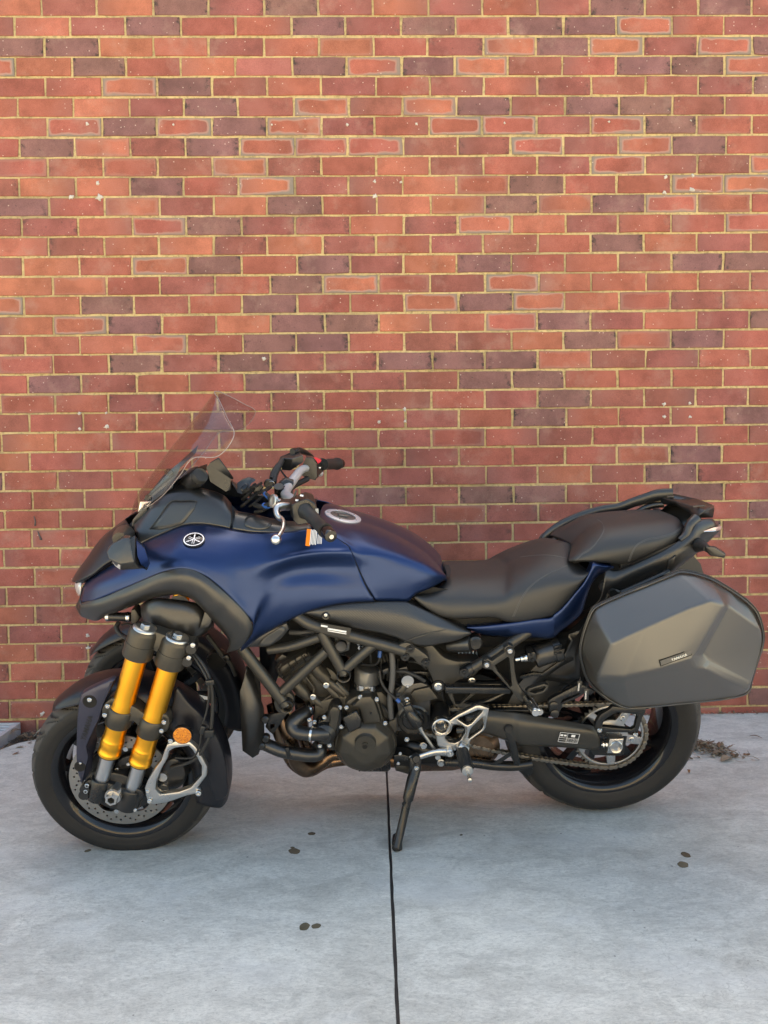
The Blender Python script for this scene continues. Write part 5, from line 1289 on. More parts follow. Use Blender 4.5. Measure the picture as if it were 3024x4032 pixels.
# left grip, switchgear, lever
g0, g1 = L('N', 960, 985, .262), L('N', 1225, 1255, .385)
gd_ = (g1-g0).normalized()
grip = tube('left_grip', [g0-gd_*0.012, g0-gd_*0.010, g0, g0+gd_*0.008, along(g0, g1, .5), g1-gd_*0.012, g1-gd_*0.008, g1], [0.018, 0.0245, 0.0245, 0.0178, 0.0172, 0.0170, 0.0195, 0.0190], 'rubber', hb, straight=True, n=28)
tube('bar_end', [g1-gd_*0.002, g1+gd_*0.004, g1+gd_*0.032, g1+gd_*0.038, g1+gd_*0.0385], [0.0150, 0.0158, 0.0165, 0.0150, 0.006], 'gloss', hb, straight=True, n=28)
tube('bar_end_bolt', [g1+gd_*0.038, g1+gd_*0.041], [0.0062, 0.0058], 'steel', hb, straight=True, n=16)
sw = facet('left_switchgear', 'N', [(740, 870, .255), (830, 835, .262), (960, 790, .262), (1070, 850, .262), (1105, 940, .265), (1085, 1060, .265), (980, 1150, .27), (830, 1175, .275), (755, 1100, .27), (740, 1000, .262),
     (700, 790, .195), (790, 740, .20), (930, 690, .20), (1040, 720, .20), (1090, 860, .205), (1080, 1000, .21), (980, 1090, .21), (830, 1110, .21), (720, 1040, .205), (700, 900, .20)],
     [(0, 1, 2, 3, 4, 5, 6, 7, 8, 9)] + [(i, 10+i, 10+(i+1) % 10, (i+1) % 10) for i in range(10)], 'satin', hb, bev=0.004)
facet('switch_lever', 'N', [(750, 760, .235), (790, 655, .235), (815, 675, .235), (775, 770, .24), (750, 760, .222), (790, 655, .222), (815, 675, .222), (775, 770, .222)], [(0, 1, 2, 3), (0, 4, 5, 1), (1, 5, 6, 2), (2, 6, 7, 3)], 'satin', hb, bev=0.001)
for x, y, a in ((880, 752, 1), (812, 822, 1)): quad('switch_mark', L('N', x, y, .245), (0, -0.75, 0.65), (1, 0, -.3), 0.009, 0.005, 'white', hb, lift=0.004)
quad('switch_mark', L('N', 1100, 962, .268), (0, -1, 0), (1, 0, 0), 0.008, 0.013, 'plug', hb, lift=0.003)
lev = tube('clutch_lever', [L('N', 700, 905, .225), L('N', 640, 900, .235), L('N', 570, 905, .245), L('N', 520, 930, .255), L('N', 515, 1000, .27), L('N', 545, 1060, .285), L('N', 598, 1090, .30), L('N', 617, 1150, .325), L('N', 600, 1240, .35), L('N', 560, 1310, .372), L('N', 515, 1372, .388)], [0.011, 0.012, 0.013, 0.013, 0.011, 0.0095, 0.0080, 0.0072, 0.0065, 0.006, 0.006], 'alu', hb, n=16, flat=0.75)
s_ = bpy.data.meshes.new('lever_ball'); b_ = bmesh.new(); bmesh.ops.create_uvsphere(b_, u_segments=24, v_segments=16, radius=0.0135); b_.to_mesh(s_); b_.free(); s_.shade_smooth()
lb = obj('lever_ball', s_, MAT['steel'], hb); lb.location = L('N', 503, 1383, .39)
adj = turned('lever_adjuster', L('N', 470, 820, .215), (-0.75, -0.55, 0.25), [(-0.02, 0.008), (-0.004, 0.010), (-0.003, 0.0185), (0.004, 0.019), (0.005, 0.017), (0.004, 0.009), (0.004, 0.0)], 'alu', hb, 28)
facet('lever_bracket', 'N', [(500, 830, .21), (600, 790, .205), (720, 790, .20), (720, 870, .235), (640, 860, .235), (520, 880, .235)], [(0, 1, 2, 3, 4, 5)], 'satin', hb, bev=0)
tube('clutch_cable', LL('N', [(455, 830, .20), (380, 880, .17), (280, 900, .14), (200, 880, .1)]), 0.007, 'rubber', hb)
tube('cable_tape', LL('N', [(400, 890, .175), (365, 895, .165), (330, 880, .155)]), 0.0074, 'bluetape', hb)
tube('clutch_cable', LL('N', [(430, 800, .17), (380, 740, .14), (300, 680, .10)]), 0.006, 'rubber', hb)
tube('cable_tape', LL('N', [(405, 775, .155), (375, 745, .138), (345, 715, .124)]), 0.0066, 'bluetape', hb)
for i, (a, b2_) in enumerate((((20, 800), (180, 640)), ((60, 850), (230, 700)), ((0, 900), (150, 770)), ((120, 900), (300, 760)), ((250, 700), (420, 620)), ((200, 980), (420, 900)), ((30, 700), (200, 580)), ((140, 620), (290, 560)))):
    tube('wiring', LL('N', [(a[0], a[1], .06+.01*i), ((a[0]+b2_[0])/2-20, (a[1]+b2_[1])/2+25, .07+.01*i), (b2_[0], b2_[1], .05)]), 0.0055 - 0.0005*(i % 4), 'dark', hb, per=4)
facet('yoke_block', 'N', [(150, 640, .05), (270, 555, .05), (330, 620, .05), (200, 760, .05), (150, 640, -.06), (270, 555, -.06), (330, 620, -.06), (200, 760, -.06)], [(0, 1, 2, 3), (0, 4, 5, 1), (1, 5, 6, 2), (2, 6, 7, 3), (3, 7, 4, 0)], 'satin', hb, bev=0.004)
# right side
r0, r1 = L('N', 1180, 290, -.27), L('N', 1400, 280, -.40)
rd = (r1-r0).normalized()
tube('right_grip', [r0, r0+rd*0.01, along(r0, r1, .5), r1-rd*0.015, r1-rd*0.01, r1], [0.0205, 0.0185, 0.0185, 0.0185, 0.0215, 0.0205], 'rubber', hb, straight=True, n=24)
tube('bar_end', [r1, r1+rd*0.03, r1+rd*0.034], [0.0155, 0.0165, 0.012], 'gloss', hb, straight=True, n=24)
facet('right_switchgear', 'N', [(900, 270, -.20), (940, 190, -.20), (1040, 190, -.20), (1100, 260, -.21), (1105, 480, -.20), (1075, 520, -.20), (940, 490, -.20), (870, 440, -.20), (900, 270, -.27), (940, 150, -.27), (1040, 170, -.27), (1170, 270, -.27), (1195, 380, -.27), (1120, 470, -.27), (1075, 515, -.27), (940, 490, -.27)], [(0, 1, 2, 3, 4, 5, 6, 7), (3, 11, 12, 13, 4), (1, 9, 10, 2), (2, 10, 11, 3), (4, 13, 14, 5)], 'satin', hb, bev=0.004)
facet('stop_switch', 'N', [(1045, 185, -.21), (1095, 190, -.21), (1165, 225, -.22), (1160, 245, -.215), (1115, 280, -.205), (1090, 235, -.205)], [(0, 1, 2, 5), (5, 2, 3, 4)], 'red', hb, bev=0)
quad('switch_mark', L('N', 1150, 335, -.20), (0, -1, 0.2), (1, 0, 0), 0.006, 0.004, 'white', hb, lift=0.03)
facet('brake_reservoir', 'N', [(570, 200, -.20), (740, 215, -.185), (895, 160, -.20), (905, 250, -.20), (715, 380, -.19), (590, 370, -.20), (690, 130, -.26), (850, 120, -.26), (560, 190, -.25)], [(0, 1, 4, 5), (1, 2, 3, 4), (0, 8, 6, 7, 2, 1)], 'satin', hb, bev=0.003)
facet('reservoir_lid', 'N', [(568, 193, -.198), (742, 208, -.183), (893, 152, -.198), (848, 110, -.262), (690, 122, -.262), (558, 183, -.252), (568, 206, -.198), (742, 221, -.183), (893, 166, -.198)], [(0, 1, 2, 3, 4, 5), (0, 6, 7, 1), (1, 7, 8, 2)], 'trim', hb, bev=0.002)
tube('brake_lever', [L('N', 740, 110, -.25), L('N', 850, 90, -.28), L('N', 990, 150, -.33), L('N', 1040, 190, -.36)], [0.012, 0.011, 0.008, 0.006], 'satin', hb, n=12)
tube('brake_line', LL('N', [(575, 260, -.18), (520, 320, -.15), (460, 420, -.12), (440, 500, -.10)]), 0.008, 'rubber', hb)
tube('brake_line', LL('N', [(590, 230, -.19), (540, 330, -.15), (490, 440, -.12), (470, 560, -.09)]), 0.009, 'rubber', hb)
tube('throttle_cable', LL('N', [(960, 500, -.2), (880, 540, -.17), (780, 590, -.13), (720, 640, -.09)]), 0.009, 'rubber', hb)
tube('throttle_cable', LL('N', [(560, 350, -.2), (620, 440, -.19), (690, 500, -.18), (850, 470, -.19)]), 0.003, 'rubber', hb)
# ---------------------------------------------------------------- frame tubes
FWD = 0.195
fr = tube('frame', LL('C', [(380, 60, .17), (450, 125, .185), (520, 172, .192), (620, 208, FWD), (740, 240, FWD), (880, 278, FWD), (1010, 312, FWD), (1150, 352, FWD)]), 0.0172, 'frame', per=6, n=20)
fr['label'] = 'graphite trellis frame beside the engine'
tube('frame_tube', LL('C', [(60, 280, .185), (100, 350, .19), (230, 520, .195), (372, 705, .198)]), 0.0172, 'frame', fr, n=20)
tube('frame_tube', LL('C', [(352, 620, .196), (480, 500, .196), (640, 352, .194)]), 0.0155, 'frame', fr, n=20)
tube('frame_tube', LL('C', [(600, 225, .195), (680, 370, .197), (752, 500, .20)]), 0.0158, 'frame', fr, n=20)
tube('frame_tube', LL('C', [(765, 470, .198), (860, 385, .197), (960, 300, .194)]), 0.0150, 'frame', fr, n=20)
tube('frame_tube', LL('C', [(260, 345, .17), (400, 325, .18), (600, 262, .19)]), 0.0140, 'frame', fr, n=20)
for x, y in ((378, 722), (752, 520)):
    c = L('C', x, y, .214)
    lathe('frame_boss', c, [(-0.045, 0.0205), (0.0, 0.0205), (0.0012, 0.0195), (0.0, 0.0172), (-0.030, 0.0168)], 'satin', fr, 32)
    lathe('boss_floor', c, [(-0.028, 0.0168), (-0.028, 0.0)], 'dark', fr, 24)
    bolt(fr, 'C', x, y-20, .190, 17)
plate('frame_gusset', 'C', [(300, 660), (340, 610), (420, 650), (425, 720), (380, 770), (330, 760)], .19, .17, 'frame', fr, bev=0.003, sm=30)
# id plate and stickers on the top tube
a_, b2_ = L('C', 598, 195, .2135), L('C', 795, 228, .2135)
pl = quad('frame_plate', (a_+b2_)/2 + Vector((0, 0, -0.003)), (0, -1, 0.05), b2_-a_, (b2_-a_).length, 0.028, 'labelblack', fr, lift=0.0)
for k in range(3):
    o_ = Vector((0, -0.001, 0.0045 - 0.0062*k)); quad('plate_print', (a_+b2_)/2 + o_ + (b2_-a_)*(-0.36 if k == 0 else 0.06), (0, -1, 0.05), b2_-a_, (b2_-a_).length*(0.22 if k == 0 else 0.62), 0.0052 if k < 2 else 0.0026, 'white', fr, lift=0.0004)
# ---------------------------------------------------------------- engine
eng = plate('engine', 'C', [(560, 690), (760, 640), (1000, 620), (1085, 700), (1090, 900), (1060, 1060), (1050, 1110), (820, 1110), (760, 1030), (600, 1000), (540, 900)], .140, -.14, 'engine', bev=0.012)
eng['label'] = 'graphite three-cylinder engine block'
cy = plate('cylinder_block', 'C', [(330, 530), (470, 430), (560, 380), (640, 470), (800, 620), (780, 680), (600, 740), (520, 720), (440, 640)], .120, -.14, 'engine', eng, bev=0.01)
plate('cylinder_head', 'C', [(305, 480), (330, 440), (420, 390), (500, 345), (540, 365), (560, 395), (470, 460), (360, 545), (325, 535)], .150, -.15, 'engine', eng, bev=0.012)
plate('head_cover', 'C', [(325, 490), (345, 455), (430, 405), (500, 365), (530, 385), (450, 440), (355, 515)], .168, .14, 'engine', eng, bev=0.010)
for k in range(4):   # cover ribs and casting bosses
    x0 = 385 + k*45; boxo('casting_rib', L('C', x0, 430-k*22, .169), L('C', x0+22, 470-k*26, .165), 0.004, 0.008, 'engine', eng, 0.001)
for (p0, p1, r0_, r1_) in (((560, 450), (640, 540), .022, .018), ((640, 540), (760, 640), .013, .011), ((430, 560), (520, 660), .020, .014), ((650, 590), (720, 660), .012, .010), ((555, 660), (620, 720), .012, .010), ((700, 560), (790, 650), .010, .009), ((480, 590), (560, 690), .010, .009)):
    tube('casting_boss', [L('C', *p0, .125), L('C', (p0[0]+p1[0])/2, (p0[1]+p1[1])/2, .13), L('C', *p1, .13)], [r0_, r0_, r1_], 'engine', eng, straight=True, n=16)
for (p0, p1) in (((470, 470), (560, 590)), ((520, 440), (600, 560)), ((560, 590), (540, 700)), ((600, 560), (690, 640)), ((590, 690), (700, 620))):
    boxo('casting_rib', L('C', *p0, .126), L('C', *p1, .130), 0.006, 0.016, 'engine', eng, 0.002)
lathe('casting_dome', L('C', 605, 560, .122), [(0.006, 0.0), (0.005, 0.03), (-0.004, 0.05)], 'engine', eng, 28)
for x, y in ((638, 578), (552, 654)): bolt(eng, 'C', x, y, .146, 15, 'hex')
# alternator cover
AC = (893, 955)
c = L('C', 893, 955, .150)
gcov = plate('case_cover', 'C', [(768, 690), (800, 665), (870, 640), (925, 640), (965, 660), (985, 700), (1005, 770), (1020, 815), (1040, 860), (1040, 960), (1020, 1010), (960, 1060), (880, 1085), (810, 1060), (765, 1000), (745, 930), (755, 850), (775, 800)], .170, .120, 'engine', eng, bev=0.008, sm=70)
plate('cover_step', 'C', [(795, 720), (870, 655), (930, 650), (955, 680), (990, 780), (1000, 830), (880, 840), (850, 740)], .188, .160, 'engine', eng, bev=0.012, sm=0)
lathe('alternator_case', L('C', 893, 955, .160), [(0.010, 0.070), (0.012, 0.090), (0.004, 0.0955), (-0.03, 0.0965)], 'engine', eng, 64)
alc = lathe('alternator_cover', L('C', 893, 955, .160), [(0.050, 0.0), (0.050, 0.040), (0.046, 0.052), (0.034, 0.078), (0.010, 0.0935)], 'engine', eng, 9); alc.data.shade_flat(); bevel(alc, 0.0045, 3, 6); alc.rotation_euler = (0, R(12), 0)
lathe('cover_plug', L('C', 893, 968, .212), [(0.003, 0.0), (0.003, 0.0085), (-0.001, 0.009), (0.0, 0.030), (-0.001, 0.0305), (-0.003, 0.031), (-0.008, 0.0345)], 'engine', eng, 48)
lathe('plug_socket', L('C', 890, 980, .2155), [(0.0005, 0.0), (0.0005, 0.008)], 'dark', eng, 6)
for a, l_ in ((28, 1), (95, 1), (165, 1), (230, 1), (310, 1)):
    aa = R(a); cc = L('C', 893, 955, .198); p0 = cc + Vector((math.cos(aa)*.050, 0, math.sin(aa)*.050)); p1 = cc + Vector((math.cos(aa)*.090, 0.012, math.sin(aa)*.090))
    if False: boxo('cover_rib', p0, p1, 0.009, 0.016, 'engine', eng, 0.003)
facet('cover_block', 'C', [(742, 790, .200), (835, 740, .205), (865, 800, .214), (862, 850, .214), (790, 888, .210), (740, 790, .15), (840, 735, .15), (875, 800, .15), (870, 860, .15), (785, 895, .15)], [(0, 1, 2, 3, 4), (0, 5, 6, 1), (1, 6, 7, 2), (2, 7, 8, 3), (3, 8, 9, 4), (4, 9, 5, 0)], 'satin', eng, bev=0.005)
for x, y in ((771, 721), (859, 652), (968, 667), (1023, 822), (1052, 965), (727, 720), (626, 783), (562, 816), (528, 802), (736, 845), (597, 970), (660, 967), (732, 1010)): bolt(eng, 'C', x, y, .178, 16)
bolt(eng, 'C', 755, 988, .172, 12, mat='satin')
# water pump and hoses
plate('pump_body', 'C', [(575, 830), (640, 790), (655, 740), (680, 710), (715, 705), (735, 735), (735, 830), (720, 890), (690, 930), (640, 955), (590, 945), (560, 900)], .178, .12, 'satin', eng, bev=0.006, sm=50)
plate('pump_cover', 'C', [(660, 745), (685, 720), (712, 728), (715, 830), (700, 880), (670, 900), (655, 880), (662, 800)], .192, .17, 'engine', eng, bev=0.006, sm=40)
lathe('pump_nose', L('C', 630, 880, .175), [(0.028, 0.0), (0.028, 0.02), (0.018, 0.032), (0.0, 0.036)], 'satin', eng, 32)
hs = tube('radiator_hose', LL('C', [(530, 735, .13), (490, 765, .15), (440, 800, .17), (418, 838, .18), (440, 875, .19), (500, 893, .20), (560, 896, .205), (640, 893, .19)]), [0.019, 0.0215, 0.0225, 0.0225, 0.0222, 0.0205, 0.0200, 0.0185], 'rubber', eng, n=20, per=7)
hs.data.materials.clear(); hs.data.materials.append(MAT['plastic'])
tube('hose_clamp', LL('C', [(534, 894, .2035), (548, 896, .2045)]), 0.0218, 'steel', eng, straight=True, n=24)
tube('hose_clamp', LL('C', [(512, 742, .138), (522, 736, .134)]), 0.0215, 'steel', eng, straight=True, n=24)
bolt(eng, 'C', 532, 940, .21, 8)
tube('lower_hose', LL('C', [(230, 958, .17), (290, 985, .18), (350, 1008, .185), (430, 1022, .185), (520, 1035, .18), (580, 1030, .17), (600, 1000, .16), (575, 960, .14)]), [0.019, 0.0195, 0.0195, 0.0195, 0.0195, 0.020, 0.020, 0.019], 'plastic', eng, n=20, per=7)
boxo('hose_tie', L('C', 380, 985, .205), L('C', 396, 1050, .205), 0.012, 0.006, 'satin', eng, 0.001)
# exhaust
ex = tube('exhaust_header', LL('C', [(320, 640, .10), (345, 760, .12), (385, 880, .13), (425, 1000, .125), (450, 1075, .11), (510, 1118, .09), (600, 1075, .06), (680, 1030, .05), (850, 1040, .04)]), [0.020, 0.022, 0.0225, 0.0235, 0.026, 0.029, 0.026, 0.020, 0.020], 'bronze', n=22, per=8)
ex['label'] = 'heat-tinted exhaust headers below the engine'
tube('exhaust_pipe', LL('C', [(290, 700, .03), (320, 850, .05), (370, 980, .05), (430, 1090, .04), (520, 1135, .03), (640, 1080, .0), (850, 1050, -.02)]), 0.021, 'bronze', ex, n=20)
tube('exhaust_pipe', LL('C', [(470, 660, .05), (480, 800, .0), (500, 950, -.02), (560, 1060, -.03), (700, 1050, -.04)]), 0.021, 'bronze', ex, n=20)
tube('exhaust_pipe', LL('D', [(-400, 1040, -.02), (100, 1060, -.02), (300, 1000, .03), (420, 900, .05), (500, 950, .05)]), [.024, .03, .05, .06, .05], 'bronze', ex, n=24)
lathe('silencer_chamber', L('D', 455, 950, .06), [(0.05, 0.0), (0.05, 0.05), (0.03, 0.072), (-0.15, 0.078), (-0.16, 0.0)], 'bronze', ex, 40)
tube('silencer_strap', LL('D', [(330, 870, .105), (450, 868, .112), (560, 900, .10)]), 0.010, 'greymetal', ex)
# oil pan
op = facet('oil_pan', 'C', [(800, 1060, .13), (1055, 1040, .13), (1060, 1130, .12), (1030, 1142, .10), (870, 1142, .10), (820, 1128, .12), (800, 1060, -.13), (1055, 1040, -.13), (1060, 1130, -.12), (1030, 1142, -.10), (870, 1142, -.10), (820, 1128, -.12)], [(0, 1, 2, 3, 4, 5)] + [(i, 6+i, 6+(i+1) % 6, (i+1) % 6) for i in range(6)] + [(11, 10, 9, 8, 7, 6)], 'satin', eng, bev=0.006)
for x in (850, 920, 985): boxo('pan_rib', L('C', x, 1085, .133), L('C', x+6, 1135, .125), 0.006, 0.01, 'satin', eng, 0.002)
plate('pan_tab', 'C', [(920, 1130), (985, 1090), (998, 1095), (940, 1138)], .145, .14, 'alu', eng, bev=0.001)
# starter motor, wiring
stt = tube('starter_motor', LL('C', [(908, 455, .10), (906, 470, .10), (904, 560, .105), (902, 575, .105)]), [0.034, 0.039, 0.039, 0.036], 'greymetal', eng, straight=True, n=32)
tube('starter_collar', LL('C', [(903, 556, .108), (901, 592, .110)]), [0.0405, 0.0400], 'steel', eng, straight=True, n=32)
tube('starter_snout', LL('C', [(902, 588, .10), (900, 660, .10)]), 0.038, 'satin', eng, straight=True, n=28)
tube('breather_hose', LL('C', [(1065, 350, .17), (1072, 450, .175), (1068, 560, .175), (1055, 660, .17), (1062, 790, .16)]), 0.0085, 'hose', eng)
tube('wire', LL('C', [(985, 480, .16), (1000, 560, .17), (1040, 620, .18), (1110, 680, .19), (1150, 720, .195)]), 0.0042, 'rubber', eng)
tube('wire_tape', LL('C', [(1098, 668, .188), (1118, 688, .192)]), 0.0058, 'bluetape', eng, straight=True)
tube('wire', LL('C', [(1090, 485, .16), (1160, 490, .17), (1230, 520, .175), (1280, 550, .17)]), 0.006, 'rubber', eng)
tube('wire', LL('C', [(990, 340, .15), (988, 400, .16), (960, 440, .15), (870, 440, .13)]), 0.004, 'rubber', eng)
tube('wire_tape', LL('C', [(990, 352, .155), (985, 395, .16)]), 0.006, 'bluetape', eng, straight=True)
tube('wire', LL('C', [(1060, 900, .15), (1045, 960, .16), (1050, 1010, .16), (1075, 1040, .165)]), 0.003, 'rubber', eng)
for i in range(7):
    tube('wire', LL('C', [(960+i*30, 330+i*8, .08), (1000+i*22, 420+i*10, .10), (980+i*30, 520+i*12, .09)]), 0.005, 'rubber', eng, per=4)
# throttle bodies glimpsed under the top tube
tbd = facet('throttle_body', 'C', [(690, 260, .11), (800, 270, .11), (790, 350, .11), (720, 370, .11), (690, 260, 0), (800, 270, 0), (790, 350, 0), (720, 370, 0)], [(0, 1, 2, 3), (0, 4, 5, 1), (1, 5, 6, 2), (2, 6, 7, 3), (3, 7, 4, 0)], 'greymetal', eng, bev=0.004)
lathe('throttle_cap', L('C', 735, 318, .118), [(0.004, 0.0), (0.006, 0.016), (0.0, 0.0185), (-0.01, 0.019)], 'alu', eng, 28)
tube('fuel_pipe', LL('C', [(400, 232, .13), (480, 235, .14), (560, 228, .14)]), 0.0075, 'hose', eng)
for x, y in ((850, 300), (880, 315), (860, 330)): lathe('connector', L('C', x, y, .13), [(0.004, 0), (0.004, 0.007), (-0.01, 0.008)], 'steel', eng, 14)
# dark inner mass behind the engine so nothing shows through
facet('airbox', 'C', [(230, 120, .10), (520, 40, .12), (1100, 80, .12), (1500, 250, .11), (1500, 420, .10), (1200, 560, .09), (950, 460, .08), (640, 330, .08), (430, 330, .08), (230, 300, .08)] + [(230, 120, -.12), (520, 40, -.12), (1100, 80, -.12), (1500, 250, -.11), (1500, 420, -.10), (1200, 560, -.09), (950, 460, -.08), (640, 330, -.08), (430, 330, -.08), (230, 300, -.08)], [tuple(range(10)), tuple(range(19, 9, -1))] + [(i, 10+i, 10+(i+1) % 10, (i+1) % 10) for i in range(10)], 'dark', bev=0)
facet('gearbox', 'C', [(1040, 480, .10), (1380, 480, .10), (1420, 700, .10), (1400, 1000, .09), (1080, 1060, .10)] + [(1040, 480, -.13), (1380, 480, -.13), (1420, 700, -.13), (1400, 1000, -.13), (1080, 1060, -.13)], [(0, 1, 2, 3, 4), (9, 8, 7, 6, 5)] + [(i, 5+i, 5+(i+1) % 5, (i+1) % 5) for i in range(5)], 'satin', eng, bev=0.01)
# ---------------------------------------------------------------- radiator side and inner fairing
rad = facet('radiator_cover', 'C', [(150, 400, .150), (72, 620, .205), (90, 1000, .205), (155, 1045, .200), (195, 1020, .19), (232, 905, .185), (228, 720, .185), (165, 540, .175), (130, 430, .16)], [(0, 8, 7, 1), (1, 7, 6, 2), (2, 6, 5, 4, 3)], 'plastic', bev=0, mir=False)
solid(rad, 0.006, 1); mirrored(rad)
facet('radiator', 'C', [(110, 450, .17), (200, 450, .17), (235, 980, .17), (150, 1020, .17), (110, 450, -.17), (200, 450, -.17), (235, 980, -.17), (150, 1020, -.17)], [(0, 1, 2, 3), (7, 6, 5, 4), (0, 4, 5, 1), (1, 5, 6, 2), (2, 6, 7, 3), (3, 7, 4, 0)], 'dark', bev=0.005)
for x, y in ((240, 800), (243, 925), (215, 975)):
    lathe('radiator_bolt', L('C', x, y, .19), [(0.008, 0.0), (0.008, 0.008), (0.004, 0.012), (-0.012, 0.012)], 'satin', rad, 20)
plate('radiator_bracket', 'C', [(265, 770), (330, 760), (380, 770), (340, 830), (290, 900), (265, 880), (240, 850)], .165, .155, 'satin', rad, holes=[[(270, 835), (300, 830), (300, 850), (275, 868)]], bev=0.001)
# triangular infill behind the band
inf = facet('inner_fairing', 'F', [(95, 1400, .215), (180, 1345, .205), (300, 1285, .20), (380, 1248, .195), (400, 1290, .19), (340, 1360, .195), (270, 1405, .20), (110, 1412, .21)], [(0, 1, 2, 3, 4, 5, 6, 7)], 'plastic', bev=0)
solid(inf, 0.02, -1); bevel(inf, 0.004)
skin('infill_step', 'F', [(195, 1395), (215, 1360), (300, 1300), (355, 1270), (375, 1285), (330, 1345), (270, 1392)], [inf], 'inset', inf, 0.0015, 30)
# ---------------------------------------------------------------- dotted side cover under tank and seat
SCV = [
 LL('F', [(470, 1148, 0.150), (470, 1178, 0.173), (470, 1182, 0.185), (478, 1188, .190), (490, 1192, .190), (500, 1196, .186), (510, 1199, .18)]),
 LL('F', [(560, 1118, 0.155), (560, 1148, 0.178), (560, 1152, 0.19), (562, 1168, .199), (566, 1185, .202), (570, 1202, .200), (575, 1217, .192)]),
 LL('F', [(680, 1092, 0.155), (680, 1122, 0.178), (680, 1126, 0.19), (682, 1155, .203), (686, 1185, .208), (692, 1218, .208), (700, 1250, .200)]),
 LL('F', [(820, 1078, 0.153), (820, 1108, 0.176), (820, 1112, 0.188), (822, 1150, .203), (828, 1195, .210), (836, 1240, .210), (845, 1288, .202)]),
 LL('F', [(960, 1074, 0.149), (960, 1104, 0.172), (960, 1108, 0.184), (962, 1155, .200), (968, 1205, .208), (978, 1260, .209), (990, 1316, .202)]),
 LL('F', [(1090, 1075, 0.143), (1090, 1105, 0.166), (1090, 1109, 0.178), (1092, 1160, .195), (1096, 1215, .205), (1100, 1280, .207), (1105, 1350, .200)]),
 LL('F', [(1165, 1079, 0.137), (1165, 1109, 0.160), (1165, 1113, 0.172), (1180, 1170, .190), (1190, 1230, .202), (1197, 1310, .204), (1200, 1394, .196)]),
 LL('F', [(1240, 1111, 0.133), (1240, 1141, 0.156), (1240, 1145, 0.168), (1262, 1200, .186), (1278, 1255, .198), (1288, 1325, .201), (1290, 1404, .192)]),
 LL('F', [(1340, 1156, 0.131), (1340, 1186, 0.154), (1340, 1190, 0.166), (1360, 1235, .182), (1378, 1280, .194), (1390, 1335, .196), (1395, 1384, .188)]),
 LL('F', [(1460, 1212, 0.131), (1460, 1242, 0.154), (1460, 1246, 0.166), (1470, 1272, .178), (1478, 1300, .186), (1484, 1335, .188), (1488, 1364, .182)]),
 LL('F', [(1585, 1272, 0.131), (1585, 1302, 0.154), (1585, 1306, 0.166), (1586, 1310, .170), (1588, 1314, .172), (1588, 1318, .172), (1586, 1322, .170)]),
]
scv, _ = patch('side_cover', SCV, 'dots', per=6, perv=5, th=0.003); scv['label'] = 'black dotted side cover under the seat'
for o_ in (scv, _):
    at = o_.data.attributes.new('dots', 'FLOAT', 'POINT'); vals = []
    ref_ = [L('F', 560, 1185, .2), L('F', 1330, 1280, .195)]
    top_ = L('F', 900, 1135, .2).z; 
    for v in o_.data.vertices:
        u = (v.co.x-ref_[0].x)/(ref_[1].x-ref_[0].x); mid = ref_[0].z*(1-u) + ref_[1].z*u + 0.022
        k = max(0, min(1, u*6, (1-u)*4)); hband = 1 - min(1, max(0, (abs(v.co.z-mid)-0.036)/0.008)); vals.append(k*hband)
    at.data.foreach_set('value', vals)
tube('cover_fold', along_hit([scv], 'F', [(1145, 1372), (1240, 1338), (1330, 1312), (1420, 1292)], 0.0005, 20), [0.0008 + 0.002*math.sin(math.pi*i/19) for i in range(20)], 'frame', scv, straight=True, n=8)
p, nr = hit([scv], 'F', 635, 1202); lathe('cover_grommet', p, [(0.001, 0.012), (0.004, 0.010), (0.003, 0.006)], 'satin', scv, 24); bolt(scv, 'F', 635, 1196, -p.y+0.003, 13)
# ---------------------------------------------------------------- side stand
sd0 = L('J', 385, 1060, .16); sd1 = L('J', 385, 1165, .175); foot = BI @ Vector(ground_at(1562, 3338, 0.012))
std = tube('side_stand', [L('J', 378, 1070, .165), L('J', 385, 1165, .175), L('J', 345, 1290, .195), along(L('J', 345, 1290, .195), foot, .30), along(L('J', 345, 1290, .195), foot, .33), along(L('J', 345, 1290, .195), foot, .93), foot], [0.015, 0.016, 0.0175, 0.0165, 0.0125, 0.0125, 0.013], 'satin', straight=True, n=20)
std['label'] = 'black side stand resting on the concrete'
ft = facet('stand_foot', 'C', [(1070, 1640, 0), (1072, 1605, 0), (1100, 1590, 0), (1128, 1600, 0), (1130, 1655, 0), (1110, 1664, 0), (1078, 1660, 0)], [(0, 1, 2, 3, 4, 5, 6)], 'satin', std, bev=0)
Vw = []
BW = BI.inverted()
for (x, y) in ((1066, 1655), (1072, 1604), (1100, 1588), (1128, 1602), (1136, 1660), (1114, 1672), (1078, 1671)):
    ox, oy, s_ = WIN['C']; Vw.append(ground_at(ox + x/s_, oy + y/s_))
V = [BI @ Vector((v.x, v.y, 0.002)) for v in Vw] + [BI @ Vector((v.x*.94 + foot.x*0.06 if False else v.x, v.y, 0.026)) for v in Vw]
n = len(Vw); ft.data = mesh_from('stand_foot', V, [tuple(range(n)), tuple(range(2*n-1, n-1, -1))] + [(i, (i+1) % n, n+(i+1) % n, n+i) for i in range(n)]); ft.data.materials.append(MAT['rubber']); bevel(ft, 0.004)
bolt(std, 'J', 385, 1168, .197, 26); bolt(std, 'C', 1142, 1350, .245, 10, mat='satin')
boxo('stand_block', L('J', 375, 1040, .17), L('J', 372, 1210, .18), 0.036, 0.02, 'satin', std, 0.006)
brk = facet('stand_bracket', 'J', [(140, 960, .10), (330, 900, .11), (560, 930, .12), (700, 1010, .12), (820, 1060, .11), (800, 1130, .11), (560, 1160, .11), (400, 1120, .12), (160, 1040, .10)], [tuple(range(9))], 'satin', bev=0); solid(brk, 0.02, -1)
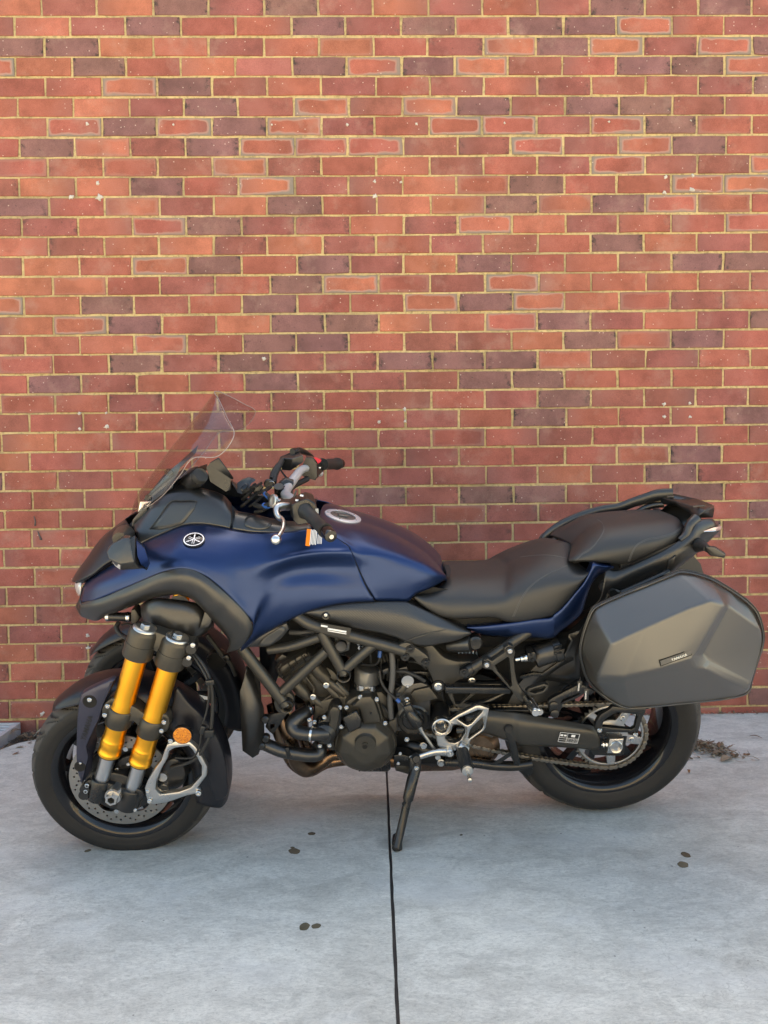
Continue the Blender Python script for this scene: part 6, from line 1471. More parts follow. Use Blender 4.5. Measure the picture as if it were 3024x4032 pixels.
bolt(brk, 'J', 460, 930, .125, 25, 'hex'); bolt(brk, 'J', 653, 1115, .125, 32, 'hex', 'alu')
facet('stand_switch', 'J', [(140, 1030, .165), (290, 1035, .165), (330, 1080, .165), (325, 1140, .16), (300, 1240, .15), (160, 1200, .15), (140, 1120, .16)], [tuple(range(7))], 'satin', brk, bev=0); 
swp = plate('switch_cover', 'J', [(145, 1125), (250, 1130), (330, 1120), (310, 1235), (280, 1245), (165, 1205)], .158, .12, 'engine', brk, bev=0.006)
plate('switch_body', 'J', [(138, 1035), (225, 1030), (300, 1045), (345, 1070), (335, 1110), (250, 1105), (140, 1095)], .172, .13, 'satin', brk, bev=0.004)
for x, y in ((208, 1012), (187, 1118), (95, 918)): bolt(brk, 'J', x, y, .172, 20)
boxo('return_spring', L('J', 330, 1040, .17), L('J', 340, 1190, .175), 0.012, 0.012, 'plug', std, 0.004)
# under-belly
facet('belly_pan', 'D', [(-20, 1085, .10), (330, 1090, .10), (420, 1110, .09), (300, 1135, .06), (60, 1142, .06), (-20, 1085, -.10), (330, 1090, -.10), (420, 1110, -.09), (300, 1135, -.06), (60, 1142, -.06)], [(0, 1, 2, 3, 4), (4, 3, 8, 9), (3, 2, 7, 8), (9, 8, 7, 6, 5), (0, 5, 6, 1)], 'bronze', bev=0.01)
# ---------------------------------------------------------------- sprocket cover, shift linkage
spc = plate('sprocket_cover', 'C', [(1085, 610), (1110, 590), (1180, 572), (1255, 560), (1300, 575), (1368, 662), (1322, 672), (1322, 860), (1240, 885), (1085, 880), (1075, 800), (1110, 770)], .158, .10, 'plastic', bev=0.006)
plate('cover_flap', 'C', [(1190, 640), (1212, 612), (1310, 590), (1370, 665), (1260, 695), (1215, 690)], .168, .15, 'engine', spc, bev=0.004)
lathe('cover_ring', L('C', 1205, 800, .156), [(0.010, 0.0), (0.008, 0.030), (0.004, 0.034), (0.006, 0.044), (0.0, 0.052)], 'satin', spc, 40)
plate('cover_tab', 'C', [(1045, 815), (1095, 800), (1105, 860), (1095, 893), (1055, 890)], .160, .12, 'engine', spc, bev=0.004)
bolt(spc, 'C', 1164, 670, .172, 20); bolt(spc, 'C', 1164, 927, .150, 18); bolt(spc, 'C', 1272, 972, .150, 18, 'hex')
lk = tube('shift_rod', LL('J', [(420, 720, .20), (450, 780, .20), (520, 880, .20), (580, 965, .20)]), [0.0065, 0.0062, 0.0048, 0.0045], 'alu', n=14)
tube('shift_sensor', LL('J', [(300, 530, .19), (330, 590, .195), (400, 690, .20), (415, 715, .20)]), [0.014, 0.019, 0.019, 0.012], 'satin', lk, straight=True, n=20)
boxo('sensor_body', L('J', 280, 475, .19), L('J', 320, 570, .195), 0.026, 0.026, 'satin', lk, 0.004)
boxo('shift_arm', L('J', 300, 230, .175), L('J', 190, 370, .18), 0.020, 0.016, 'engine', lk, 0.006)
lathe('arm_pivot', L('J', 290, 220, .182), [(0.003, 0.0), (0.004, 0.018), (-0.004, 0.019)], 'alu', lk, 24); bolt(lk, 'J', 290, 278, .186, 18); bolt(lk, 'J', 190, 375, .188, 28, mat='satin')
# ---------------------------------------------------------------- rider footrest plate
fp = plate('footrest_plate', 'J', [(572, 720), (585, 675), (630, 645), (690, 645), (735, 660), (750, 655), (830, 600), (1035, 495), (1080, 492), (1178, 525), (1175, 560), (1140, 740), (1120, 770), (980, 870), (960, 940), (900, 940), (840, 930), (820, 985), (740, 1000), (640, 960), (615, 930), (605, 860), (595, 790)], .205, .188, 'alu', bev=0.004,
    holes=[[(838, 645), (860, 625), (1060, 545), (1105, 548), (1095, 570), (985, 690), (945, 708), (920, 700)], [(1005, 720), (1110, 622), (1135, 625), (1110, 730), (1085, 765), (965, 855), (950, 845), (975, 760)],
           [(755, 720), (800, 708), (870, 712), (915, 740), (915, 790), (860, 880), (800, 905), (740, 895), (705, 850), (712, 800)], [(600, 690), (640, 665), (700, 665), (735, 690), (738, 745), (715, 780), (665, 795), (615, 775), (592, 740)]])
fp['label'] = 'machined silver rider footrest plate'
lathe('pivot_ring', L('J', 662, 725, .205), [(0.004, 0.0295), (0.006, 0.027), (-0.02, 0.0265)], 'alu', fp, 40)
lathe('pivot_sleeve', L('J', 655, 640, .155), [(0.03, 0.0255), (0.033, 0.0265), (0.033, 0.030), (0.0, 0.0305), (-0.05, 0.0305)], 'plastic', fp, 40)
lathe('pivot_bore', L('J', 655, 690, .17), [(0.01, 0.0255), (-0.02, 0.0250), (-0.02, 0.013), (-0.028, 0.012), (-0.028, 0.0)], 'steel', fp, 32)
tube('shift_lever', LL('J', [(770, 1000, .205), (700, 1000, .21), (600, 1000, .215), (500, 1025, .22), (410, 1055, .225)]), [0.015, 0.012, 0.010, 0.0095, 0.009], 'alu', fp, n=16, flat=0.7)
lathe('lever_pivot', L('J', 750, 1005, .215), [(0.005, 0.0), (0.006, 0.010), (0.004, 0.0125), (-0.02, 0.0135)], 'alu', fp, 28); bolt(fp, 'J', 750, 1007, .220, 20)
lathe('lever_eye', L('J', 620, 1055, .21), [(0.003, 0.0), (0.003, 0.008), (-0.008, 0.0085)], 'alu', fp, 20)
tube('toe_peg', [L('J', 378, 1050, .20), L('J', 380, 1055, .235), L('J', 384, 1075, .29), L('J', 385, 1080, .295)], [0.010, 0.0125, 0.0125, 0.009], 'rubber', fp, straight=True, n=18)
pg0, pg1 = L('J', 885, 985, .215), L('J', 940, 1195, .315)
pd = (pg1-pg0).normalized()
peg = tube('rider_footpeg', [pg0, pg0+pd*0.006, pg1-pd*0.006, pg1], [0.016, 0.0185, 0.0185, 0.017], 'rubber', fp, straight=True, n=20)
for k in range(6):
    a = k*math.pi/3; u_ = Vector((0, -1, 0)); u_ = (u_ - pd*u_.dot(pd)).normalized(); s_ = pd.cross(u_)
    off = (u_*math.cos(a) + s_*math.sin(a))*0.0185; boxo('peg_rib', pg0+pd*0.012+off, pg1-pd*0.012+off, 0.005, 0.005, 'rubber', fp, 0.001)
tube('peg_tip', [pg1-pd*0.002, pg1+pd*0.006, pg1+pd*0.0075], [0.0165, 0.0160, 0.010], 'alu', fp, straight=True, n=20)
tube('peg_feeler', [pg1+pd*0.006, pg1+pd*0.040, pg1+pd*0.042, pg1+pd*0.050, pg1+pd*0.052], [0.0042, 0.0042, 0.0065, 0.0065, 0.003], 'alu', fp, straight=True, n=14)
boxo('peg_mount', L('J', 900, 920, .205), L('J', 880, 985, .22), 0.036, 0.026, 'alu', fp, 0.005)
tube('peg_spring', LL('J', [(880, 915, .215), (945, 950, .215)]), 0.003, 'steel', fp, straight=True)
# heel guard and pivot plate (frame rear section)
pv = plate('pivot_plate', 'D', [(60, 270), (150, 300), (260, 400), (330, 420), (430, 420), (480, 430), (470, 500), (330, 560), (280, 600), (230, 620), (180, 600), (165, 540), (130, 470), (80, 400), (40, 360)], .150, .10, 'frame', bev=0.010, sm=60)
plate('frame_lug', 'C', [(1120, 310), (1170, 300), (1220, 330), (1250, 350), (1310, 405), (1315, 440), (1280, 455), (1230, 430), (1200, 400), (1140, 405), (1110, 380)], .205, .17, 'frame', pv, bev=0.005, sm=50)
for x, y in ((1188, 342), (1153, 392), (1288, 428)): lathe('lug_washer', L('C', x, y, .206), [(0.003, 0.0), (0.003, 0.012), (-0.002, 0.013)], 'satin', pv, 24); bolt(pv, 'C', x, y, .210, 16, mat='satin')
bolt(pv, 'D', 207, 585, .155, 20, 'hex'); lathe('pivot_washer', L('D', 207, 583, .152), [(0.002, 0.0), (0.002, 0.018), (-0.004, 0.020)], 'satin', pv, 28)
bolt(pv, 'D', 428, 550, .13, 18, 'hex')
# fairing cap (tank side end plug)
ek = tube('frame_slider', LL('D', [(270, 320, .14), (330, 312, .15), (420, 305, .165), (425, 305, .166)]), [0.016, 0.022, 0.024, 0.020], 'plastic', straight=True, n=24)
lathe('slider_end', L('D', 452, 305, .165), [(0.004, 0.0), (0.005, 0.016), (0.001, 0.022), (-0.03, 0.0225)], 'satin', ek, 32)
# swingarm
sa = patch('swingarm', [
 LL('D', [(380, 760, .135), (385, 790, .150), (395, 850, .155), (410, 890, .148), (420, 900, .12)]),
 LL('D', [(530, 735, .138), (530, 790, .155), (530, 850, .158), (530, 890, .15), (530, 900, .12)]),
 LL('D', [(620, 745, .140), (622, 800, .156), (625, 870, .160), (628, 920, .152), (630, 932, .12)]),
 LL('D', [(700, 752, .142), (703, 815, .158), (706, 890, .162), (710, 950, .154), (712, 965, .12)]),
 LL('D', [(740, 757, .146), (742, 820, .164), (745, 900, .168), (748, 962, .158), (750, 975, .12)]),
 LL('D', [(900, 785, .146), (902, 840, .163), (905, 910, .166), (905, 965, .157), (905, 978, .12)]),
 LL('D', [(1100, 818, .144), (1102, 865, .160), (1105, 925, .163), (1108, 980, .154), (1110, 990, .12)]),
 LL('D', [(1200, 835, .142), (1205, 880, .156), (1210, 930, .158), (1212, 990, .150), (1212, 1000, .12)]),
 LL('D', [(1240, 850, .140), (1252, 900, .150), (1265, 940, .152), (1262, 985, .146), (1255, 1000, .12)]),
], 'frame', per=6, perv=5, th=0.004)
sarm = sa[0]; sarm['label'] = 'graphite swingarm on the near side'
sp0, sr_ = hit([sarm], 'D', 1060, 918)
a_, b2_ = L('D', 1010, 912, .165), L('D', 1112, 925, .165)
st_ = quad('pressure_label', sp0, sr_, b2_-a_, 0.062, 0.034, 'labelblack', sarm, lift=0.0015)
fr_ = decal_frame(sp0 + sr_*0.0026, sr_, b2_-a_)
def lab(x, y, wd, ht):
    pt = fr_ @ Vector((x, y, 0)); quad('label_print', pt, sr_, b2_-a_, wd, ht, 'white', sarm, lift=0.0, th=0.0003)
for x, y, wd, ht in ((0, .0165, .062, .0012), (0, -.0165, .062, .0012), (-.0305, 0, .0012, .034), (.0305, 0, .0012, .034), (-.006, 0, .001, .034), (0, -.0015, .062, .001), (-.018, -.009, .024, .0008)): lab(x, y, wd, ht)
for x, y, r_ in ((-.024, .007, .009), (-.013, .007, .008), (.012, .008, .012)): lab(x, y, r_, r_*0.7)
for k, s in enumerate(('225 33 290 42', '225 33 290 42')):
    lettering('label_print', s, fr_ @ Vector((.012, -.0055-.0065*k, 0)), sr_, b2_-a_, 0.032, 'white', sarm, lift=0.0004)

# dark linkage between gearbox and rear wheel
facet('suspension_linkage', 'D', [(180, 540, .07), (480, 500, .07), (760, 600, .06), (780, 700, .06), (560, 760, .06), (420, 880, .05), (200, 860, .06), (180, 540, -.09), (480, 500, -.09), (760, 600, -.08), (780, 700, -.08), (560, 760, -.08), (420, 880, -.08), (200, 860, -.08)], [tuple(range(7)), tuple(range(13, 6, -1))] + [(i, 7+i, 7+(i+1) % 7, (i+1) % 7) for i in range(7)], 'dark', bev=0.006)

# smaller fittings around the engine
for (x, y, w_, r_) in ((420, 470, .170, 9), (500, 420, .170, 9), (350, 520, .165, 9), (470, 640, .13, 9), (820, 700, .19, 9), (930, 760, .19, 8), (1040, 890, .175, 10), (985, 1050, .17, 10), (800, 1045, .17, 10), (1130, 700, .165, 9), (1300, 760, .165, 9), (1110, 850, .165, 8)):
    bolt(eng, 'C', x, y, w_, r_, mat='satin')
for (a, c_, m_) in (((1180, 420), (1290, 470), (1240, 430)), ((1090, 560), (1150, 640), (1130, 590)), ((1000, 700), (1060, 860), (1050, 770)), ((640, 300), (760, 380), (690, 360)), ((470, 250), (560, 300), (520, 260)), ((860, 330), (930, 430), (920, 370))):
    tube('wire', LL('C', [(a[0], a[1], .14), (m_[0], m_[1], .16), (c_[0], c_[1], .14)]), 0.0038, 'rubber', eng, per=5, n=8)
plate('ignition_coil', 'C', [(300, 420), (350, 375), (385, 395), (340, 450)], .13, .08, 'satin', eng, bev=0.004)
plate('connector_block', 'C', [(1110, 470), (1165, 455), (1180, 500), (1120, 520)], .165, .12, 'satin', eng, bev=0.003)
plate('fuse_holder', 'C', [(1000, 480), (1045, 465), (1055, 500), (1010, 515)], .15, .11, 'plastic', eng, bev=0.003)
# ---------------------------------------------------------------- rear wheel
RW_R = 0.319
rax = L('G', 665, 728, .165); RWC = Vector((rax.x, 0, rax.z))
rw = lathe('rear_wheel', RWC, [(0.082, 0.214), (0.088, 0.222), (0.086, 0.212), (0.078, 0.203), (0.050, 0.186), (-0.050, 0.186), (-0.078, 0.203), (-0.086, 0.212), (-0.088, 0.222), (-0.082, 0.214)], 'gloss', bike, 112)
rw['label'] = 'gloss black rear wheel'
b_ = bmesh.new(); b_.from_mesh(rw.data)
for k in range(10):
    a = 2*math.pi*(k//2)/5 + (0.10 if k % 2 else -0.10) + 0.55; a2 = 2*math.pi*(k//2)/5 + (0.22 if k % 2 else -0.22) + 0.55
    p0 = Vector((0.04*math.cos(a), 0, 0.04*math.sin(a))); p1 = Vector((0.190*math.cos(a2), 0, 0.190*math.sin(a2))); t_ = (p1-p0).normalized(); sd_ = Vector((-t_.z, 0, t_.x))
    V = [p + sd_*sx*0.011 + Vector((0, sy*0.018, 0)) for p in (p0, p1) for sx, sy in ((-1, -1), (-1, 1), (1, 1), (1, -1))]; bv = [b_.verts.new(v) for v in V]
    for f in ((0, 1, 2, 3), (7, 6, 5, 4), (0, 4, 5, 1), (1, 5, 6, 2), (2, 6, 7, 3), (3, 7, 4, 0)): b_.faces.new([bv[i] for i in f])
bmesh.ops.recalc_face_normals(b_, faces=b_.faces); b_.to_mesh(rw.data); b_.free(); rw.data.set_sharp_from_angle(angle=R(35))
TYR = tyre_mesh('tyre', RW_R, 0.192, 0.214, segs=560); obj('tyre', TYR, MAT['tyre'], rw)
lathe('hub', (0, 0, 0), [(0.10, 0.0), (0.10, 0.045), (0.06, 0.055), (-0.07, 0.055), (-0.09, 0.0)], 'satin', rw, 32)
# sprocket and chain
CHW = 0.104; NT = 45; PR = 0.01588/(2*math.sin(math.pi/NT))
teeth = []
for i in range(NT):
    for f, r_ in ((-.36, PR-0.0048), (-.16, PR+0.0020), (.0, PR+0.0036), (.16, PR+0.0020), (.36, PR-0.0048)):
        a = 2*math.pi*(i+f)/NT; teeth.append((r_*math.cos(a), r_*math.sin(a)))
hs_ = []
for k in range(5):
    a0 = 2*math.pi*k/5 + 0.42; q = []
    for i in range(9): a = a0 - 0.50 + 1.0*i/8; q.append((0.099*math.cos(a), 0.099*math.sin(a)))
    for i in range(9): a = a0 + 0.34 - 0.68*i/8; q.append((0.056*math.cos(a), 0.056*math.sin(a)))
    hs_.append(q)
ring_ = [(0.1055*math.cos(2*math.pi*i/90), 0.1055*math.sin(2*math.pi*i/90)) for i in range(90)]
sprk = obj('sprocket', plate_mesh('sprocket', ring_, hs_, -0.0040, 0.0035, 0.0015), MAT['alu'], rw); sprk.location = (0, -CHW, 0)
th_ = obj('sprocket_teeth', plate_mesh('sprocket_teeth', teeth, [[(x*0.976, y*0.976) for x, y in ring_]], -0.003, 0.003, 0.0), MAT['chain'], rw); th_.location = (0, -CHW, 0)
lathe('sprocket_hub', (0, -CHW+0.004, 0), [(0.0, 0.060), (0.004, 0.058), (0.004, 0.05), (-0.01, 0.045)], 'satin', rw, 40)
for k in range(5):
    a = 2*math.pi*k/5 + 1.05; o_ = bpy.data.objects.new('bolt', BOLT[('hex', 'steel')]); link(o_, rw); o_.location = (0.070*math.cos(a), -CHW-0.004, 0.070*math.sin(a)); o_.scale = (0.0065,)*3
FSP = L('D', 130, 810, CHW); FR_ = 0.0405
rc2 = Vector((RWC.x, RWC.z)); fc2 = Vector((FSP.x, FSP.z))
up0, up1 = L('D', 180, 695, CHW), L('D', 1290, 713, CHW)
# pitch line: around the rear sprocket, along the runs, around the front sprocket
dv = rc2 - fc2; dist = dv.length; base = math.atan2(dv.y, dv.x); al = math.asin((PR-FR_)/dist)
def circ(c, r_, a): return Vector((c.x + r_*math.cos(a), 0, c.y + r_*math.sin(a)))
aT = base + math.pi/2 + al; aB = base - math.pi/2 - al
path = []
for i in range(61): path.append(circ(rc2, PR, aT + (aB-aT)*i/60))
# lower run sags a little
pA, pB = circ(rc2, PR, aB), circ(fc2, FR_, aB)
for i in range(1, 40):
    t = i/40; q = pA + (pB-pA)*t; q.z -= 0.016*math.sin(math.pi*t); path.append(q)
for i in range(21): path.append(circ(fc2, FR_, aB + (aT-2*math.pi-aB)*i/20))
pC, pD = circ(fc2, FR_, aT), circ(rc2, PR, aT)
for i in range(1, 40): path.append(pC + (pD-pC)*i/40)
seg = [(path[(i+1) % len(path)]-path[i]).length for i in range(len(path))]; tot = sum(seg); nl = int(round(tot/0.01588/2)*2); pit = tot/nl
pins = []; acc = 0; i = 0; s0 = 0
for k in range(nl):
    s = k*pit
    while i < len(seg)-1 and s > s0 + seg[i]: s0 += seg[i]; i += 1
    pins.append(path[i] + (path[(i+1) % len(path)]-path[i])*((s-s0)/seg[i]))
def link_outline(d, r_=0.0066):
    """figure-eight side plate between two pins at +-d/2"""
    q = []
    for sgn in (1, -1):
        for i in range(9):
            a = (-math.pi*0.62 + 1.24*math.pi*i/8) if sgn == 1 else (math.pi - math.pi*0.62 + 1.24*math.pi*i/8)
            q.append((sgn*d/2 + r_*math.cos(a), r_*math.sin(a)))
        q.append((0, 0.0042*sgn))
    return q
lo = link_outline(pit)
V, F = [], []
chain = obj('drive_chain', lathe_mesh('drive_chain', [(0.0075, 0.0), (0.0075, 0.0048), (-0.0075, 0.0048), (-0.0075, 0.0)], 10), MAT['chain'], bike)
# rollers and inner plates as one mesh
b_ = bmesh.new()
inn = plate_mesh('t', lo, [], -0.0060, -0.0045, 0.0); inn2 = plate_mesh('t', lo, [], 0.0045, 0.0060, 0.0); rol = lathe_mesh('t', [(0.0045, 0.0), (0.0045, 0.0050), (-0.0045, 0.0050), (-0.0045, 0.0)], 10)
def put(bm_, me, mtx):
    off = len(bm_.verts); vs = [bm_.verts.new(mtx @ v.co) for v in me.vertices]
    for p_ in me.polygons:
        try: bm_.faces.new([vs[i] for i in p_.vertices])
        except ValueError: pass
for k in range(nl):
    a, c_ = pins[k], pins[(k+1) % nl]; mid = (a+c_)/2; d_ = (c_-a); ang = math.atan2(d_.z, d_.x)
    put(b_, rol, Matrix.Translation(a + Vector((0, -CHW, 0))))
    if k % 2 == 0:
        m_ = Matrix.Translation(mid + Vector((0, -CHW, 0))) @ Matrix.Rotation(-ang, 4, 'Y'); put(b_, inn, m_); put(b_, inn2, m_)
bmesh.ops.recalc_face_normals(b_, faces=b_.faces); cm = bpy.data.meshes.new('drive_chain'); b_.to_mesh(cm); b_.free(); cm.materials.append(MAT['chain']); chain.data = cm
lnk = plate_mesh('chain_link', lo, [], -0.0083, -0.0064, 0.0004); b_ = bmesh.new(); b_.from_mesh(lnk)
put(b_, plate_mesh('t', lo, [], 0.0064, 0.0083, 0.0), Matrix.Identity(4)); pinm = lathe_mesh('t', [(0.0100, 0.0), (0.0100, 0.0026), (0.008, 0.0030), (-0.0100, 0.0030), (-0.0100, 0.0)], 10)
for sx in (-1, 1): put(b_, pinm, Matrix.Translation((sx*pit/2, 0, 0)))
bmesh.ops.recalc_face_normals(b_, faces=b_.faces); b_.to_mesh(lnk); b_.free(); lnk.materials.append(MAT['chainplate'] if 'chainplate' in MAT else MAT['chain'])
for k in range(1, nl, 2):
    a, c_ = pins[k], pins[(k+1) % nl]; mid = (a+c_)/2; d_ = (c_-a); ang = math.atan2(d_.z, d_.x)
    o_ = bpy.data.objects.new('chain_link', lnk); link(o_, chain); o_.location = mid + Vector((0, -CHW, 0)); o_.rotation_euler = (0, -ang, 0)
# axle block
ab = plate('axle_block', 'G', [(625, 680), (720, 678), (697, 778), (607, 775)], .172, .135, 'alu', bev=0.004); 
lathe('axle_end', L('G', 665, 730, .174), [(-0.01, 0.0205), (0.004, 0.0205), (0.006, 0.0185), (0.004, 0.0145), (-0.03, 0.014), (-0.03, 0.0)], 'alu', ab, 40)
lathe('axle_hole', L('G', 665, 730, .165), [(0.0, 0.0), (0.0, 0.0142)], 'dark', ab, 24)
tube('chain_adjuster', LL('G', [(570, 717, .155), (620, 716, .158)]), 0.0045, 'steel', ab, straight=True, n=12)
for x in (585, 605): tube('adjuster_nut', LL('G', [(x-5, 717, .156), (x+5, 717, .157)]), 0.0085, 'steel', ab, straight=True, n=6)
facet('swingarm_end', 'G', [(530, 640, .14), (560, 640, .15), (740, 662, .14), (732, 690, .14), (718, 785, .135), (690, 790, .135), (520, 785, .13), (500, 760, .13)], [tuple(range(8))], 'satin', ab, bev=0).modifiers.clear()
# pannier lower bracket on the swingarm end
lb_ = plate('lower_bracket', 'K', [(950, 1010), (960, 950), (1010, 870), (1110, 810), (1140, 780), (1300, 800), (1510, 800), (1500, 850), (1470, 900), (1440, 1000), (1410, 1100), (1370, 1100), (1350, 1070), (1000, 1060), (955, 1045)], .185, .170, 'satin', bev=0.004,
    holes=[[(1030, 1000), (1050, 930), (1160, 860), (1200, 848), (1400, 872), (1412, 890), (1380, 1010), (1350, 1030), (1130, 1010)]])
for x, y in ((995, 1033), (1385, 1082)): bolt(lb_, 'K', x, y, .187, 27)
ub_ = plate('upper_bracket', 'K', [(440, 720), (480, 690), (760, 545), (830, 545), (960, 620), (900, 660), (830, 640), (600, 745), (590, 800), (540, 880), (500, 880), (455, 840), (440, 760)], .165, .150, 'satin', bev=0.004, holes=[[(585, 740), (600, 705), (770, 640), (790, 650), (740, 680)]])
for x, y in ((497, 770), (510, 858)): lathe('bracket_washer', L('K', x, y, .167), [(0.004, 0.0), (0.004, 0.010), (0.002, 0.013), (-0.003, 0.014)], 'satin', ub_, 24)
# chain guard
cg = plate('chain_guard', 'J', [(690, 265), (1300, 258), (1420, 320), (1400, 350), (1200, 455), (1060, 480), (900, 540), (850, 525), (790, 495), (740, 400), (700, 320)], .158, .146, 'frame', bev=0.004,
    holes=[[(785, 375), (800, 355), (950, 350), (970, 372), (860, 480), (815, 480)], [(900, 470), (1060, 352), (1290, 350), (1320, 362), (1150, 440), (1000, 480)]])
boxo('guard_top', L('J', 690, 285, .15), L('J', 1400, 290, .15), 0.022, 0.05, 'satin', cg, 0.004)
boxo('chain_slider', L('J', 980, 520, .11), L('J', 1600, 525, .11), 0.012, 0.04, 'satin', cg, 0.003)
facet('swingarm_upper', 'K', [(-100, 810, .12), (150, 850, .12), (600, 900, .10), (700, 860, .09), (640, 830, .06), (200, 790, .06), (-100, 780, .06)], [tuple(range(7))], 'satin', bev=0)
# hugger: dark panel over the rear tyre
hg = []
for i in range(11):
    a = R(172 - 120*i/10); row = []
    for (y, h) in ((-0.10, -0.04), (-0.095, 0.01), (-0.05, 0.024), (0, 0.027), (0.05, 0.024), (0.095, 0.01), (0.10, -0.04)):
        r_ = RW_R + 0.012 + h; row.append(Vector((RWC.x + r_*math.cos(a), y, RWC.z + r_*math.sin(a))))
    hg.append(row)
hug = obj('rear_hugger', patch_mesh('rear_hugger', hg, per=3, perv=2), MAT['plastic'], bike); solid(hug, 0.003, 0)
# inner rear plastics behind the seat rail
ir = facet('inner_fender', 'D', [(430, 240, .09), (700, 260, .10), (1050, 230, .10), (1190, 110, .10), (1250, 300, .10), (1150, 560, .10), (900, 600, .09), (700, 560, .09), (480, 440, .09)] + [(430, 240, -.09), (700, 260, -.10), (1050, 230, -.10), (1190, 110, -.10), (1250, 300, -.10), (1150, 560, -.10), (900, 600, -.09), (700, 560, -.09), (480, 440, -.09)], [tuple(range(9)), tuple(range(17, 8, -1))] + [(i, 9+i, 9+(i+1) % 9, (i+1) % 9) for i in range(9)], 'dark', bev=0)
skin('fender_panel', 'D', [(1060, 240), (1130, 215), (1190, 120), (1130, 380), (1130, 520), (1060, 560), (900, 540), (740, 560), (850, 500), (950, 470), (1010, 400), (1060, 330)], [ir], 'plastic', ir, 0.004)
plate('fender_step', 'D', [(740, 520), (830, 495), (890, 500), (1015, 410), (1040, 420), (900, 525), (830, 520), (750, 540)], .108, .10, 'satin', ir, bev=0.002)
tube('shock_spring', [L('C', 1365+0+i*4.2, 380+26*math.cos(i*1.05), .03+.03*math.sin(i*1.05)) for i in range(66)], 0.0052, 'alu', bike, straight=True, n=8)
tube('shock_body', [L('C', 1350, 385, .02), L('C', 1659, 420, .02)], 0.02, 'greymetal', bike, straight=True, n=20)
facet('tail_underside', 'D', [(420, 240, .13), (560, 260, .14), (1000, 270, .14), (700, 300, .12), (500, 330, .11)], [tuple(range(5))], 'plastic', bev=0)
# subframe rail, pillion footrest
sf = tube('subframe', LL('D', [(375, 495, .165), (440, 460, .165), (560, 385, .165), (700, 290, .16), (800, 225, .15)]), 0.0155, 'frame', n=18)
tube('subframe_end', LL('D', [(368, 500, .168), (430, 462, .168)]), [0.019, 0.0165], 'satin', sf, straight=True, n=16); lathe('end_washer', L('D', 378, 495, .186), [(0.002, 0.0), (0.002, 0.013), (-0.004, 0.014)], 'satin', sf, 24); bolt(sf, 'D', 378, 495, .189, 13, mat='satin')
ph = plate('pillion_hanger', 'D', [(500, 450), (505, 415), (535, 405), (560, 420), (640, 365), (640, 335), (670, 315), (700, 325), (712, 365), (702, 400), (712, 500), (725, 560), (760, 620), (790, 650), (760, 690), (725, 670), (690, 620), (560, 480), (530, 475)], .205, .185, 'frame', bev=0.004,
    holes=[[(580, 450), (665, 395), (672, 410), (690, 580), (680, 590), (600, 490)]])
for x, y in ((525, 443), (676, 353)): lathe('hanger_washer', L('D', x, y, .206), [(0.003, 0.0), (0.003, 0.0125), (-0.002, 0.0135)], 'satin', ph, 24); bolt(ph, 'D', x, y, .209, 17)
pp0, pp1 = L('D', 785, 660, .215), L('D', 848, 755, .30)
ppd = (pp1-pp0).normalized()
tube('pillion_footpeg', [pp0, pp0+ppd*0.006, pp1-ppd*0.004, pp1], [0.012, 0.0135, 0.0135, 0.012], 'steel', ph, straight=True, n=16)
for k in range(7):
    q = pp0 + (pp1-pp0)*(0.10+0.125*k)
    for s in (-1, 1):
        o_ = bpy.data.meshes.new('peg_knurl'); b_ = bmesh.new(); bmesh.ops.create_uvsphere(b_, u_segments=10, v_segments=6, radius=0.0052); b_.to_mesh(o_); b_.free(); o_.shade_smooth()
        x_ = obj('peg_knurl', o_, MAT['steel'], ph); x_.location = q + Vector((0.006*s+0.004, -0.010, 0.006))
lathe('peg_end', L('D', 870, 750, .29), [(0.003, 0.0), (0.003, 0.010), (-0.003, 0.010), (-0.003, 0)], 'alu', ph, 20)
plate('heel_loop', 'D', [(780, 620), (800, 600), (900, 570), (930, 580), (925, 610), (890, 635), (840, 645), (800, 650)], .19, .175, 'frame', ph, bev=0.003, holes=[[(805, 622), (830, 605), (900, 588), (912, 592), (895, 615), (840, 632)]])
# shock reservoir with remote adjuster
rs = tube('shock_reservoir', LL('D', [(830, 395, .13), (838, 392, .13), (960, 350, .13), (962, 349, .13), (1005, 336, .13), (1010, 334, .13)]), [0.030, 0.034, 0.034, 0.038, 0.038, 0.034], 'plastic', straight=True, n=32)
plate('reservoir_clamp', 'D', [(792, 370), (835, 360), (850, 372), (850, 418), (805, 428), (795, 420)], .172, .12, 'satin', rs, bev=0.003)
for x, y in ((815, 376), (823, 415)): bolt(rs, 'D', x, y, .174, 11, mat='satin')
tube('reservoir_fitting', LL('D', [(712, 410, .15), (740, 405, .15), (745, 404, .15), (765, 400, .15), (770, 399, .15), (795, 394, .15)]), [0.007, 0.007, 0.011, 0.011, 0.013, 0.013], 'steel', rs, straight=True, n=14)
for k in range(3): boxo('dial_rib', L('D', 965, 330+k*22, .168), L('D', 1015, 315+k*22, .165), 0.008, 0.006, 'satin', rs, 0.002)
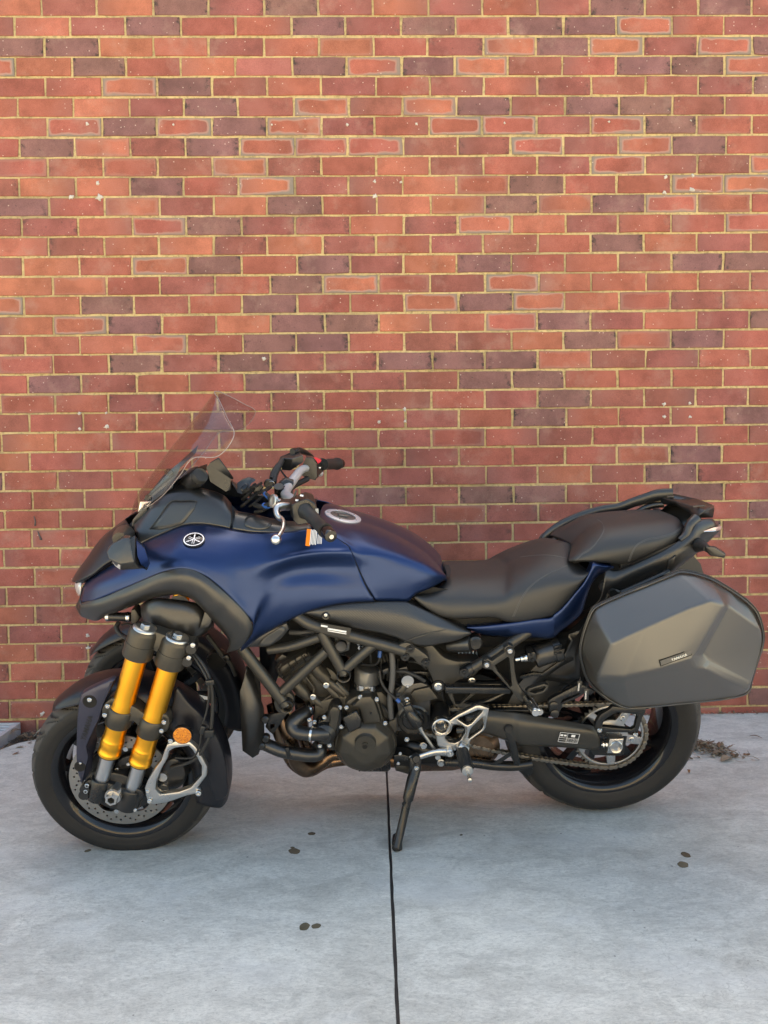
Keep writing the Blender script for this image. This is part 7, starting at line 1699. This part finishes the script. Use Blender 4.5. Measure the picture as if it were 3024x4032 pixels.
# centre-stand and its lever
cs = facet('centre_stand', 'D', [(645, 850, .16), (690, 825, .16), (700, 870, .16), (745, 1090, .16), (735, 1110, .16), (705, 1100, .16), (660, 930, .16), (645, 900, .16)], [tuple(range(8))], 'satin', bev=0); solid(cs, 0.012, -1); bevel(cs, 0.003)
tube('stand_tube', LL('D', [(250, 1075, .12), (450, 1085, .12), (560, 1100, .12), (700, 1105, .12), (820, 1090, .12)]), 0.0155, 'satin', cs, n=18)
facet('stand_brace', 'D', [(550, 1095, .15), (690, 1005, .15), (705, 1025, .15), (600, 1095, .15)], [(0, 1, 2, 3)], 'satin', cs, bev=0); 
facet('stand_leg', 'D', [(735, 1130, .13), (820, 1095, .13), (835, 1120, .13), (815, 1165, .13), (785, 1185, .13), (735, 1140, .05), (785, 1185, .05)], [(0, 1, 2, 3, 4), (0, 4, 6, 5)], 'satin', cs, bev=0)
lathe('lever_pad', L('D', 668, 862, .163), [(0.004, 0.0), (0.005, 0.012), (0.0, 0.015)], 'rubber', cs, 20)
# ---------------------------------------------------------------- blue tail side panel
TP = [
 LL('D', [(395, 170, 0.114), (395, 190, 0.156), (395, 200, 0.164), (398, 204, 0.165), (402, 208, 0.158), (408, 214, 0.144)]),
 LL('D', [(500, 165, 0.118), (500, 185, 0.16), (500, 195, 0.168), (498, 212, 0.169), (492, 228, 0.162), (490, 244, 0.148)]),
 LL('D', [(700, 142, 0.121), (700, 162, 0.163), (700, 172, 0.171), (698, 205, 0.172), (694, 238, 0.165), (690, 265, 0.151)]),
 LL('D', [(850, 120, 0.123), (850, 140, 0.165), (850, 150, 0.173), (850, 190, 0.174), (848, 232, 0.167), (846, 268, 0.153)]),
 LL('D', [(950, 108, 0.124), (950, 128, 0.166), (950, 138, 0.174), (955, 180, 0.175), (958, 225, 0.168), (958, 268, 0.154)]),
 LL('E', [(240, 928, 0.126), (257.6, 941.6, 0.168), (262, 950, 0.176), (270, 985, 0.177), (282, 1025, 0.17), (300, 1060, 0.156)]),
 LL('E', [(288, 890, 0.127), (305.6, 903.6, 0.169), (310, 912, 0.177), (325, 945, 0.178), (345, 985, 0.171), (370, 1008, 0.157)]),
 LL('E', [(378, 786, 0.127), (395.6, 799.6, 0.169), (400, 808, 0.177), (412, 840, 0.178), (425, 890, 0.171), (437, 945, 0.157)]),
 LL('E', [(438, 713, 0.125), (455.6, 726.6, 0.167), (460, 735, 0.175), (472, 760, 0.176), (482, 790, 0.169), (470, 850, 0.155)]),
 LL('E', [(483, 628, 0.121), (500.6, 641.6, 0.163), (505, 650, 0.171), (518, 670, 0.172), (525, 700, 0.165), (510, 740, 0.151)]),
 LL('E', [(496, 593, 0.116), (513.6, 606.6, 0.158), (518, 615, 0.166), (545, 630, 0.167), (560, 655, 0.16), (555, 690, 0.146)]),
 LL('E', [(538, 598, 0.106), (555.6, 611.6, 0.148), (560, 620, 0.156), (600, 634, 0.157), (615, 648, 0.15), (608, 668, 0.136)]),
 LL('E', [(618, 610, 0.101), (635.6, 623.6, 0.143), (640, 632, 0.151), (650, 636, 0.152), (652, 640, 0.145), (648, 646, 0.131)]),
]
tp, _ = patch('tail_side_panel', TP, 'blue', per=5, perv=4, th=0.003); tp['label'] = 'blue side panel under the seat'
# ---------------------------------------------------------------- seats
RS = [
 LL('F', [(1420, 925, 0), (1395, 988, 0.06), (1330, 1043, 0.105), (1260, 1063, 0.135), (1215, 1072, 0.15), (1206, 1080, 0.15), (1212, 1090, 0.14)]),
 LL('F', [(1436, 900, 0), (1425, 958, 0.065), (1390, 1028, 0.115), (1340, 1078, 0.148), (1290, 1116, 0.162), (1280, 1145, 0.16), (1290, 1150, 0.14)]),
 LL('F', [(1500, 902, 0), (1495, 958, 0.07), (1480, 1028, 0.122), (1455, 1098, 0.155), (1425, 1166, 0.168), (1415, 1210, 0.164), (1420, 1216, 0.14)]),
 LL('E', [(-60, 629, 0), (-65, 699, 0.075), (-75, 775, 0.128), (-90, 840, 0.16), (-110, 904, 0.172), (-125, 960, 0.167), (-120, 968, 0.14)]),
 LL('E', [(0, 596, 0), (-2, 666, 0.078), (-8, 745, 0.132), (-20, 820, 0.164), (-35, 899, 0.175), (-45, 985, 0.169), (-40, 992, 0.14)]),
 LL('E', [(80, 554, 0), (80, 629, 0.08), (78, 710, 0.136), (72, 790, 0.168), (62, 874, 0.178), (55, 985, 0.171), (60, 992, 0.14)]),
 LL('E', [(160, 514, 0), (162, 596, 0.083), (164, 685, 0.14), (164, 770, 0.172), (160, 864, 0.181), (158, 966, 0.173), (162, 974, 0.14)]),
 LL('E', [(240, 484, 0), (246, 574, 0.086), (252, 665, 0.144), (256, 750, 0.175), (258, 844, 0.183), (258, 940, 0.175), (262, 948, 0.14)]),
 LL('E', [(310, 469, 0), (330, 569, 0.088), (346, 655, 0.146), (352, 730, 0.176), (350, 794, 0.183), (338, 868, 0.176), (342, 876, 0.14)]),
 LL('E', [(345, 474, 0), (385, 589, 0.085), (425, 665, 0.14), (440, 700, 0.17), (432, 734, 0.178), (410, 785, 0.173), (414, 792, 0.14)]),
 LL('E', [(365, 484, 0), (420, 604, 0.08), (485, 655, 0.128), (508, 655, 0.155), (500, 664, 0.165), (482, 688, 0.164), (486, 694, 0.14)]),
]
me = patch_mesh('rider_seat', RS, per=5, perv=5, sharp=None); face_out(me, Vector((0, -1, .8)))
rs_ = solid(obj('rider_seat', sym(me), MAT['seat'], bike), 0.004, -1); rs_['label'] = 'black textured rider seat'
facet('seat_base', 'D', [(-130, -110, .12), (150, 90, .135), (400, 215, .14), (700, 190, .14), (900, 165, .14), (1000, 80, .14), (700, 20, .12), (200, -60, .12)], [tuple(range(8))], 'dark', rs_, bev=0)
MAT['thread'] = pm('grey_thread', (0.10, 0.10, 0.10), 0.6)
for dx in (0, 9):
    tube('stitching', along_hit([rs_], 'E', [(-10+dx, 960), (20+dx, 890), (70+dx, 800), (140+dx, 730), (230+dx, 675), (300+dx, 645), (350, 622+dx*.6)], 0.0002, 40), 0.0007, 'thread', rs_, straight=True, n=5)
tube('stitching', along_hit([rs_], 'E', [(40, 570), (140, 558), (240, 558), (340, 575)], 0.0002, 24), 0.0007, 'thread', rs_, straight=True, n=5)
facet('seat_gap', 'F', [(1410, 868, .02), (1438, 868, .02), (1452, 900, .05), (1450, 935, .09), (1428, 952, .10), (1424, 920, .06)], [tuple(range(6))], 'rubber', rs_, bev=0)
PS = [
 LL('E', [(372, 490, 0), (368, 525, .05), (360, 555, .088), (354, 578, .110), (356, 594, .119), (380, 605, .12), (400, 614, .11)]),
 LL('E', [(420, 430, 0), (415, 478, .06), (408, 530, .103), (404, 565, .128), (408, 588, .136), (430, 598, .135), (440, 600, .12)]),
 LL('E', [(490, 372, 0), (492, 425, .068), (495, 490, .113), (498, 545, .138), (505, 582, .145), (520, 600, .143), (525, 604, .12)]),
 LL('E', [(570, 336, 0), (580, 388, .072), (592, 455, .120), (600, 525, .145), (608, 576, .151), (612, 606, .147), (616, 610, .12)]),
 LL('E', [(680, 318, 0), (692, 370, .074), (704, 440, .122), (714, 508, .146), (720, 565, .152), (720, 612, .147), (724, 616, .12)]),
 LL('E', [(800, 305, 0), (812, 357, .073), (822, 425, .120), (828, 482, .143), (828, 532, .148), (824, 575, .144), (828, 580, .12)]),
 LL('E', [(920, 298, 0), (930, 346, .070), (938, 406, .113), (942, 452, .135), (940, 492, .140), (932, 525, .136), (936, 530, .12)]),
 LL('E', [(1010, 298, 0), (1022, 338, .062), (1032, 386, .098), (1036, 422, .118), (1032, 456, .123), (1022, 484, .120), (1026, 488, .11)]),
 LL('E', [(1065, 312, 0), (1080, 342, .048), (1090, 375, .076), (1095, 405, .094), (1090, 432, .099), (1078, 458, .098), (1082, 462, .09)]),
 LL('E', [(1095, 345, 0), (1106, 360, .030), (1112, 380, .050), (1116, 402, .064), (1112, 422, .070), (1104, 440, .070), (1108, 444, .065)]),
]
me = patch_mesh('pillion_seat', PS, per=5, perv=5, sharp=None); face_out(me, Vector((0, -1, .8)))
ps_ = solid(obj('pillion_seat', sym(me), MAT['seat'], bike), 0.004, -1); ps_['label'] = 'raised black pillion seat'
for d_ in (0, 8):
    tube('stitching', along_hit([ps_], 'E', [(400, 600-d_), (440, 560-d_), (500, 520-d_), (560, 450-d_), (588, 385-d_), (575, 345), (545, 325)], 0.0002, 40), 0.0007, 'thread', ps_, straight=True, n=5)
    tube('stitching', along_hit([ps_], 'E', [(745+d_, 600), (765+d_, 545), (800, 490+d_), (860, 455+d_), (960, 435+d_), (1050, 405+d_), (1095, 370+d_)], 0.0002, 40), 0.0007, 'thread', ps_, straight=True, n=5)
boxo('seat_latch', L('E', 690, 625, .13), L('E', 745, 618, .13), 0.02, 0.02, 'satin', ps_, 0.003)
# ---------------------------------------------------------------- tail
TL = [
 LL('E', [(600, 640, .135), (590, 700, .150), (580, 770, .155), (560, 850, .150), (500, 905, .14), (470, 920, .12)]),
 LL('E', [(660, 655, .138), (655, 700, .152), (650, 745, .157), (635, 800, .152), (600, 845, .145), (590, 852, .12)]),
 LL('E', [(760, 622, .140), (765, 655, .152), (770, 690, .156), (770, 735, .152), (775, 775, .146), (778, 782, .12)]),
 LL('E', [(870, 575, .138), (880, 605, .149), (890, 640, .153), (900, 680, .149), (915, 725, .142), (918, 732, .12)]),
 LL('E', [(980, 522, .132), (992, 550, .143), (1003, 585, .147), (1012, 625, .143), (1020, 675, .136), (1022, 682, .12)]),
 LL('E', [(1075, 462, .122), (1090, 490, .134), (1100, 520, .139), (1105, 560, .136), (1080, 628, .13), (1080, 634, .11)]),
 LL('E', [(1140, 400, .110), (1158, 428, .124), (1170, 462, .130), (1180, 505, .127), (1165, 565, .12), (1165, 570, .10)]),
 LL('E', [(1180, 330, .095), (1195, 365, .112), (1205, 405, .120), (1212, 450, .118), (1215, 520, .11), (1215, 525, .09)]),
 LL('E', [(1235, 322, .085), (1245, 352, .100), (1250, 385, .106), (1256, 425, .104), (1262, 470, .095), (1262, 474, .08)]),
 LL('E', [(1295, 320, .070), (1302, 340, .082), (1306, 362, .086), (1310, 395, .084), (1312, 425, .078), (1312, 428, .06)]),
 LL('E', [(1330, 360, .055), (1332, 366, .060), (1334, 374, .062), (1334, 386, .06), (1332, 398, .058), (1332, 400, .05)]),
]
tl, _ = patch('tail_fairing', TL, 'plastic', per=5, perv=4, th=0.003); tl['label'] = 'black tail fairing'
facet('tail_deck', 'E', [(1110, 300, .07), (1190, 320, .09), (1300, 318, .07), (1335, 362, .05), (1110, 300, -.07), (1190, 320, -.09), (1300, 318, -.07), (1335, 362, -.05)], [(0, 1, 5, 4), (1, 2, 6, 5), (2, 3, 7, 6)], 'plastic', bev=0.003)
facet('tail_underbody', 'E', [(620, 780, .12), (1000, 670, .11), (1210, 530, .09), (1320, 415, .06), (620, 780, -.12), (1000, 670, -.11), (1210, 530, -.09), (1320, 415, -.06)], [(0, 1, 5, 4), (1, 2, 6, 5), (2, 3, 7, 6)], 'dark', bev=0)
tlm = facet('tail_light', 'E', [(1232, 402, .112), (1300, 378, .098), (1356, 366, .07), (1358, 376, .068), (1348, 394, .072), (1300, 400, .10), (1356, 366, -.07), (1358, 376, -.068), (1348, 394, -.072)], [(0, 1, 5), (1, 2, 3, 4, 5), (2, 6, 7, 3), (3, 7, 8, 4)], 'taillens', bev=0.001)
tube('light_glint', LL('E', [(1240, 404, .112), (1300, 400, .102), (1348, 392, .075)]), 0.0013, 'steel', tlm, n=6)
facet('tail_lip', 'E', [(1215, 420, .118), (1300, 402, .10), (1345, 396, .07), (1270, 470, .08), (1220, 490, .10), (1200, 470, .12)], [tuple(range(6))], 'trim', tlm, bev=0)
# rear indicator
ind = tube('indicator_stalk', [L('E', 1190, 490, .11), L('E', 1220, 492, .14), L('E', 1240, 500, .17), L('E', 1262, 515, .20)], [0.022, 0.018, 0.012, 0.010], 'rubber', n=18)
facet('indicator', 'E', [(1245, 500, .205), (1275, 500, .21), (1312, 505, .212), (1386, 553, .212), (1374, 577, .21), (1320, 572, .21), (1275, 552, .208), (1255, 525, .205), (1252, 495, .17), (1312, 498, .17), (1380, 540, .17), (1368, 575, .17), (1275, 560, .17)], [tuple(range(8)), (0, 8, 9, 2, 1), (2, 9, 10, 3), (3, 10, 11, 4), (4, 11, 12, 6, 5), (6, 12, 8, 0, 7)], 'plastic', ind, bev=0.004)
mirrored(ind)
# grab rail: near arm comes up at the rear, far arm runs forward beside the seats, carrier plate between
def rail(side):
    w_ = 0.13*side
gr_far = tube('grab_rail', LL('E', [(156, 505, -.155), (226, 424, -.158), (326, 358, -.16), (446, 306, -.16), (576, 266, -.155), (690, 246, -.15), (780, 212, -.14), (860, 188, -.13), (945, 165, -.115), (1040, 160, -.10)]), [0.010, 0.017, 0.019, 0.019, 0.017, 0.016, 0.016, 0.018, 0.020, 0.020], 'plastic', n=16, flat=0.7)
gr_far['label'] = 'black grab rail and carrier behind the pillion seat'
cr = facet('carrier_plate', 'E', [(955, 163, -.115), (1050, 157, -.115), (1200, 190, -.10), (1305, 232, -.06), (1310, 250, .03), (1250, 262, .06), (1180, 240, .02), (1060, 205, -.05), (960, 185, -.10), (955, 223, -.115), (1060, 235, -.05), (1145, 280, .02), (1190, 315, .06), (1300, 312, .04)],
     [(0, 1, 2, 7, 8), (2, 3, 4, 5, 6, 7), (8, 7, 10, 9), (7, 6, 11, 10), (6, 5, 12, 11), (5, 4, 13, 12)], 'plastic', bev=0.003)
cr.parent = gr_far; solid(cr, 0.004, -1)
for (a, b2_) in (((1165, 240), (1245, 234)), ((1195, 262), (1280, 250)), ((1000, 178), (1045, 176))):
    boxo('carrier_slot', L('E', *a, .035 if a[0] > 1100 else -.06), L('E', *b2_, .03 if a[0] > 1100 else -.06), 0.005, 0.006, 'trim', gr_far, 0.001)
tube('rail_arm', LL('E', [(810, 275, -.13), (860, 248, -.125), (920, 230, -.12), (980, 226, -.11)]), 0.010, 'plastic', gr_far, n=12)
tube('rail_near', LL('E', [(1190, 318, .085), (1150, 360, .10), (1125, 420, .11), (1080, 462, .12)]), [0.016, 0.014, 0.012, 0.009], 'plastic', gr_far, n=14)
# side rail below the tail: pannier stay
stay = tube('pannier_stay', LL('E', [(1005, 665, .15), (960, 690, .165), (850, 740, .175), (760, 780, .18), (700, 805, .18)]), 0.009, 'satin', n=14)
tube('stay_strap', LL('E', [(600, 860, .16), (620, 815, .165), (650, 790, .17), (690, 800, .175)]), 0.006, 'frame', stay)
lathe('stay_boss', L('E', 645, 805, .175), [(0.006, 0.0), (0.006, 0.012), (-0.006, 0.013)], 'satin', stay, 24); lathe('stay_boss', L('E', 590, 760, .15), [(0.004, 0.0), (0.004, 0.015), (-0.006, 0.016)], 'rubber', stay, 24)
plate('stay_link', 'E', [(1010, 590), (1060, 560), (1030, 660), (1000, 680), (1000, 650)], .150, .135, 'plastic', stay, bev=0.003)
# ---------------------------------------------------------------- pannier
OUT = [(428, 1235), (422, 1170), (440, 1075), (470, 980), (505, 900), (560, 865), (700, 803), (880, 733), (1010, 680), (1080, 648), (1160, 655), (1290, 695), (1420, 770), (1530, 845), (1600, 925), (1638, 1060), (1632, 1140), (1592, 1265), (1556, 1385), (1545, 1438), (1525, 1463), (1430, 1492), (1280, 1512), (1000, 1540), (760, 1562), (690, 1548), (570, 1478), (470, 1372)]
IN_ = [(446, 1232), (442, 1175), (458, 1085), (490, 990), (528, 915), (575, 885), (710, 825), (885, 755), (1015, 703), (1085, 678), (1160, 684), (1282, 722), (1405, 792), (1512, 868), (1578, 940), (1618, 1065), (1622, 1140), (1584, 1262), (1548, 1380), (1540, 1430), (1520, 1458), (1428, 1488), (1280, 1508), (1000, 1536), (762, 1555), (700, 1540), (585, 1470), (488, 1366)]
n = len(OUT)
V = LL('E', [(x, y, .20) for x, y in OUT]) + LL('E', [(x, y, .290) for x, y in OUT]) + LL('E', [(x, y, .322) for x, y in IN_])
F = [(i, (i+1) % n, n+(i+1) % n, n+i) for i in range(n)] + [(n+i, n+(i+1) % n, 2*n+(i+1) % n, 2*n+i) for i in range(n)] + [tuple(range(n-1, -1, -1))]
pan = obj('pannier', face_out(mesh_from('pannier', V, F, sharp=40), Vector((0, -1, 0))), MAT['plastic'], bike); pan['label'] = 'black hard pannier on the near side'
bmx = bmesh.new(); bmx.from_mesh(pan.data); bmesh.ops.recalc_face_normals(bmx, faces=bmx.faces); bmx.to_mesh(pan.data); bmx.free()
# moulded lid: rings from the zip line in to the raised face
def zipw(i): return .324
lidv = [(x, y, .322) for x, y in IN_]
P_ = {}
def add(nm, x, y, w_): P_[nm] = len(lidv); lidv.append((x, y, w_))
add('a', 560, 1010, .362); add('b', 640, 1140, .415); add('c', 868, 1028, .418); add('d', 1150, 905, .416); add('e', 1290, 858, .412); add('f', 1372, 884, .405)
add('g', 1190, 1200, .412); add('g2', 1150, 1228, .418); add('h', 940, 1300, .424); add('i', 720, 1352, .424); add('j', 545, 1348, .400)
add('k', 545, 1396, .385); add('l', 720, 1392, .408); add('m', 950, 1345, .408); add('n', 1180, 1292, .402); add('n2', 1240, 1296, .395); add('o', 1530, 1445, .340)
add('p', 1405, 892, .380); add('q', 1230, 1206, .375); add('r', 1270, 1258, .378); add('s', 1548, 1395, .345)
add('t', 1340, 800, .372); add('u', 1615, 1045, .345); add('v', 900, 800, .350); add('w', 1120, 730, .345)
I = lambda nm: P_[nm]
lf = [
 # top slope (several quads from the zip line to the upper ridge)
 (4, 5, I('a')), (3, 4, I('a')), (2, 3, I('a')), (5, 6, I('b'), I('a')), (6, 7, I('c'), I('b')), (7, 8, I('d'), I('c')), (8, 9, I('e'), I('d')), (9, 10, I('t'), I('e')), (10, 11, I('t')), (I('e'), I('t'), I('f')),
 # front bevel
 (1, 2, I('a')), (1, I('a'), I('b'), I('j')), (0, 1, I('j')), (0, I('j'), I('k'), 27),
 # main face
 (I('b'), I('c'), I('i'), I('j')), (I('c'), I('d'), I('h'), I('i')), (I('d'), I('e'), I('f'), I('g'), I('g2'), I('h')),
 # lower step
 (I('j'), I('i'), I('l'), I('k')), (I('i'), I('h'), I('m'), I('l')), (I('h'), I('g2'), I('n'), I('m')),
 # step behind the face
 (I('f'), I('p'), I('q'), I('g')), (I('f'), I('t'), I('p')), (I('g'), I('q'), I('r'), I('n2'), I('n'), I('g2')),
 # rear face
 (11, 12, I('p'), I('t')), (12, 13, I('u'), I('p')), (13, 14, 15, I('u')), (I('p'), I('u'), 16, 17, I('s'), I('r'), I('q')), (15, 16, I('u')), (17, 18, I('s')), (18, 19, I('o'), I('s')),
 # rear lower rib
 (I('r'), I('s'), I('o'), I('n2')),
 # underside
 (27, I('k'), 26), (26, I('k'), I('l'), 25), (25, I('l'), 24), (24, I('l'), I('m'), 23), (23, I('m'), I('n'), 22), (22, I('n'), I('n2'), 21), (21, I('n2'), I('o'), 20), (19, 20, I('o')),
]
Vl = LL('E', lidv)
lid_ = obj('pannier_lid', face_out(mesh_from('pannier_lid', Vl, lf, smooth=True)), MAT['pannier'], pan); 
bevel(lid_, 0.009, 4, 8)
zp = tube('zip', [L('E', (OUT[i % n][0]*.3+IN_[i % n][0]*.7), (OUT[i % n][1]*.3+IN_[i % n][1]*.7), .3225) for i in range(n+1)], 0.0028, 'trim', pan, per=3, n=8)
tube('welt', [L('E', (OUT[i % n][0]*.72+IN_[i % n][0]*.28), (OUT[i % n][1]*.72+IN_[i % n][1]*.28), .306) for i in range(n+1)], 0.0022, 'frame', pan, per=3, n=8)
# badge
p, nr = hit([lid_], 'E', 1055, 1226)
a_, b2_ = L('E', 945, 1258, .42), L('E', 1165, 1195, .42); rgt = (b2_-a_)
bd = quad('badge_recess', p, nr, rgt, rgt.length*1.0, 0.019, 'dark', pan, lift=0.0004); bevel(bd, 0.004, 2)
quad('badge', p, nr, rgt, rgt.length*0.945, 0.0135, 'pannier', pan, lift=0.0012)
lettering('lettering', 'YAMAHA', p + rgt.normalized()*rgt.length*0.09, nr, rgt, rgt.length*0.50, 'logo', pan, lift=0.0030, bold=0.025, hscale=1.0, ext=0.05)
fr_ = decal_frame(p - rgt.normalized()*rgt.length*0.22 + nr*0.0026, nr, rgt)
Vv = [fr_ @ Vector((0.0058*math.cos(i*math.pi/10), 0.0058*math.sin(i*math.pi/10), 0)) for i in range(20)]
solid(obj('badge_mark', mesh_from('badge_mark', Vv, [tuple(range(20))], smooth=False), MAT['logo'], pan), 0.0006, 1)
pl_ = []
for k in range(3):
    a = math.pi/2 + k*2*math.pi/3; pl_.append([(0.0048*math.cos(a), 0.0048*math.sin(a)), (-0.0007*math.sin(a)-0.004*math.cos(a), 0.0007*math.cos(a)-0.004*math.sin(a)), (0.0007*math.sin(a)-0.004*math.cos(a), -0.0007*math.cos(a)-0.004*math.sin(a))])
Vv, Fv = [], []
for q in pl_:
    o_ = len(Vv); Vv += [fr_ @ Vector((x, y, 0.001)) for x, y in q]; Fv.append((o_, o_+1, o_+2))
obj('badge_mark', mesh_from('badge_mark', Vv, Fv, smooth=False), MAT['labelblack'], pan)
# zip pulls
for (x0, y0, x1, y1) in ((783, 500, 770, 625), (855, 585, 850, 715)):
    a_, b2_ = L('K', x0, y0, .325), L('K', x1, y1, .325); o_ = boxo('zip_pull', a_, b2_, 0.013, 0.004, 'satin', pan, 0.001)
    lettering('lettering', 'YAMAHA', (a_+b2_)/2 + Vector((-0.002, -0.0022, 0)), (0, -1, 0), b2_-a_, (b2_-a_).length*0.7, 'white', pan, lift=0.0006, bold=0.02)
    tube('zip_cord', [a_, L('K', x0+6, y0-40, .325)], 0.0015, 'satin', pan, straight=True, n=6)
# far pannier
pan2 = mirrored(pan); pan2['label'] = 'black hard pannier on the far side'
for ch in list(pan.children):
    if ch.name.split('.')[0] in ('pannier_lid', 'zip', 'welt'): mirrored(ch, None, pan2)
